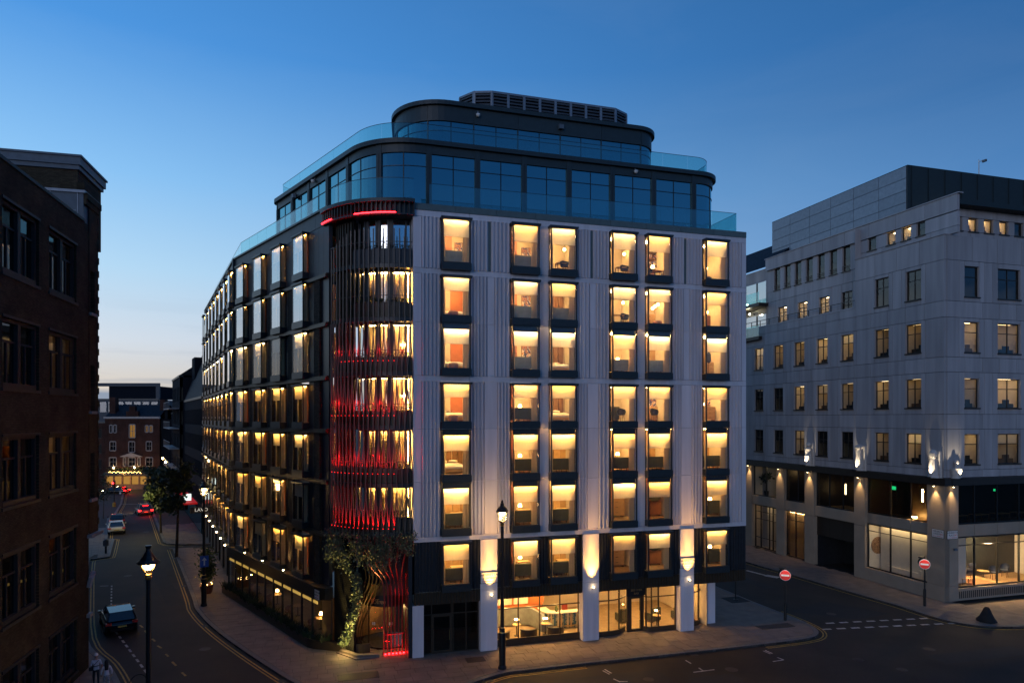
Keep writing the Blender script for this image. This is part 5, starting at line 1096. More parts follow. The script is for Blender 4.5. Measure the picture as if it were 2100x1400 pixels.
# front (street corner) face
RWn=[(2.0,3.48),(5.4,7.75),(9.6,11.95),(14,16.3)]
for nm,z0,z1,wz0,wz1 in (('C',10.2,13.35,10.62,12.95),('B',14.5,17.75,15.0,17.25),('A',18.9,21.95,19.3,21.65),('U',23.2,26.35,23.6,25.95)):
    stone_row(FRF,.26,18,z0,z1,RWn,wz0,wz1,edge=.55)
    for i,(a,b) in enumerate(RWn): office_window(FRF,a,wz0,b-a,wz1-wz0,{'C':1,'B':2,'A':2,'U':0}[nm],kind=i+ord(nm)+1,mull=0 if i==0 else 1)
for z0,z1 in ((9.62,10.2),(13.35,14.5),(17.75,18.9),(21.95,23.2),(26.35,28.25)): plain_row(FRF,.26,18,z0,z1,w=2.6 if z0>26 else 1.75)
RA=[(1.53+1.6*i,1.53+1.6*i+.93) for i in range(8)]; x=.85
for a,b in RA: spanel(FRF,x,a,28.85,29.95,.6); x=b
plain_row(FRF,.85,18,28.3,28.85,.6,2.4); plain_row(FRF,.83,18,29.95,31.25,.6,2.4)
for i,(a,b) in enumerate(RA): office_window(FRF,a,28.87,b-a,1.06,(0,3,3,3,0,1,0,0)[i],.6,div=False,mull=0,depth=2.4)
# building body so nothing shows through
obj('core',MB().box(-27,-3.7,3.6,20,0,31),darkm,OFF,FRL); obj('roof',MB().box(-22.2,.3,.9,22,30.6,31),darkroof,OFF,FRL); obj('end_wall',MB().box(-22.4,-22.2,sb,12,23.6,31.2),stone,OFF,FRL)
obj('terrace_floor',MB().box(XL,-8.97,.26,4,23.5,23.58),darkroof,OFF,FRL)
# roof screens
scn=obj('roof_screen_core',MB().box(-25.5,-7.3,4.1,20,31,36.4),darkroof,OFF,FRL)
for r in range(4):
    for i in range(6):
        a=-25.6+18.3*i/6; obj('screen_panel',MB().box(a+.02,a+3.03,4.0,4.09,32.2+1.07*r+.02,32.2+1.07*r+1.05),zinc,OFF,FRL)
obj('dark_screen',MB().box(-7.25,-7.15,4.0,24,31,36.5).box(-25.6,-7.15,4.0,24,36.45,36.52),darkroof,OFF,FRL)
for i in range(9): obj('screen_rib',MB().box(-7.14,-7.08,4.4+1.9*i,4.45+1.9*i,31,36.4),darkroof,OFF,FRL)
M=FRL@T(-6.2,8.6,31.2); t=thing('bulkhead_light','bright white bulkhead light on the roof of the stone building','roof light',M=M); obj('housing',MB().box(-.12,.12,0,.12,.6,1.1).box(-.04,.04,.0,.1,-.2,.6),leadp,t,M); obj('lamp',MB().box(-.16,.16,-.08,-.01,.68,1.05),white_hot,t,M)
M=FRL@T(-8.5,13.86,36.5); t=thing('roof_mast','thin pale mast with a small camera on the roof of the stone building','mast',M=M); obj('post',MB().tube([(0,0,0),(0,0,2.0)],[.05,.035],6),whitep,t,M); obj('arm',MB().tube([(0,0,1.75),(.4,0,1.85)],.03,5),whitep,t,M); obj('camera_head',MB().box(.35,.75,-.08,.08,1.6,1.8),leadp,t,M)
# ground floors
obj('metal_band',MB().box(XL,.35,-.35,.3,9.05,9.6),brownm,OFF,FRL); obj('metal_band',MB().box(.37,18,-.35,.3,9.05,9.6),brownm,OFF,FRF)
PILR=[(-27,-23.8),(-19.7,-18.44),(-15.42,-14.12),(-9.06,-7.82)]
for a,b in PILR:
    for z0,z1 in ((.13,4.75),(4.78,9.03)): obj('stone_pillar',MB().box(a,b,0,.5,z0,z1),stonew,OFF,FRL)
for z0,z1 in ((.13,1.3),(1.32,9.03)):
    obj('stone_pillar',MB().box(-1.55,-.0,0,.5,z0,z1),stonew,OFF,FRL); obj('stone_pillar',MB().box(.02,1.38,0,.5,z0,z1),stonew,OFF,FRF)
for a,b in ((-23.8,-19.7),(-18.44,-15.42),(-14.12,-9.06)):
    obj('stone_spandrel',MB().box(a+.01,b-.01,.06,.4,4.85,5.8),stonew,OFF,FRL)
def oglaz(Fm,x0,x1,z0,z1,v,cols,m,gl,trans=[]):
    b=MB(); t=.09; b.box(x0,x1,v-.05,v+.05,z0,z0+t); b.box(x0,x1,v-.05,v+.05,z1-t,z1)
    for c in cols: b.box(c-t/2,c+t/2,v-.06,v+.06,z0+t,z1-t)
    for z in trans: b.box(x0,x1,v-.045,v+.045,z-.03,z+.03)
    f=obj('shop_window',b,m,OFF,Fm); zs=[z0+t]+trans+[z1-t]
    for a,c in zip(cols[:-1],cols[1:]):
        for p,q in zip(zs[:-1],zs[1:]): obj('pane',MB().quad([(a,v,p),(c,v,p),(c,v,q),(a,v,q)]),gl,f,Fm)
    return f
def oroom(Fm,x0,x1,y0,y1,z0,z1,mats=None):
    b=MB(); b.quad([(x0,y1,z0),(x1,y1,z0),(x1,y1,z1),(x0,y1,z1)],0); b.quad([(x0,y0,z0),(x1,y0,z0),(x1,y1,z0),(x0,y1,z0)],1); b.quad([(x0,y0,z1),(x0,y1,z1),(x1,y1,z1),(x1,y0,z1)],2)
    b.quad([(x0,y0,z0),(x0,y1,z0),(x0,y1,z1),(x0,y0,z1)],0); b.quad([(x1,y1,z0),(x1,y0,z0),(x1,y0,z1),(x1,y1,z1)],0)
    return obj('room_shell',b,mats or [cream,carpet,ceilm],OFF,Fm)
oglaz(FRL,-23.8,-19.7,5.8,9.03,.35,[-23.75,-21.7,-19.75],blackp,glass); oroom(FRL,-23.8,-19.7,.4,3.5,5.7,9.0)
obj('light_bar',MB().box(-20.6,-20.0,1.2,1.4,8.6,8.7),office_e,OFF,FRL); obj('screen',MB().box(-20.9,-20.1,2.6,2.65,7.6,8.7),teal_e,OFF,FRL)
M=FRL@T(-22.6,1.0,5.72); t=thing('potted_plant','tall potted plant behind the lit upper window of the stone building','potted plant',M=M); obj('pot',MB().lathe([(.22,0),(.28,.6),(.001,.6)],8),blackp,t,M); obj('stem',MB().tube([(0,0,.6),(.05,0,1.5),(0,.05,2.0)],.03,5),bark,t,M); obj('leaves',leafcloud(160,[(0,0,2.0,.55),(.2,0,2.2,.4),(-.3,0,1.9,.4)],.5,.28,5),leafd,t,M)
oglaz(FRL,-23.6,-19.75,.2,4.8,.35,[-23.55,-22.6,-21.2,-20.6,-19.8],blackp,glass,[1.3,3.3,4.1]); oroom(FRL,-23.8,-19.7,.4,3.0,.13,4.8,[stonew,stonew,ceilm]); obj('light_bar',MB().box(-22.8,-20.4,1.3,1.5,4.7,4.76),office_e,OFF,FRL)
oglaz(FRL,-18.44,-15.42,5.8,9.03,.35,[-18.4,-16.7,-15.5],blackp,darkglass); oroom(FRL,-18.44,-15.42,.4,3.5,5.7,9.0,[bronzed,carpet,bronzed]); obj('light_bar',MB().box(-17.8,-17.4,2,2.1,8.3,8.9),office_e,OFF,FRL)
oglaz(FRL,-18.4,-15.45,.2,4.8,.3,[-18.3,-17.0,-15.5],blackp,darkglass,[3.9]); oroom(FRL,-18.44,-15.42,.8,2.5,.13,4.8,[curt,carpet,ceilm]); obj('light_bar',MB().box(-18.2,-15.6,.6,.65,4.6,4.66),ceil_e,OFF,FRL)
for i in range(14): obj('grille_slat',MB().box(-18.2+.19*i,-18.12+.19*i,.5,.56,.3,4.7),stonew,OFF,FRL)
oglaz(FRL,-14.12,-9.06,5.8,9.03,.35,[-14.05,-12.4,-10.7,-9.1],blackp,darkglass); oroom(FRL,-14.12,-9.06,.4,3.5,5.7,9.0,[bronzed,carpet,bronzed]); obj('light_bar',MB().box(-13.0,-12.9,2.6,2.7,6.9,7.9),office_e,OFF,FRL)
for i in range(3): obj('garage_header_panel',MB().box(-14.1+1.68*i,-14.1+1.68*i+1.66,.35,.42,3.0,4.83),brownm,OFF,FRL)
oroom(FRL,-14.12,-9.06,.42,8,.05,3.0,[blackm,asph,blackm])
# shop bay beside the corner
oglaz(FRL,-7.82,-1.55,5.95,9.03,.35,[-7.75,-5.38,-3.36,-1.6],blackp,darkglass); oroom(FRL,-7.82,-1.55,.4,3.5,5.7,9.0,[bronzed,carpet,bronzed])
obj('light_bar',MB().box(-3.3,-3.15,1.4,1.5,7.4,8.4),ceil_hot,OFF,FRL); obj('exit_sign',MB().box(-6.9,-6.5,2,2.05,8.0,8.3),green_e,OFF,FRL); obj('light_bar',MB().box(-3.8,-3.3,.8,.9,6.1,6.16),ceil_hot,OFF,FRL)
obj('light_bar',MB().box(-2.1,-1.9,1.4,1.5,6.8,8.2),ceil_e,OFF,FRL)
for x0,x1 in ((-7.78,-5.4),(-5.36,-3.38),(-3.34,-1.57)): obj('spandrel_panel',MB().box(x0,x1,.28,.42,5.05,5.92),stonew,OFF,FRL)
oglaz(FRL,-7.82,-1.55,1.2,5.03,.33,[-7.78,-5.38,-3.36,-1.6],blackp,glass,[4.4]); oroom(FRL,-7.8,-1.56,.4,4.0,1.0,5.0,[duvet,carpet,ceilm])
obj('stone_base',MB().box(-7.82,-1.57,.02,.42,.13,1.18),stonew,OFF,FRL)
obj('light_strip',MB().box(-7.2,-2,3.7,3.75,4.85,4.92),office_e,OFF,FRL); obj('light_strip',MB().box(-7.2,-2.2,1.0,1.2,4.93,4.98),office_e,OFF,FRL); obj('lit_reveal',MB().box(-2.1,-1.75,2.8,2.9,1.2,4.7),office_e,OFF,FRL)
obj('feature_wall',MB().box(-6.6,-4.4,3.9,3.98,1.9,4.6),bronzed,OFF,FRL)
M=FRL@T(-7.74,1.35,2.95)@RZ(PI/2); t=thing('round_artwork','pale framed artwork with a mottled round motif in the lit corner shop window','artwork',M=M); obj('frame',MB().box(-.9,.9,0,.05,-1.1,1.1),duvet,t,M); obj('disc',MB().tube([(0,-.03,.1),(0,-.005,.1)],.75,26),art2,t,M)
M=FRL@T(-5.3,1.5,1.0); t=thing('window_seat','long cream sofa inside the lit corner shop window','sofa',M=M); obj('seat',MB().box(-1.3,1.8,-.3,.5,0,.5),duvet,t,M); obj('backrest',MB().box(-1.3,1.8,.5,.75,0,.95),duvet,t,M); obj('cushion',MB().lathe([(.001,0),(.25,.05),(.27,.2),(.001,.3)],8),pinkf,t,M@T(-.8,.2,.5)); obj('armrest',MB().box(1.82,2.05,-.3,.75,0,.75),duvet,t,M)
oglaz(FRF,1.38,12,5.95,9.03,.35,[1.42,3.35,5.7,8.0,10,11.95],blackp,darkglass); oroom(FRF,1.4,12,.4,4.5,5.7,9.0,[bronzed,carpet,bronzed])
for x in (2.55,7.0): obj('exit_sign',MB().box(x,x+.22,1.6,1.65,8.25,8.42),green_e,OFF,FRF)
for i in range(4): table(FRF@T(3.2+2.2*i,1.6,5.72),f'table in the dark upper window of the corner, {ORD[i]} from the corner pillar','dark upper window tables',1.4,.7)
for x0,x1 in ((1.4,3.33),(3.37,5.68),(5.72,7.98),(8.02,12)): obj('spandrel_panel',MB().box(x0,x1,.28,.42,5.0,5.92),stonew,OFF,FRF)
oglaz(FRF,1.38,12,1.05,4.98,.33,[1.42,3.35,5.7,8.0,10,11.95],blackp,glass,[4.3]); oroom(FRF,1.4,12,.4,7.5,.9,4.96,[duvet,woodl,ceilm])
obj('stone_base',MB().box(1.4,18,.04,.42,.13,1.03),stonew,OFF,FRF)
for i in range(38): obj('vent_slot',MB().box(1.5+.2*i,1.58+.2*i,.015,.05,.30,.85),blackp,OFF,FRF)
obj('upper_wall',MB().box(12,18,.05,.4,1.03,9.03),stonew,OFF,FRF)
for x in (-7.0,-5.8,-4.4,-2.8): obj('ceiling_light',MB().lathe([(.001,0),(.13,0),(.13,.03),(.001,.03)],10),display_e,OFF,FRL@T(x,2.0,4.94))
for x,y in ((2.4,1.8),(4.5,3),(6.8,2),(8.4,4),(3.2,5.2)): obj('ceiling_light',MB().lathe([(.001,0),(.16,0),(.16,.03),(.001,.03)],10),display_e,OFF,FRF@T(x,y,4.88))
for x in (8.0,9.9): obj('lit_reveal',MB().box(x,x+.16,6.9,7.0,1.3,4.6),office_e,OFF,FRF)
obj('feature_wall',MB().box(8.3,9.7,6.8,6.9,.95,4.6).box(10.2,11.6,6.8,6.9,.95,4.6),wood,OFF,FRF); obj('rug',MB().box(4.0,6.6,1.2,4.0,.905,.925),tanl,OFF,FRF)
for i,(x,y,a,l) in enumerate(((5.4,2.4,1.2,'left of the steel mullion'),(7.5,2.0,-.5,'with its back to the glass'),(9.2,2.4,-1.2,'farthest right'),(7.2,3.8,3.0,'beyond the low table'))): 
    M=FRF@T(x,y,.92)@RZ(a); chair(M@Matrix.Scale(1.25,4),f'dark lounge chair {l} in the lit corner office lobby','lobby chairs')
table(FRF@T(7.6,3.0,.92)@Matrix.Scale(.7,4),'low round table among the chairs of the lit corner office lobby','lobby tables',1.3,1.3,True); table(FRF@T(4.0,1.6,.92)@Matrix.Scale(.6,4),'low wooden bench near the corner pillar in the lobby','lobby tables',1.8,.7)
M=FRF@T(10.4,4.4,.92); t=thing('flower_trough','dark trough of yellow flowers in the lit corner office lobby','planter',M=M); obj('trough',MB().box(-1,1,-.25,.25,0,1.0),blackp,t,M); obj('flowers',leafcloud(260,[(-.7+.28*i,0,1.15,.4) for i in range(6)],.4,.16,6),mat('yellow_flowers',(.6,.5,.12),.6,noise=.3),t,M)
# sculptures, each with a spotlight, on the metal band
def statue(Fm,u,z,lbl,kind):
    M=Fm@T(u,-.25,z); t=thing('stone_sculpture',lbl,'sculpture',M=M,group='uplit stone sculptures'); b=MB(); n=10
    pr=[[(.42,0),(.44,.12),(.33,.14),(.34,.5),(.38,.95),(.27,1.15),(.30,1.45),(.36,1.62),(.18,1.75),(.16,1.85),(.30,1.95),(.24,2.2),(.001,2.3)],
        [(.46,0),(.46,.14),(.38,.16),(.34,.8),(.30,1.3),(.26,1.75),(.28,1.9),(.40,1.96),(.42,2.08),(.25,2.25),(.001,2.32)],
        [(.46,0),(.46,.1),(.40,.12),(.36,.6),(.28,1.2),(.22,1.45),(.24,1.55),(.34,1.62),(.33,1.9),(.2,2.1),(.001,2.2)],
        [(.40,0),(.40,.1),(.36,.12),(.42,.55),(.40,.75),(.14,.85),(.12,1.05),(.18,1.15),(.12,1.35),(.001,1.4)]][kind]
    b.lathe(pr,n); b.v=[(x*1.0,y*.8+.15*(z_>1)*0,z_) for x,y,z_ in b.v]
    rnd=random.Random(kind); b.v=[(x+rnd.uniform(-.03,.03),y+rnd.uniform(-.03,.03),z_) for x,y,z_ in b.v]
    obj('figure',b,sculpt,t,M); obj('back_slab',MB().prism([(.1,.12),(.5,.1),(.55,.3),(.05,.3)],0,pr[-1][1]*.93),sculpt,t,M)
    obj('spot_housing',MB().box(-.16,.16,-.62,-.45,-.02,.08),blackp,t,M)
    light('SPOT','spot_beam',aim((M@Vector((0,-.62,.12))),M.to_3x3()@Vector((0,.62,1))),330,(1,.84,.58),t,52,.8,.03)
statue(FRL,-14.6,9.6,'rough stone sculpture farthest along the side street wall, lit from below',0); statue(FRL,-8.2,9.6,'tall robed stone sculpture with a broad hat over the garage, lit from below',1); statue(FRL,-.75,9.6,'hatted stone sculpture at the corner of the stone building, lit from below',2); statue(FRF,.9,9.6,'small stone sculpture round the corner, lit from below, shorter than the rest',3)
for i,(Fm,u,l) in enumerate(((FRL,-24.2,'farthest pillar'),(FRL,-19.1,'second farthest pillar'),(FRL,-14.75,'pillar below the farthest sculpture'),(FRL,-8.4,'pillar beside the garage'),(FRL,-.75,'side street face of the corner pillar'),(FRF,.65,'front face of the corner pillar'))):
    M=Fm@T(u,-.22,9.0); t=thing('wall_downlight',f'small downlight under the metal band, {l}','wall light',M=M,group='pillar downlights'); obj('housing',lambda:MB().lathe([(.07,-.06),(.09,.04)],8),brownm,t,M,key='wd1'); obj('lamp',lambda:MB().lathe([(.001,-.08),(.06,-.075),(.06,-.06)],8),spot_e,t,M,key='wd2')
    light('SPOT','downlight_beam',aim(M@Vector((0,-.05,-.12)),Fm.to_3x3()@Vector((0,.20,-1))),260,(1,.64,.28),t,62,.9)
nameplate(FRL,-.55,-.03,5.3,'WELBECK','STREET W1','grey WELBECK STREET sign on the side street face of the corner pillar',1.0,.6)
nameplate(FRF,.75,-.03,5.25,'HENRIETTA','PLACE W1','grey HENRIETTA PLACE sign on the front face of the stone corner pillar',1.0,.6)
M=FRF@T(.9,-.02,4.15); t=thing('security_camera','small dark camera on the stone corner pillar below the street sign','camera',M=M,group='corner pillar cameras'); obj('bracket',MB().box(-.03,.03,-.15,.02,-.03,.03),darkm,t,M); obj('body',MB().box(-.20,.08,-.28,-.14,-.08,.08),leadp,t,M)
# ------------------------------------------------------------------ glassy flats behind, seen between hotel and stone building
FRA=FRL@T(4.6,0,0)
APT=thing('apartment_block','dark roofed block of flats with glass balconies, glimpsed between the hotel and the stone building','apartment block',M=FRA@T(-31,2,0))
obj('wall',MB().box(-40,-27.5,1.4,14,0,30.6),stone,APT,FRA); obj('roof',MB().quad([(-40,1.2,30.7),(-27.3,1.2,30.7),(-27.3,6,34.6),(-40,6,34.6)]).quad([(-40,6,34.6),(-27.3,6,34.6),(-27.3,14,34.6),(-40,14,34.6)]).quad([(-27.3,1.2,30.7),(-27.3,14,30.7),(-27.3,14,34.6),(-27.3,6,34.6)]),slate,APT,FRA)
for r,z in enumerate((23.0,26.6)):
    obj('balcony_slab',MB().box(-40,-26.6,-.4,1.4,z-.35,z),brownm,APT,FRA)
    for i in range(6): obj('balcony_glass',MB().box(-38.6+2*i,-36.65+2*i,-.38,-.35,z,z+1.15),balglass,APT,FRA)
    for i in range(5):
        w=obj('window',MB().box(-37.6+2.1*i,-37.5+2.1*i,1.28,1.4,z,z+2.6).box(-35.65+2.1*i,-35.55+2.1*i,1.28,1.4,z,z+2.6),darkm,APT,FRA); obj('pane',MB().quad([(-37.5+2.1*i,1.3,z),(-35.65+2.1*i,1.3,z),(-35.65+2.1*i,1.3,z+2.6),(-37.5+2.1*i,1.3,z+2.6)]),glassL,w,FRA)
        obj('lit_curtain',MB().box(-37.5+2.1*i,-35.65+2.1*i,1.33,1.38,z,z+2.6),curt,w,FRA)
for i,(u,z,l) in enumerate(((-28.2,23.5,'lower balcony'),(-30.0,26.9,'upper balcony'),(-29.6,25.8,'underside of the upper balcony'))):
    M=FRA@T(u,.6,z); t=thing('balcony_light',f'bright small light on the {l} of the flats behind','wall light',M=M,group='balcony lights of the flats'); obj('lamp',lambda:MB().lathe([(.001,-.1),(.09,-.05),(.09,.05),(.001,.1)],8),white_hot,t,M,key='bal1'); obj('bracket',lambda:MB().box(-.03,.03,.0,.8,-.02,.02),darkm,t,M,key='bal2'); light('POINT','lamp_glow',M@T(0,-.25,.0),30,(1,.9,.55),t)
# ------------------------------------------------------------------ dark brick building on the left
LBB=thing('brick_building','dark stock brick building at the left edge with big paired black windows','brick building',M=T(-23.9,38.4,0))
def wall_holes(nm,Fm,x0,x1,z0,z1,holes,m,par,v=0,depth=.35):
    xs=sorted({x0,x1,*[h[0] for h in holes],*[h[1] for h in holes]}); zs=sorted({z0,z1,*[h[2] for h in holes],*[h[3] for h in holes]}); b=MB()
    for a,c in zip(xs[:-1],xs[1:]):
        for p,q in zip(zs[:-1],zs[1:]):
            if any(h[0]<=a and c<=h[1] and h[2]<=p and q<=h[3] for h in holes): continue
            b.quad([(a,v,p),(c,v,p),(c,v,q),(a,v,q)])
    for h in holes:
        a,c,p,q=h; d=v+depth
        b.quad([(a,v,p),(a,d,p),(c,d,p),(c,v,p)]); b.quad([(a,v,q),(c,v,q),(c,d,q),(a,d,q)]); b.quad([(a,v,p),(a,v,q),(a,d,q),(a,d,p)]); b.quad([(c,v,p),(c,d,p),(c,d,q),(c,v,q)])
    return obj(nm,b,m,par,Fm)
lw=[]; 
for z0,z1 in ((20.4,23.5),(15.5,18.5),(10.4,13.4),(5.35,8.35),(.6,3.4)):
    for a,b in ((-19.6,-16.0),(-14.7,-11.1),(-9.9,-6.3),(-5.15,-1.6)): lw.append((a,b,z0,z1))
slots=[(.45,1.15,20.2,22.6),(.45,1.15,14.6,17.2),(.45,1.15,9.6,12.2)]
wall_holes('brick_wall',FLB,-24,.25,0,25.1,[h for h in lw],lbbrick,LBB)
wall_holes('brick_wall',FLB,.25,1.75,7.6,26.4,slots,lbbrick,LBB,-.02,.3)
obj('pier_end',MB().quad([(1.75,-.02,7.6),(1.75,6,7.6),(1.75,6,26.4),(1.75,-.02,26.4)]).quad([(.25,0,0),(.25,6,0),(.25,6,7.6),(.25,0,7.6)]).quad([(.25,-.02,7.6),(1.75,-.02,7.6),(1.75,6,7.6),(.25,6,7.6)]),lbbrick,LBB,FLB)
for i in range(24): obj('quoin_brick',MB().box(1.62,1.82,-.05,.2,8.0+.76*i,8.38+.76*i),lbbrick,LBB,FLB)
obj('coping',MB().box(-24,-.42,-.06,.4,25.1,25.25),sootw,LBB,FLB); obj('stone_ledge',MB().box(.0,1.95,-.25,.2,7.45,7.62),lbstone,LBB,FLB)
obj('cornice',MB().box(-.4,1.95,-.14,.3,26.4,26.75).box(-.4,1.86,-.08,.3,26.1,26.4),lbbrick,LBB,FLB); obj('pier_parapet',MB().box(-.4,1.7,0,.4,26.75,27.3),lbbrick,LBB,FLB)
for i,(a,b,z0,z1) in enumerate(lw):
    M=FLB@T(a,.0,z0); w=b-a; h=z1-z0
    def fr():
        b_=MB(); b_.box(0,.16,.12,.33,0,h); b_.box(w-.16,w,.12,.33,0,h); b_.box(.16,w-.16,.12,.33,h-.16,h); b_.box(.16,w-.16,.05,.33,0,.22)
        b_.box(w*.5-.14,w*.5+.14,.10,.33,.22,h-.16); b_.box(.16,w*.5-.14,.2,.3,h*.66,h*.66+.1); b_.box(w*.5+.14,w-.16,.2,.3,h*.66,h*.66+.1)
        for x0,x1 in ((.16,w*.5-.14),(w*.5+.14,w-.16)): xm=(x0+x1)/2; b_.box(xm-.06,xm+.06,.21,.29,.22,h*.66)
        b_.box(-.1,w+.1,-.06,.12,-.14,0); b_.box(-.06,w+.06,-.05,.1,h,h+.12); return b_
    win=obj('window',fr,sootw,LBB,M,key=('lbw',round(h,2)))
    for x0,x1 in ((.16,w*.5-.14),(w*.5+.14,w-.16)): obj('pane',lambda:MB().quad([(x0,.26,.22),(x1,.26,.22),(x1,.26,h-.16),(x0,.26,h-.16)]),lbglass,win,M,key=('lbp',round(h,2),round(x0,2)))
    def room():
        b_=MB(); x0,x1,y0,y1,zz0,zz1=-.3,w+.3,.36,3.2,-.3,h+.2
        b_.quad([(x0,y1,zz0),(x1,y1,zz0),(x1,y1,zz1),(x0,y1,zz1)],0); b_.quad([(x0,y0,zz0),(x0,y1,zz0),(x0,y1,zz1),(x0,y0,zz1)],0); b_.quad([(x1,y1,zz0),(x1,y0,zz0),(x1,y0,zz1),(x1,y1,zz1)],0); b_.quad([(x0,y0,zz0),(x1,y0,zz0),(x1,y1,zz0),(x0,y1,zz0)],1); b_.quad([(x0,y0,zz1),(x0,y1,zz1),(x1,y1,zz1),(x1,y0,zz1)],2); return b_
    obj('room_shell',room,[cream,carpet,ceilm],win,M,key=('lbr',round(h,2)))
    col=i%4; row=i//4
    if (row,col) in ((1,3),(2,3)): obj('light_strip',MB().box(.3,1.5,2.6,2.7,h-.3,h-.2),lamp_dim,win,M); obj('blind',MB().quad([(.2,.4,h*.68),(1.5,.4,h*.68),(1.5,.4,h-.1),(.2,.4,h-.1)]),blindm,win,M)
    elif (row,col) in ((0,3),(3,3)): obj('light_strip',MB().box(.4,.7,1.4,1.45,.9,.95),lamp_dim,win,M)
    else: obj('net_curtain',lambda:curtain_mb(w*.36,h-.4,6,.05,.1),curt,win,M@T(w*.56,.42,.2),key=('nc',round(h,2)))
for a,b,z0,z1 in slots:
    w=obj('side_window',MB().box(a,b,.2,.26,z0,z0+.08).box(a,b,.2,.26,(z0+z1)/2-.03,(z0+z1)/2+.03).box(a,a+.07,.2,.26,z0+.08,z1),whitep,LBB,FLB); obj('pane',MB().quad([(a,.23,z0),(b,.23,z0),(b,.23,z1),(a,.23,z1)]),roofglass,w,FLB); obj('sill',MB().box(a-.12,b+.12,-.14,.2,z0-.16,z0),lbstone,w,FLB)
obj('roof_slab',MB().box(-24,1.7,.4,14,24.6,24.9),darkroof,LBB,FLB); obj('wall_core',MB().box(-24,.1,3.4,14,0,24.6),lbbrick,LBB,FLB)
FPH=FLB@T(2.2,1.2,0)@RZ(-PI/2)   # facing the camera: local x runs away from the street behind it
FPH=Matrix(FLB)@Matrix(((0,1,0,2.2),(-1,0,0,1.2),(0,0,1,0),(0,0,0,1)))
ph=obj('rooftop_room',MB().box(-11,0,0,4.0,24.9,28.9),lbbrick,LBB,FPH)
obj('eaves',MB().box(-11,.22,-.25,4.25,29.05,29.5).box(-11,.12,-.14,4.12,28.8,29.05).box(-11,.30,-.33,4.33,29.5,29.62),leadp,LBB,FPH)
dr=obj('roof_door',MB().box(-4.5,-3.3,-.06,.0,25.3,27.85),leadp,LBB,FPH); obj('door_frame',MB().box(-4.68,-4.5,-.1,0,25.3,28.05).box(-3.3,-3.12,-.1,0,25.3,28.05).box(-4.5,-3.3,-.1,0,27.85,28.05),zinc,dr,FPH); obj('notice',MB().box(-4.15,-3.7,-.075,-.062,26.35,26.65),signw,dr,FPH)
for i in range(6): obj('vent_slot',MB().box(-1.35,-.75,-.02,.0,26.3+.2*i,26.39+.2*i),blackp,LBB,FPH)
FPB=Matrix(FLB)@Matrix(((0,1,0,-.42),(-1,0,0,.0),(0,0,1,0),(0,0,0,1)))
obj('lead_clad_block',MB().box(-6,-.05,0,2.4,24.9,26.7),leadp,LBB,FPB); obj('lead_coping',MB().box(-6.1,.05,-.1,2.4,26.7,26.85),zinc,LBB,FPB)
for x in (-.35,-1.7): obj('lead_seam',MB().box(x,x+.05,-.03,0,24.9,26.7),zinc,LBB,FPB)
obj('lead_seam',MB().box(-5.9,-.4,-.03,0,25.7,25.74),zinc,LBB,FPB)
obj('arched_hood',MB().tube([(0,-.08,4.6),(0,-.2,5.1),(.25,-.22,5.35),(.5,-.1,5.2)],.14,6),lbstone,LBB,FLB@T(.0,0,.1)); obj('stone_sill',MB().box(-.1,.45,-.18,.1,3.0,3.2),lbstone,LBB,FLB)
# ------------------------------------------------------------------ buildings down the left street
PUB=thing('pub_building','red brick pub with white sash windows and fairy lights ending the left street','pub',M=T(-76,137,0)); FP=T(-81.7,137,0)
pw_=[(.95,1.55,11.3,12.8),(1.75,2.35,11.3,12.8),(4.9,6.1,10.3,12.9),(8.1,8.75,11.4,12.7),(8.95,9.6,11.4,12.7),(1.0,2.2,7.7,9.5),(4.8,6.0,7.4,9.5),(8.3,9.4,7.7,9.5),(.9,2.3,4.6,6.3),(3.7,4.2,4.6,6.3),(4.7,6.1,4.6,6.3),(6.6,7.1,4.6,6.3),(8.2,9.6,4.6,6.3)]
wall_holes('brick_wall',FP,0,11,3.4,14.1,pw_,redbrick,PUB,0,.25)
for i,(a,b,z0,z1) in enumerate(pw_):
    w=obj('window',MB().box(a-.08,a+.06,-.05,.2,z0,z1).box(b-.06,b+.08,-.05,.2,z0,z1).box(a+.06,b-.06,-.05,.2,z1-.1,z1+.12).box(a+.06,b-.06,-.07,.2,z0-.12,z0+.06).box(a+.06,b-.06,.1,.2,(z0+z1)/2-.04,(z0+z1)/2+.04).box((a+b)/2-.03,(a+b)/2+.03,.1,.2,z0+.06,z1-.1),sashw,PUB,FP)
    obj('pane',MB().quad([(a,.17,z0),(b,.17,z0),(b,.17,z1),(a,.17,z1)]),darkglass,w,FP)
    if i in(2,3,4): obj('lit_curtain',MB().quad([(a,.24,z0),(b,.24,z0),(b,.24,z1),(a,.24,z1)]),emat(f'lit_pub_window_{i}',WARM,[0,0,.55,.35,.35][i]),w,FP)
    else: obj('dark_room',MB().quad([(a,.6,z0),(b,.6,z0),(b,.6,z1),(a,.6,z1)]),blackm,w,FP)
obj('eaves',MB().box(-.1,11.1,-.3,.2,14.1,14.5),lbstone,PUB,FP); obj('roof',MB().quad([(0,0,14.5),(11,0,14.5),(11,4,17),(0,4,17)]).quad([(0,4,17),(11,4,17),(11,9,14),(0,9,14)]),slate,PUB,FP)
obj('gable',MB().prism([(4.3,-.1),(6.7,-.1),(6.7,.6),(4.3,.6)],13.2,15.6).prism([(4.9,-.1),(6.1,-.1),(6.1,.6),(4.9,.6)],15.6,16.6),redbrick,PUB,FP); obj('pediment',MB().quad([(3.2,-.3,6.55),(7.6,-.3,6.55),(5.4,-.3,7.3)]).box(3.2,7.6,-.3,.0,6.45,6.55),lbstone,PUB,FP)
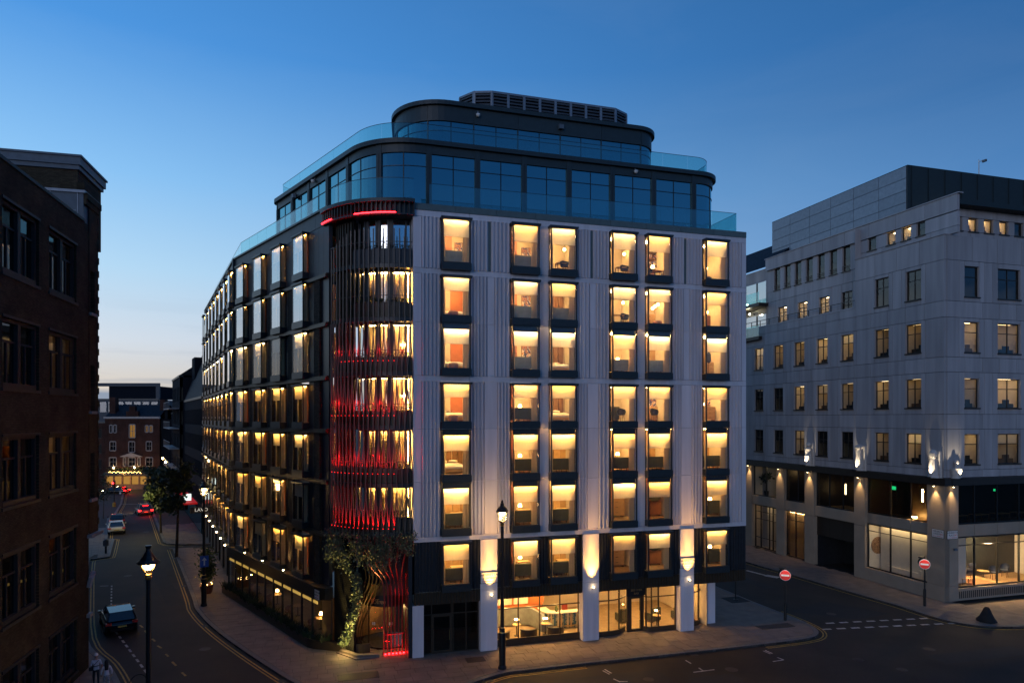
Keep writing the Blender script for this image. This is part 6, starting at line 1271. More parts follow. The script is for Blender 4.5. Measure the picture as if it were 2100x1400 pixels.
obj('side_wall',MB().box(0,11,.6,9,0,14),redbrick,PUB,FP); obj('chimney',MB().box(.3,1.5,1,2.2,14,18.4),redbrick,PUB,FP); obj('chimney',MB().box(10,11,2,3.2,14,18),redbrick,PUB,FP)
obj('shopfront',MB().box(0,11,-.1,.1,0,.9).box(0,11,-.1,.1,2.6,3.4),wood,PUB,FP)
for i in range(7): obj('shopfront_post',MB().box(1.7*i+.0,1.7*i+.25,-.14,.1,.9,2.6),wood,PUB,FP)
for i in range(6): obj('lit_pane',MB().quad([(1.7*i+.3,.05,.95),(1.7*i+1.68,.05,.95),(1.7*i+1.68,.05,2.55),(1.7*i+.3,.05,2.55)]),MT.setdefault('pub_glow',emat('pub_interior_glow',WARM,.4)),PUB,FP)
obj('canopy',MB().box(.5,10.6,-1.3,-.1,2.9,3.3),blackp,PUB,FP)
for i in range(30): obj('fairy_light',lambda:MB().lathe([(.001,-.05),(.05,0),(.001,.05)],6),amber_e,PUB,FP@T(1.6+.22*i,-1.36+.08*math.sin(i*2.3),3.45+.12*math.sin(i*1.7)),key='fairy')
obj('flower_boxes',leafcloud(900,[(1.2+.3*i,-.6,3.8,.7) for i in range(29)],.6,.22,8),leafd,PUB,FP)
light('POINT','canopy_glow',FP@T(4,-2.2,3.2),150,WARM,PUB); light('POINT','canopy_glow',FP@T(8.5,-2.2,4.0),110,WARM,PUB); light('POINT','shopfront_glow',FP@T(5,-1.6,2.0),90,WARM,PUB)
for i,(x,z,l) in enumerate(((2.3,4.3,'left'),(6.4,4.35,'right'))): M=FP@T(x,-.9,z); t=thing('pub_lantern',f'glowing lantern on the pub front, {l} one','lantern',M=M,group='pub lanterns'); obj('lamp',lambda:MB().lathe([(.001,-.2),(.16,0),(.001,.25)],8),lamp_e,t,M,key='plan'); obj('bracket',lambda:MB().box(-.03,.03,0,.9,.25,.3),blackp,t,M,key='plb')
def block(nm,label,cat,Fm,x0,x1,y0,y1,h,m,rows,cols,wz,wh,ww,par=None,roofh=0,wm=None,litp=0,seed=1):
    t=thing(nm,label,cat,M=Fm@T((x0+x1)/2,(y0+y1)/2,0)); rnd=random.Random(seed)
    hs=[]; 
    for r in range(rows):
        for c in range(cols):
            cx=x0+(x1-x0)*(c+.5)/cols; hs.append((cx-ww/2,cx+ww/2,wz+r*(h-wz)/rows,wz+r*(h-wz)/rows+wh))
    wall_holes('wall',Fm,x0,x1,0,h,hs,m,t,y0,.2)
    obj('body',MB().box(x0,x1,y0+.45,y1,0,h),m,t,Fm); obj('parapet',MB().box(x0-.05,x1+.05,y0-.1,y0+.5,h,h+.3),darkm,t,Fm)
    for a,b,p,q in hs:
        w=obj('window',MB().box(a,b,y0+.1,y0+.18,p,p+.07).box(a,b,y0+.1,y0+.18,q-.07,q).box(a,a+.06,y0+.1,y0+.18,p+.07,q-.07).box(b-.06,b,y0+.1,y0+.18,p+.07,q-.07),wm or darkm,t,Fm); obj('pane',MB().quad([(a,y0+.14,p),(b,y0+.14,p),(b,y0+.14,q),(a,y0+.14,q)]),darkglass,w,Fm)
        obj('dark_room',MB().quad([(a,y0+.42,p),(b,y0+.42,p),(b,y0+.42,q),(a,y0+.42,q)]),navy,w,Fm)
        if rnd.random()<litp: obj('lit_blind',MB().quad([(a,y0+.3,p),(b,y0+.3,p),(b,y0+.3,q),(a,y0+.3,q)]),MT['pub_glow'],w,Fm)
    if roofh: obj('mansard',MB().quad([(x0,y0,h+.3),(x1,y0,h+.3),(x1,y0+2.6,h+roofh),(x0,y0+2.6,h+roofh)]).quad([(x0,y0+2.6,h+roofh),(x1,y0+2.6,h+roofh),(x1,y1,h+roofh),(x0,y1,h+roofh)]).quad([(x0,y0,h+.3),(x0,y0+2.6,h+roofh),(x0,y1,h+roofh),(x0,y1,h)]).quad([(x1,y0,h+.3),(x1,y1,h),(x1,y1,h+roofh),(x1,y0+2.6,h+roofh)]),slate,t,Fm)
    return t
block('red_brick_house','narrow red brick house left of the pub at the end of the street','house',T(-92,137.5,0),0,10.1,0,9,13.2,redbrick,3,4,4.0,1.9,1.0,seed=4)
bk=block('modern_office_block','pale framed modern office block rising behind the pub roof','office block',T(-96,165,0),-6,10.5,0,12,18.6,farz,1,8,15.6,2.6,1.7,seed=3); obj('roof_screen',MB().box(-2,9.4,1,10,18.9,22.0),farwall,bk,T(-96,165,0)); obj('roof_frame',MB().box(-6,10.5,.6,1,21.9,22.7).box(9.6,10.5,.6,1,18.9,21.9),farz,bk,T(-96,165,0))
dS=Vector((-.501,.865)); FS=frame((-57.3,116.8),(.501,-.865))      # right hand side of the left street; x runs back towards the hotel
b2=block('dark_office_building','dark flat fronted office building beyond the hotel with ribbon windows and a slate mansard','office building',FS,14.5,39.5,0,10,16.6,farwall,4,20,3.6,2.0,.75,roofh=7.6,seed=6)
for r in range(2):
    obj('dormer_band',MB().box(15,39,.9+1.0*r,1.6+1.0*r,17.2+2.3*r,18.6+2.3*r),farwall,b2,FS)
    for i in range(16): obj('dormer_pane',MB().box(15.5+1.48*i,16.5+1.48*i,.84+1.0*r,.9+1.0*r,17.4+2.3*r,18.4+2.3*r),roofglass,b2,FS)
obj('chimney',MB().box(36.5,38.5,4.5,6,21,26.0),lbbrick,b2,FS); obj('stair_tower',MB().box(15,19,1,6,20,23.2),farwall,b2,FS)
obj('shopfront_glass',MB().box(16,39,-.05,.0,.3,2.8),roofglass,b2,FS); obj('red_awning',MB().prism([(20,-1.6),(34,-1.6),(34,0),(20,0)],3.2,3.4),redcanvas,b2,FS)
b3=block('balcony_flats','dark block of flats with steel balconies beyond the office building','apartment block',FS,-2,14,-.6,9,20.5,farwall,5,5,2.2,2.2,1.8,roofh=2.2,litp=.06,seed=8)
for r in range(5):
    b=MB(); b.box(-1.5,13.5,-2.0,-.65,3.2+3.1*r,3.35+3.1*r); obj('balcony_slab',b,zinc,b3,FS); obj('balcony_rail',MB().box(-1.5,13.5,-2.0,-1.96,4.3+3.1*r,4.36+3.1*r),zinc,b3,FS)
    for i in range(9): obj('baluster',MB().box(-1.4+1.8*i,-1.36+1.8*i,-2.0,-1.96,3.35+3.1*r,4.3+3.1*r),zinc,b3,FS)
block('far_terrace','dark far terrace at the end of the right hand side of the street','terrace',FS,-22,-4,.5,9,15,farwall,4,7,2.5,1.9,1.2,roofh=2.5,seed=9)
for i,(x,z,l) in enumerate(((2,7.5,'farthest'),(6,5.0,'middle'),(9.5,7.3,'nearest'),(5,4.2,'lowest'))):
    M=FS@T(x,-2.3,z); t=thing('wall_lantern',f'warm glowing lantern among the street trees, {l} one','lantern',M=M,group='lanterns among the street trees'); obj('lamp',lambda:MB().lathe([(.001,-.2),(.17,0),(.001,.22)],8),lamp_e,t,M,key='wlan'); obj('bracket',lambda:MB().box(-.03,.03,0,2.0,.2,.26),blackp,t,M,key='wlb')
def boxsign(M,w,h,lbl):
    t=thing('light_box_sign',lbl,'sign',M=M,group='white light box signs'); obj('face',MB().box(-.08,.08,-w,0,-h/2,h/2),white_e,t,M); obj('bracket',MB().box(-.04,.04,0,.6,-.05,.05),blackp,t,M)
boxsign(FS@T(32.5,-.6,4.0),1.0,.85,'white glowing light box sign, nearer and larger'); boxsign(FS@T(17,-2.4,4.6),.9,.9,'white glowing light box sign, farther, by the trees')
# restaurant projecting sign
M=FL2@T(-15.4,-.35,5.0); t=thing('hanging_sign','black LAVO sign with white letters projecting over the dark street front','sign',M=M); obj('board',MB().box(-.05,.05,-2.1,-.05,-.3,.3),blackp,t,M); obj('bracket',MB().box(-.03,.03,-.1,.4,-.04,.04),blackp,t,M)
text('lettering','LAVO',.48,mat('white_sign_letters',(.8,.8,.78),.5,noise=.02,emit=(1,.95,.85),es=.45),t,M@T(.055,-1.08,0)@RZ(PI/2))

FT=frame((-27.6,42.5),(-.53,.848))
block('brick_terrace','plain brick terrace along the left street behind the dark brick building','terrace',FT,0,34,3.5,12,17,lbbrick,4,9,2.5,2.0,1.4,roofh=2.5,seed=12)
# ------------------------------------------------------------------ street furniture
def street_lamp(x,y,rot,label,hood=False):
    M=T(x,y,KH)@RZ(rot); t=thing('street_lamp',label,'street lamp',M=M,group='black heritage street lamps')
    if CACHE.get('lampkeys') is None: CACHE['lampkeys']=True
    obj('pedestal',lambda:MB().lathe([(.24,0),(.24,.12),(.19,.2),(.19,1.85),(.21,1.9),(.21,1.98),(.16,2.05),(.16,2.28),(.14,2.32)],14),pole,t,M,key='lp1',smooth=False)
    obj('collar',lambda:MB().lathe([(.165,1.99),(.18,2.03),(.165,2.07)],14).lathe([(.15,2.26),(.165,2.3),(.15,2.34)],14),gold,t,M,key='lp2')
    obj('shaft',lambda:MB().lathe([(.11,2.3),(.10,4.5),(.085,8.05)],12),pole,t,M,key='lp3')
    if not hood:
        obj('lantern_cup',lambda:MB().lathe([(.085,8.0),(.13,8.1),(.07,8.16),(.10,8.2),(.18,8.3),(.001,8.3)],12),gold,t,M,key='lp4')
        def fr():
            b=MB()
            for i in range(6):
                a=R(60*i); b.tube([(.20*math.cos(a),.20*math.sin(a),8.28),(.33*math.cos(a),.33*math.sin(a),8.82)],.018,5)
            b.lathe([(.20,8.27),(.22,8.30)],6); b.lathe([(.35,8.80),(.36,8.86),(.33,8.9)],6); b.lathe([(.34,8.88),(.26,9.02),(.12,9.16),(.10,9.24),(.13,9.27),(.06,9.32),(.07,9.40),(.03,9.46),(.001,9.5)],12); return b
        obj('lantern_frame',fr,pole,t,M,key='lp5')
        ln=obj('lantern_glass',lambda:MB().lathe([(.19,8.30),(.32,8.81)],6),glass,t,M,key='lp6'); obj('bulb',lambda:MB().lathe([(.001,8.56),(.10,8.60),(.17,8.70),(.18,8.80),(.001,8.82)],12),lamp_e,ln,M,key='lp7',smooth=True)
        light('POINT','lantern_light',M@T(0,0,8.45),150,(1,.62,.26),t,rad=.12)
    else:
        obj('lantern_cup',lambda:MB().lathe([(.085,7.0),(.13,7.05),(.15,7.12),(.12,7.2),(.15,7.24),(.05,7.3)],12),gold,t,M,key='lh4')
        obj('hood',lambda:MB().lathe([(.46,7.72),(.47,7.80),(.34,7.88),(.22,8.06),(.15,8.20),(.12,8.24),(.09,8.36),(.12,8.42),(.14,8.5),(.001,8.52)],16),pole,t,M,key='lh5')
        for i in range(4): a=R(45+90*i); obj('lantern_bar',lambda:MB().tube([(.10*math.cos(a),.10*math.sin(a),7.2),(.34*math.cos(a),.34*math.sin(a),7.75)],.012,5),gold,t,M,key=('lh6',i))
        ln=obj('lantern_glass',lambda:MB().lathe([(.12,7.24),(.30,7.5),(.36,7.74)],14),glass,t,M,key='lh7'); obj('bulb',lambda:MB().lathe([(.04,7.28),(.06,7.4),(.12,7.48),(.22,7.58),(.24,7.68),(.001,7.70)],12),lamp_e,ln,M,key='lh8',smooth=True)
        light('POINT','lantern_light',M@T(0,0,7.35),70,(1,.62,.26),t,rad=.12)
    return t,M
street_lamp(-.55,38.45,.3,'tall black street lamp with a glowing hexagonal lantern in front of the white hotel front')
lp,M2=street_lamp(-23.15,51.3,.6,'black street lamp carrying a blue arrow plate beside the dark hotel side')
M=M2@T(.0,-.14,3.35); t=thing('one_way_sign','square blue sign with a white up arrow fixed to the lamp on the left street','road sign',M=M); obj('plate',MB().box(-.30,.30,-.02,.0,-.42,.42),bluep,t,M); obj('arrow',MB().box(-.05,.05,-.028,-.021,-.30,.10).quad([(-.17,-.025,.08),(.17,-.025,.08),(0,-.025,.32)]),signw,t,M)
street_lamp(-15.95,29.95,.2,'nearest black street lamp with a wide dark hood over its glowing bulb',True)
def no_entry(x,y,rot,label,flip=False):
    M=T(x,y,KH)@RZ(rot); t=thing('no_entry_sign',label,'road sign',M=M,group='no entry signs')
    obj('post',lambda:MB().lathe([(.10,0),(.10,1.25),(.055,1.32),(.055,3.55)],10),pole,t,M,key='ne1')
    obj('disc',lambda:MB().tube([(0,-.11,3.15),(0,-.085,3.15)],.34,28),redp,t,M,key='ne2'); obj('rim',lambda:MB().tube([(0,-.105,3.15),(0,-.08,3.15)],.365,28),signw,t,M,key='ne3'); obj('bar',lambda:MB().box(-.26,.26,-.118,-.112,3.09,3.21),signw,t,M,key='ne4')
    obj('light_unit',lambda:MB().box(-.42,-.02,-.1,.15,3.58,3.68).box(-.06,.06,-.06,.06,3.5,3.58),pole,t,M,key='ne5'); obj('rear_disc',lambda:MB().tube([(-.22,.08,3.28),(-.24,.10,3.28)],.30,20),pole,t,M,key='ne6')
    light('SPOT','sign_light',aim(M@Vector((0,-.75,3.75)),M.to_3x3()@Vector((0,.75,-.6))),26,(1,.92,.85),t,60,.6)
    obj('lamp_arm',lambda:MB().tube([(0,0,3.55),(0,-.4,3.85),(0,-.74,3.82)],.02,5),pole,t,M,key='ne7')
no_entry(19.05,47.6,-.35,'red no entry sign on the pavement corner in front of the hotel'); no_entry(30.95,51.2,-.55,'red no entry sign on a black post before the corner of the stone building',True)
M=T(17.35,53.0,KH); t=thing('sapling_post','thin black stake standing in a dark pavement pit under the hotel overhang','post',M=M); obj('post',MB().tube([(0,0,0),(.02,0,3.9)],.045,6),pole,t,M); obj('base_plate',MB().lathe([(.22,0),(.2,.04),(.04,.06)],8),pole,t,M); o=obj('tree_pit',MB().box(-.8,.8,-.8,.8,KH-.01,KH+.012),asph2,None,T(17.35,53,0)@RZ(.28)); o['kind']='structure'
# covered bollard-like cone
M=T(32.95,47.4,KH)@RZ(.3); t=thing('covered_cone','squat black covered cone standing on the kerb corner at the right','cone',M=M)
b=MB(); b.lathe([(.62,0),(.60,.10),(.44,.34),(.30,.62),(.20,.88),(.12,.98),(.001,1.0)],12); rnd=random.Random(4); b.v=[(x*(1+rnd.uniform(-.09,.09)),y*(1+rnd.uniform(-.09,.09)),z) for x,y,z in b.v]; obj('cover',b,rubber,t,M,smooth=True); obj('weight_rim',MB().lathe([(.60,-.0),(.64,.03),(.60,.07)],12),rubber,t,M)
# hoop stand, ticket machine, traffic lights
M=T(-19.4,35.4,KH)@RZ(.9); t=thing('cycle_stand','thin black hoop cycle stand on the left pavement behind the near street lamp','cycle stand',M=M); obj('hoop',MB().tube([(.42*math.cos(PI*i/14),0,.38+.42*math.sin(PI*i/14)) for i in range(15)],.022,6),pole,t,M)
for s in (-1,1): obj('leg',MB().tube([(s*.42,0,0),(s*.42,0,.39)],.022,6),pole,t,M)
M=T(*G(217,1136),KH); t=thing('parking_meter','dark parking ticket machine on the left pavement build-out','parking meter',M=M); obj('post',MB().lathe([(.10,0),(.09,.75)],8),pole,t,M); obj('head',MB().box(-.2,.2,-.16,.16,.75,1.35).lathe([(.2,1.35),(.12,1.45),(.001,1.47)],8),leadp,t,M)
def traffic_light(x,y,label):
    M=T(x,y,KH)@RZ(-.55); t=thing('traffic_light',label,'traffic light',M=M,group='traffic lights'); obj('post',lambda:MB().lathe([(.08,0),(.06,3.0)],8),pole,t,M,key='tl1'); obj('base_band',lambda:MB().lathe([(.25,0),(.25,.6),(.1,.7)],8),yell,t,M,key='tl5')
    obj('head',lambda:MB().box(-.18,.18,-.15,.15,2.9,4.0),blackp,t,M,key='tl2'); obj('backboard',lambda:MB().box(-.36,.36,.0,.03,2.7,4.2),blackp,t,M,key='tl3'); obj('red_lamp',lambda:MB().tube([(0,-.22,3.75),(0,-.16,3.75)],.14,12),MT['red_led'],t,M,key='tl4')
    for z in (3.1,3.42): obj('dark_lamp',lambda:MB().tube([(0,-.18,0),(0,-.155,0)],.11,10),rubber,t,M@T(0,0,z),key='tl6')
    light('POINT','red_glow',M@T(0,-.5,3.75),26,(1,.02,.01),t)
traffic_light(*G(234,1040),'red traffic light with a yellow base on the left side of the far stop line'); traffic_light(*G(321,1034),'red traffic light among the trees right of the far stop line')
# ------------------------------------------------------------------ cars
def car(x,y,rot,label,paint,lit=0,estate=False,L_=4.5,Wd=1.82,Ht=1.46):
    M=T(x,y,0)@RZ(rot); t=thing('parked_car' if lit<2 else 'car',label,'car',M=M); kk=(paint.name,estate,L_,Wd,Ht)   # y forward
    h=Wd/2
    st=[(-L_/2,.42,.72,.80),(-L_/2+.10,.30,.88,.92),(-L_/2+.55,.24,.94,1.0),(-1.0,.22,.96,1.0),(.3,.22,.95,1.0),(1.0,.22,.92,1.0),(L_/2-.75,.24,.84,.97),(L_/2-.2,.30,.72,.90),(L_/2,.42,.60,.74)]
    def body():
        b=MB(); n=10
        for y_,z0,z1,f in st:
            w=h*f
            for X,Z in ((-w*.86,z0),(-w*.98,z0+.12),(-w,(z0+z1)*.5),(-w*.97,z1-.06),(-w*.86,z1),(w*.86,z1),(w*.97,z1-.06),(w,(z0+z1)*.5),(w*.98,z0+.12),(w*.86,z0)): b.v.append((X,y_,Z))
        for i in range(len(st)-1):
            for k in range(n): k2=(k+1)%n; b.f.append((i*n+k,i*n+k2,(i+1)*n+k2,(i+1)*n+k)); b.m.append(0)
        b.f.append(tuple(range(n-1,-1,-1))); b.m.append(0); e=(len(st)-1)*n; b.f.append(tuple(e+k for k in range(n))); b.m.append(0); return b
    bo=obj('body',body,paint,t,M,key=('cb',kk),smooth=True); md=bo.modifiers.new('round','SUBSURF'); md.levels=md.render_levels=2
    yr=-L_/2+.12 if estate else -L_/2+.42; rt=-L_/2+.55 if estate else -L_/2+1.15
    cab=[(yr,.93,.86),(rt,Ht-.06,.70),(-.3,Ht,.72),(.35,Ht-.05,.70),(1.15,.90,.84)]
    def cabin(shrink,skip):
        def f():
            b=MB()
            for y_,z,fw in cab: w=h*fw*shrink; b.v+=[(-w,y_,z),(w,y_,z),(-h*.88*shrink,y_,.9),(h*.88*shrink,y_,.9)]
            for i in range(len(cab)-1):
                a=4*i; c=a+4
                if skip!='glass' or i in(0,3): b.f.append((a,a+1,c+1,c)); b.m.append(0)
                b.f.append((a,c,c+2,a+2)); b.m.append(0); b.f.append((a+1,a+3,c+3,c+1)); b.m.append(0)
            return b
        return f
    obj('windows',cabin(1.0,'glass'),carglass,t,M,key=('cg',kk))
    def roof():
        b=MB(); pts=[cab[1],cab[2],cab[3]]
        for y_,z,fw in pts: w=h*fw*1.02; b.v+=[(-w,y_,z+.015),(w,y_,z+.015),(-w*1.0,y_,z-.06),(w*1.0,y_,z-.06)]
        for i in range(2):
            a=4*i; c=a+4; b.f+=[(a,a+1,c+1,c),(a,c,c+2,a+2),(a+1,a+3,c+3,c+1)]; b.m+=[0,0,0]
        for s in (-1,1):
            for (ya,za,fa),(yb,zb,fb) in ((cab[0],cab[1]),(cab[3],cab[4]),): b.tube([(s*h*fa*1.0,ya,za),(s*h*fb*1.0,yb,zb)],.045,5)
            b.tube([(s*h*.72*1.01,-.1,Ht-.03),(s*h*.885,-.02,.9)],.035,5)
        return b
    obj('roof',roof,paint,t,M,key=('cr',kk))
    for sx in (-1,1):
        for yy in (-L_/2+.85,L_/2-.85):
            Mw=M@T(sx*(h-.11),yy,.33); w=obj('wheel',lambda:MB().tube([(-.11,0,0),(.11,0,0)],.33,18),rubber,t,Mw,key='cw'); obj('rim',lambda:MB().tube([(-.118,0,0),(.118,0,0)],.20,12),chrome,w,Mw,key='cwr')
        obj('tail_light',lambda:MB().box(sx*h*.80-.17,sx*h*.80+.15,-L_/2-.01,-L_/2+.16,.70,.86),tail_e if lit else redp,t,M,key=('ctl',kk,sx,lit>0))
        obj('headlight',lambda:MB().box(sx*h*.62-.16,sx*h*.62+.16,L_/2-.2,L_/2-.01,.58,.70),ceil_e if lit>1 else chrome,t,M,key=('chl',kk,sx,lit>1))
        obj('wing_mirror',lambda:MB().box(sx*(h+.09)-.10,sx*(h+.09)+.08,.72,.86,.92,1.04),paint,t,M,key=('cwm',kk,sx))
    obj('number_plate',lambda:MB().box(-.26,.26,-L_/2-.03,-L_/2-.005,.52,.63),plate,t,M,key=('cnp',kk)); obj('bumper',lambda:MB().box(-h*.7,h*.7,-L_/2-.03,-L_/2+.2,.30,.46),rubber,t,M,key=('cbp',kk))
    if lit:
        if lit>1: obj('brake_light',lambda:MB().box(-.35,.35,yr-.02,yr+.04,Ht-.16,Ht-.11),tail_e,t,M@T(0,.25,0),key=('cbl',kk))
        light('POINT','tail_glow',M@T(0,-L_/2-.5,.6),22 if lit>1 else 4,(1,.02,.02),t)
SD=math.atan2(.501,.865)
car(-26.95,46.7,SD+.10,'black estate car parked beside the dark brick building on the left, seen from behind',carb,0,True,4.75,1.9)
car(-49.4,85.2,SD+.02,'white saloon parked on the left of the street behind a dark car',carw,0,False,4.7,1.9)
car(-52.9,91.4,SD,'dark red car parked ahead of the white saloon',card,0,True,4.3,1.85)
car(-54.6,101.2,SD+.1,'silver car waiting at the far stop line with bright red tail lights',carg,2,True,4.6,2.0,1.6)
car(-74,127.5,PI/2-.05,'dark car crossing the far junction in front of the pub',carb,2,False,4.6,1.85)
# ------------------------------------------------------------------ trees
def tree(x,y,h,cr,label,seed,n=3200,trunk=.14,lean=0,leaf=None,size=.30,base=.45):
    rnd=random.Random(seed); M=T(x,y,KH); t=thing('street_tree',label,'tree',M=M,group='street trees'); b=MB()
    b.tube([(0,0,-.05),(lean*.3,.05,h*.25),(lean*.8,0,h*.5),(lean,.1,h*.75)],[trunk,trunk*.8,trunk*.6,trunk*.25],7); pts=[]
    for i in range(16):
        z=h*(base+.5*rnd.random()); a=rnd.uniform(0,2*PI); l=cr*rnd.uniform(.45,1.0)*(1.15-.7*abs(z/h-.68)); s=Vector((lean*z/h,0,z*.92)); e=s+Vector((math.cos(a)*l,math.sin(a)*l,l*.5))
        b.tube([tuple(s),tuple((s+e)/2+Vector((0,0,.1))),tuple(e)],[trunk*.3,trunk*.2,trunk*.08],5)
        for f in (.45,.75,1.0): pts.append((*(s+(e-s)*f),cr*.42*rnd.uniform(.6,1.1)))
    obj('trunk',b,bark,t,M); obj('crown',leafcloud(n,pts,.5,size,seed),leaf or leafm,t,M,kind='stuff')
tree(*G(362,1143),9.6,1.25,'street tree on the right pavement, nearest of its row, dark tall trunk',1,2200,.17,.2,leafd,.30,.5)
tree(*G(330,1094),8.6,1.5,'street tree on the right pavement, second of its row, lit yellow',2,2600,.15,-.3,leafd,.32,.25)
tree(*G(318,1052),9.0,1.8,'street tree on the right pavement, farthest of its row',3,2600,.15,0,leafd,.34,.25)
tree(*G(212,1064),7.0,1.2,'thin young tree on the left pavement beside the parked cars',5,500,.06,.1,leafd,.22,.4)
light('POINT','tree_fill_glow',T(G(330,1094)[0]-1.6,G(330,1094)[1]-1.6,4.8),330,(1,.8,.25))  # light added without a fixture, brightens the street trees
def potted(x,y):
    M=T(x,y,KH); t=thing('potted_bush','tall potted bush with small warm lights beside the end of the bronze planter','potted bush',M=M); obj('pot',MB().lathe([(.36,0),(.42,.1),(.50,.62),(.54,.66),(.50,.70),(.001,.66)],14),terra,t,M,smooth=False)
    rnd=random.Random(4); b=MB(); pts=[]
    for i in range(14):
        a=rnd.uniform(0,2*PI); r=rnd.uniform(.1,.55); z=rnd.uniform(1.4,3.5); b.tube([(0,0,.6),(r*.4*math.cos(a),r*.4*math.sin(a),z*.5),(r*math.cos(a),r*math.sin(a),z)],[.03,.022,.01],5); pts+=[(r*math.cos(a),r*math.sin(a),z,.45),(r*.7*math.cos(a),r*.7*math.sin(a),z*.75,.45)]
    obj('stems',b,bark,t,M); obj('foliage',leafcloud(1500,pts,.4,.17,6),leafm,t,M,kind='stuff')
    for i in range(6): a=i*1.05; obj('small_lamp',lambda:MB().lathe([(.001,0),(.03,.03),(.001,.07)],6),amber_e,t,M@T(.42*math.cos(a),.42*math.sin(a),.74),key='sml')
    light('POINT','lamp_glow',M@T(-.3,-.5,1.0),16,WARM,t)
potted(-24.6,55.0)
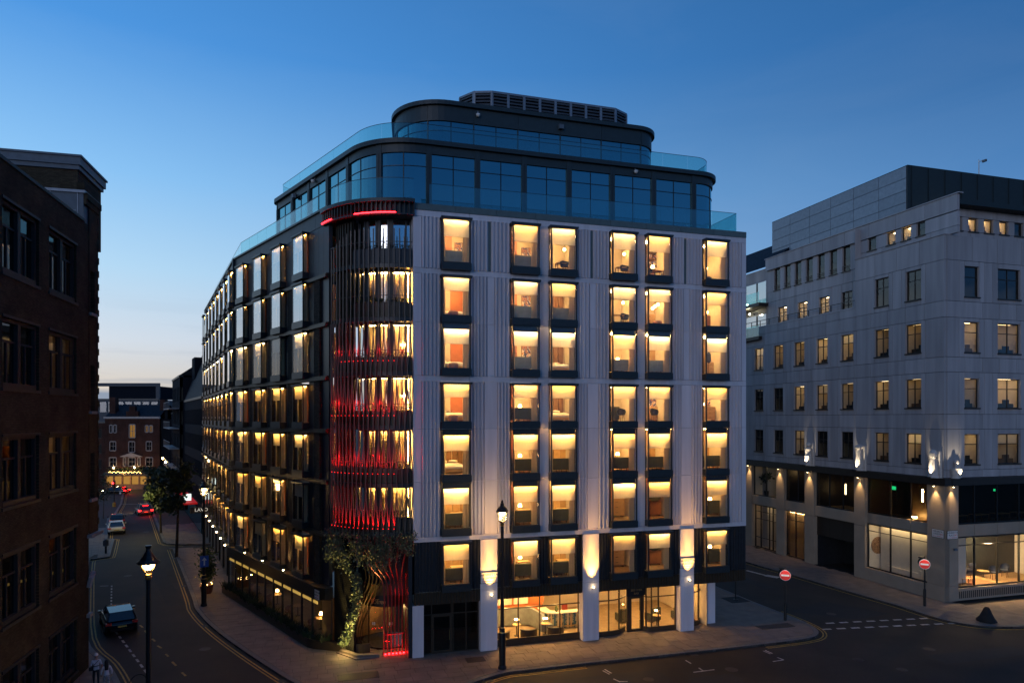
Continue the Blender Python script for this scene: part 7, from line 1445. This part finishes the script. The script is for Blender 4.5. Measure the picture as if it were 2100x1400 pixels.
# ------------------------------------------------------------------ two people walking on the left pavement
def person(x,y,rot,label,female):
    M=T(x,y,KH)@RZ(rot); t=thing('person',label,'person',M=M); H=1.66 if female else 1.78; k=H/1.78
    V=[(0,0,.98),(0,.01,1.15),(0,.0,1.34),(0,-.01,1.47),(0,.01,1.56),
       (-.17,0,1.42),(-.24,.0,1.15),(-.24,.12,.93),(.17,0,1.42),(.26,-.02,1.15),(.25,.05,.92),
       (-.09,0,.92),(-.10,.12,.52),(-.10,.02,.09),(-.10,.20,.04),(.09,0,.92),(.10,-.06,.50),(.10,-.26,.12),(.10,-.12,.04)]
    Ed=[(0,1),(1,2),(2,3),(3,4),(2,5),(5,6),(6,7),(2,8),(8,9),(9,10),(0,11),(11,12),(12,13),(13,14),(0,15),(15,16),(16,17),(17,18)]
    Rr=[.14,.125,.155,.07,.055,.072,.047,.036,.072,.047,.036,.095,.065,.045,.04,.095,.065,.045,.04]
    if female: Rr[1]=.105; Rr[2]=.13; Rr[0]=.145
    def skinned(nm,verts,edges,rad,mats,lv=2):
        me=bpy.data.meshes.new(nm); me.from_pydata([tuple(c*k for c in v) for v in verts],edges,[]); o=bpy.data.objects.new(nm,me); link(o,t,M)
        md=o.modifiers.new('skin','SKIN'); 
        for i,r in enumerate(rad): me.skin_vertices[0].data[i].radius=(r*k,r*k*.85)
        me.skin_vertices[0].data[0].use_root=True
        o.modifiers.new('sub','SUBSURF').levels=lv; o.modifiers['sub'].render_levels=lv
        dg=bpy.context.evaluated_depsgraph_get(); m2=bpy.data.meshes.new_from_object(o.evaluated_get(dg)); o.modifiers.clear(); o.data=m2; m2.name=nm
        m2.materials.clear()
        for m in mats: m2.materials.append(m)
        m2.polygons.foreach_set('use_smooth',[True]*len(m2.polygons)); return o
    body=skinned('body',V,Ed,Rr,[skin,shirtw,patt if female else trous,rubber])
    for p in body.data.polygons:
        z=p.center.z/k; x_=abs(p.center.x)/k
        sl=.98 if female else 1.20
        p.material_index=3 if z<.08 else 2 if (z<.97 and x_<.2) else 1 if (z<1.47 and not (x_>.2 and z<sl)) else 0
    hb=MB()
    hb.lathe([(.001,1.535),(.05,1.54),(.075,1.58),(.088,1.64),(.092,1.69),(.085,1.74),(.055,1.78),(.001,1.795)],14); hb.v=[(x_*.88*k,y_*1.05*k+.015,z_*k) for x_,y_,z_ in hb.v]
    hd=obj('head',hb,skin,t,M,smooth=True)
    obj('nose',MB().lathe([(.016,1.62),(.018,1.63),(.006,1.67)],6),skin,hd,M@T(0,.115*k,-.0)@Matrix.Scale(k,4))
    for s in (-1,1): obj('eye',MB().lathe([(.001,1.668),(.011,1.675),(.001,1.683)],6),lettk,hd,M@T(s*.032*k,.095*k,0)@Matrix.Scale(k,4)); obj('ear',MB().lathe([(.001,1.62),(.018,1.65),(.001,1.69)],6),skin,hd,M@T(s*.083*k,.01,0)@Matrix.Scale(k,4))
    obj('mouth',MB().box(-.02*k,.02*k,.095*k,.104*k,1.598*k,1.604*k),pinkf,hd,M)
    if female:
        b=MB(); b.lathe([(.10,1.25),(.115,1.4),(.105,1.6),(.103,1.72),(.07,1.80),(.001,1.81)],12); b.v=[(x_*k,min(y_,.03)*k-.02,z_*k) for x_,y_,z_ in b.v]; obj('hair',b,hairb,hd,M,smooth=True)
    else:
        b=MB(); b.lathe([(.098,1.69),(.10,1.73),(.08,1.79),(.04,1.815),(.001,1.82)],12); b.box(-.07,.07,.06,.19,1.695,1.71); obj('cap',b,shirtw,hd,M,smooth=False)
        bg=obj('cross_body_bag',MB().box(-.33,-.12,-.20,-.09,.98,1.18),blackp,t,M); obj('strap',MB().strip([(-.22,-.16),(-.05,-.185),(.14,-.12)],1.16,1.20,.01,-.01),blackp,bg,M); obj('strap',MB().tube([(-.22,-.15,1.16),(-.04,-.175,1.3),(.12,-.10,1.46)],.016,5),blackp,bg,M)
    # hands with separate fingers
    for s,j in ((-1,7),(1,10)):
        w=Vector(V[j])*k; dirv=(w-Vector(V[j-1])*k).normalized(); hb2=MB(); pe=w+dirv*.085*k
        side=Vector((0,1,0)); hb2.tube([tuple(w-dirv*.01),tuple(w+dirv*.04*k),tuple(pe)],[.030*k,.042*k,.036*k],6,flat=.55)
        for q,(o_,ln) in enumerate(((-.027,.06),(-.009,.075),(.009,.07),(.027,.055))): a=pe+side*o_*k-dirv*.01; hb2.tube([tuple(a),tuple(a+dirv*ln*.5*k),tuple(a+dirv*ln*k+Vector((-s*.012,0,0)))],[.010*k,.009*k,.007*k],5)
        a=w+dirv*.03*k+side*.03*k; hb2.tube([tuple(a),tuple(a+side*.03*k+dirv*.03*k),tuple(a+side*.035*k+dirv*.06*k)],[.012*k,.010*k,.008*k],5)
        obj('hand',hb2,skin,t,M)
    return t
person(-21.75,35.7,.55,'person in white T-shirt and pale cap with a black cross-body bag, walking away',False)
person(-20.85,35.1,.62,'person with long dark hair, white top and patterned trousers, walking away',True)
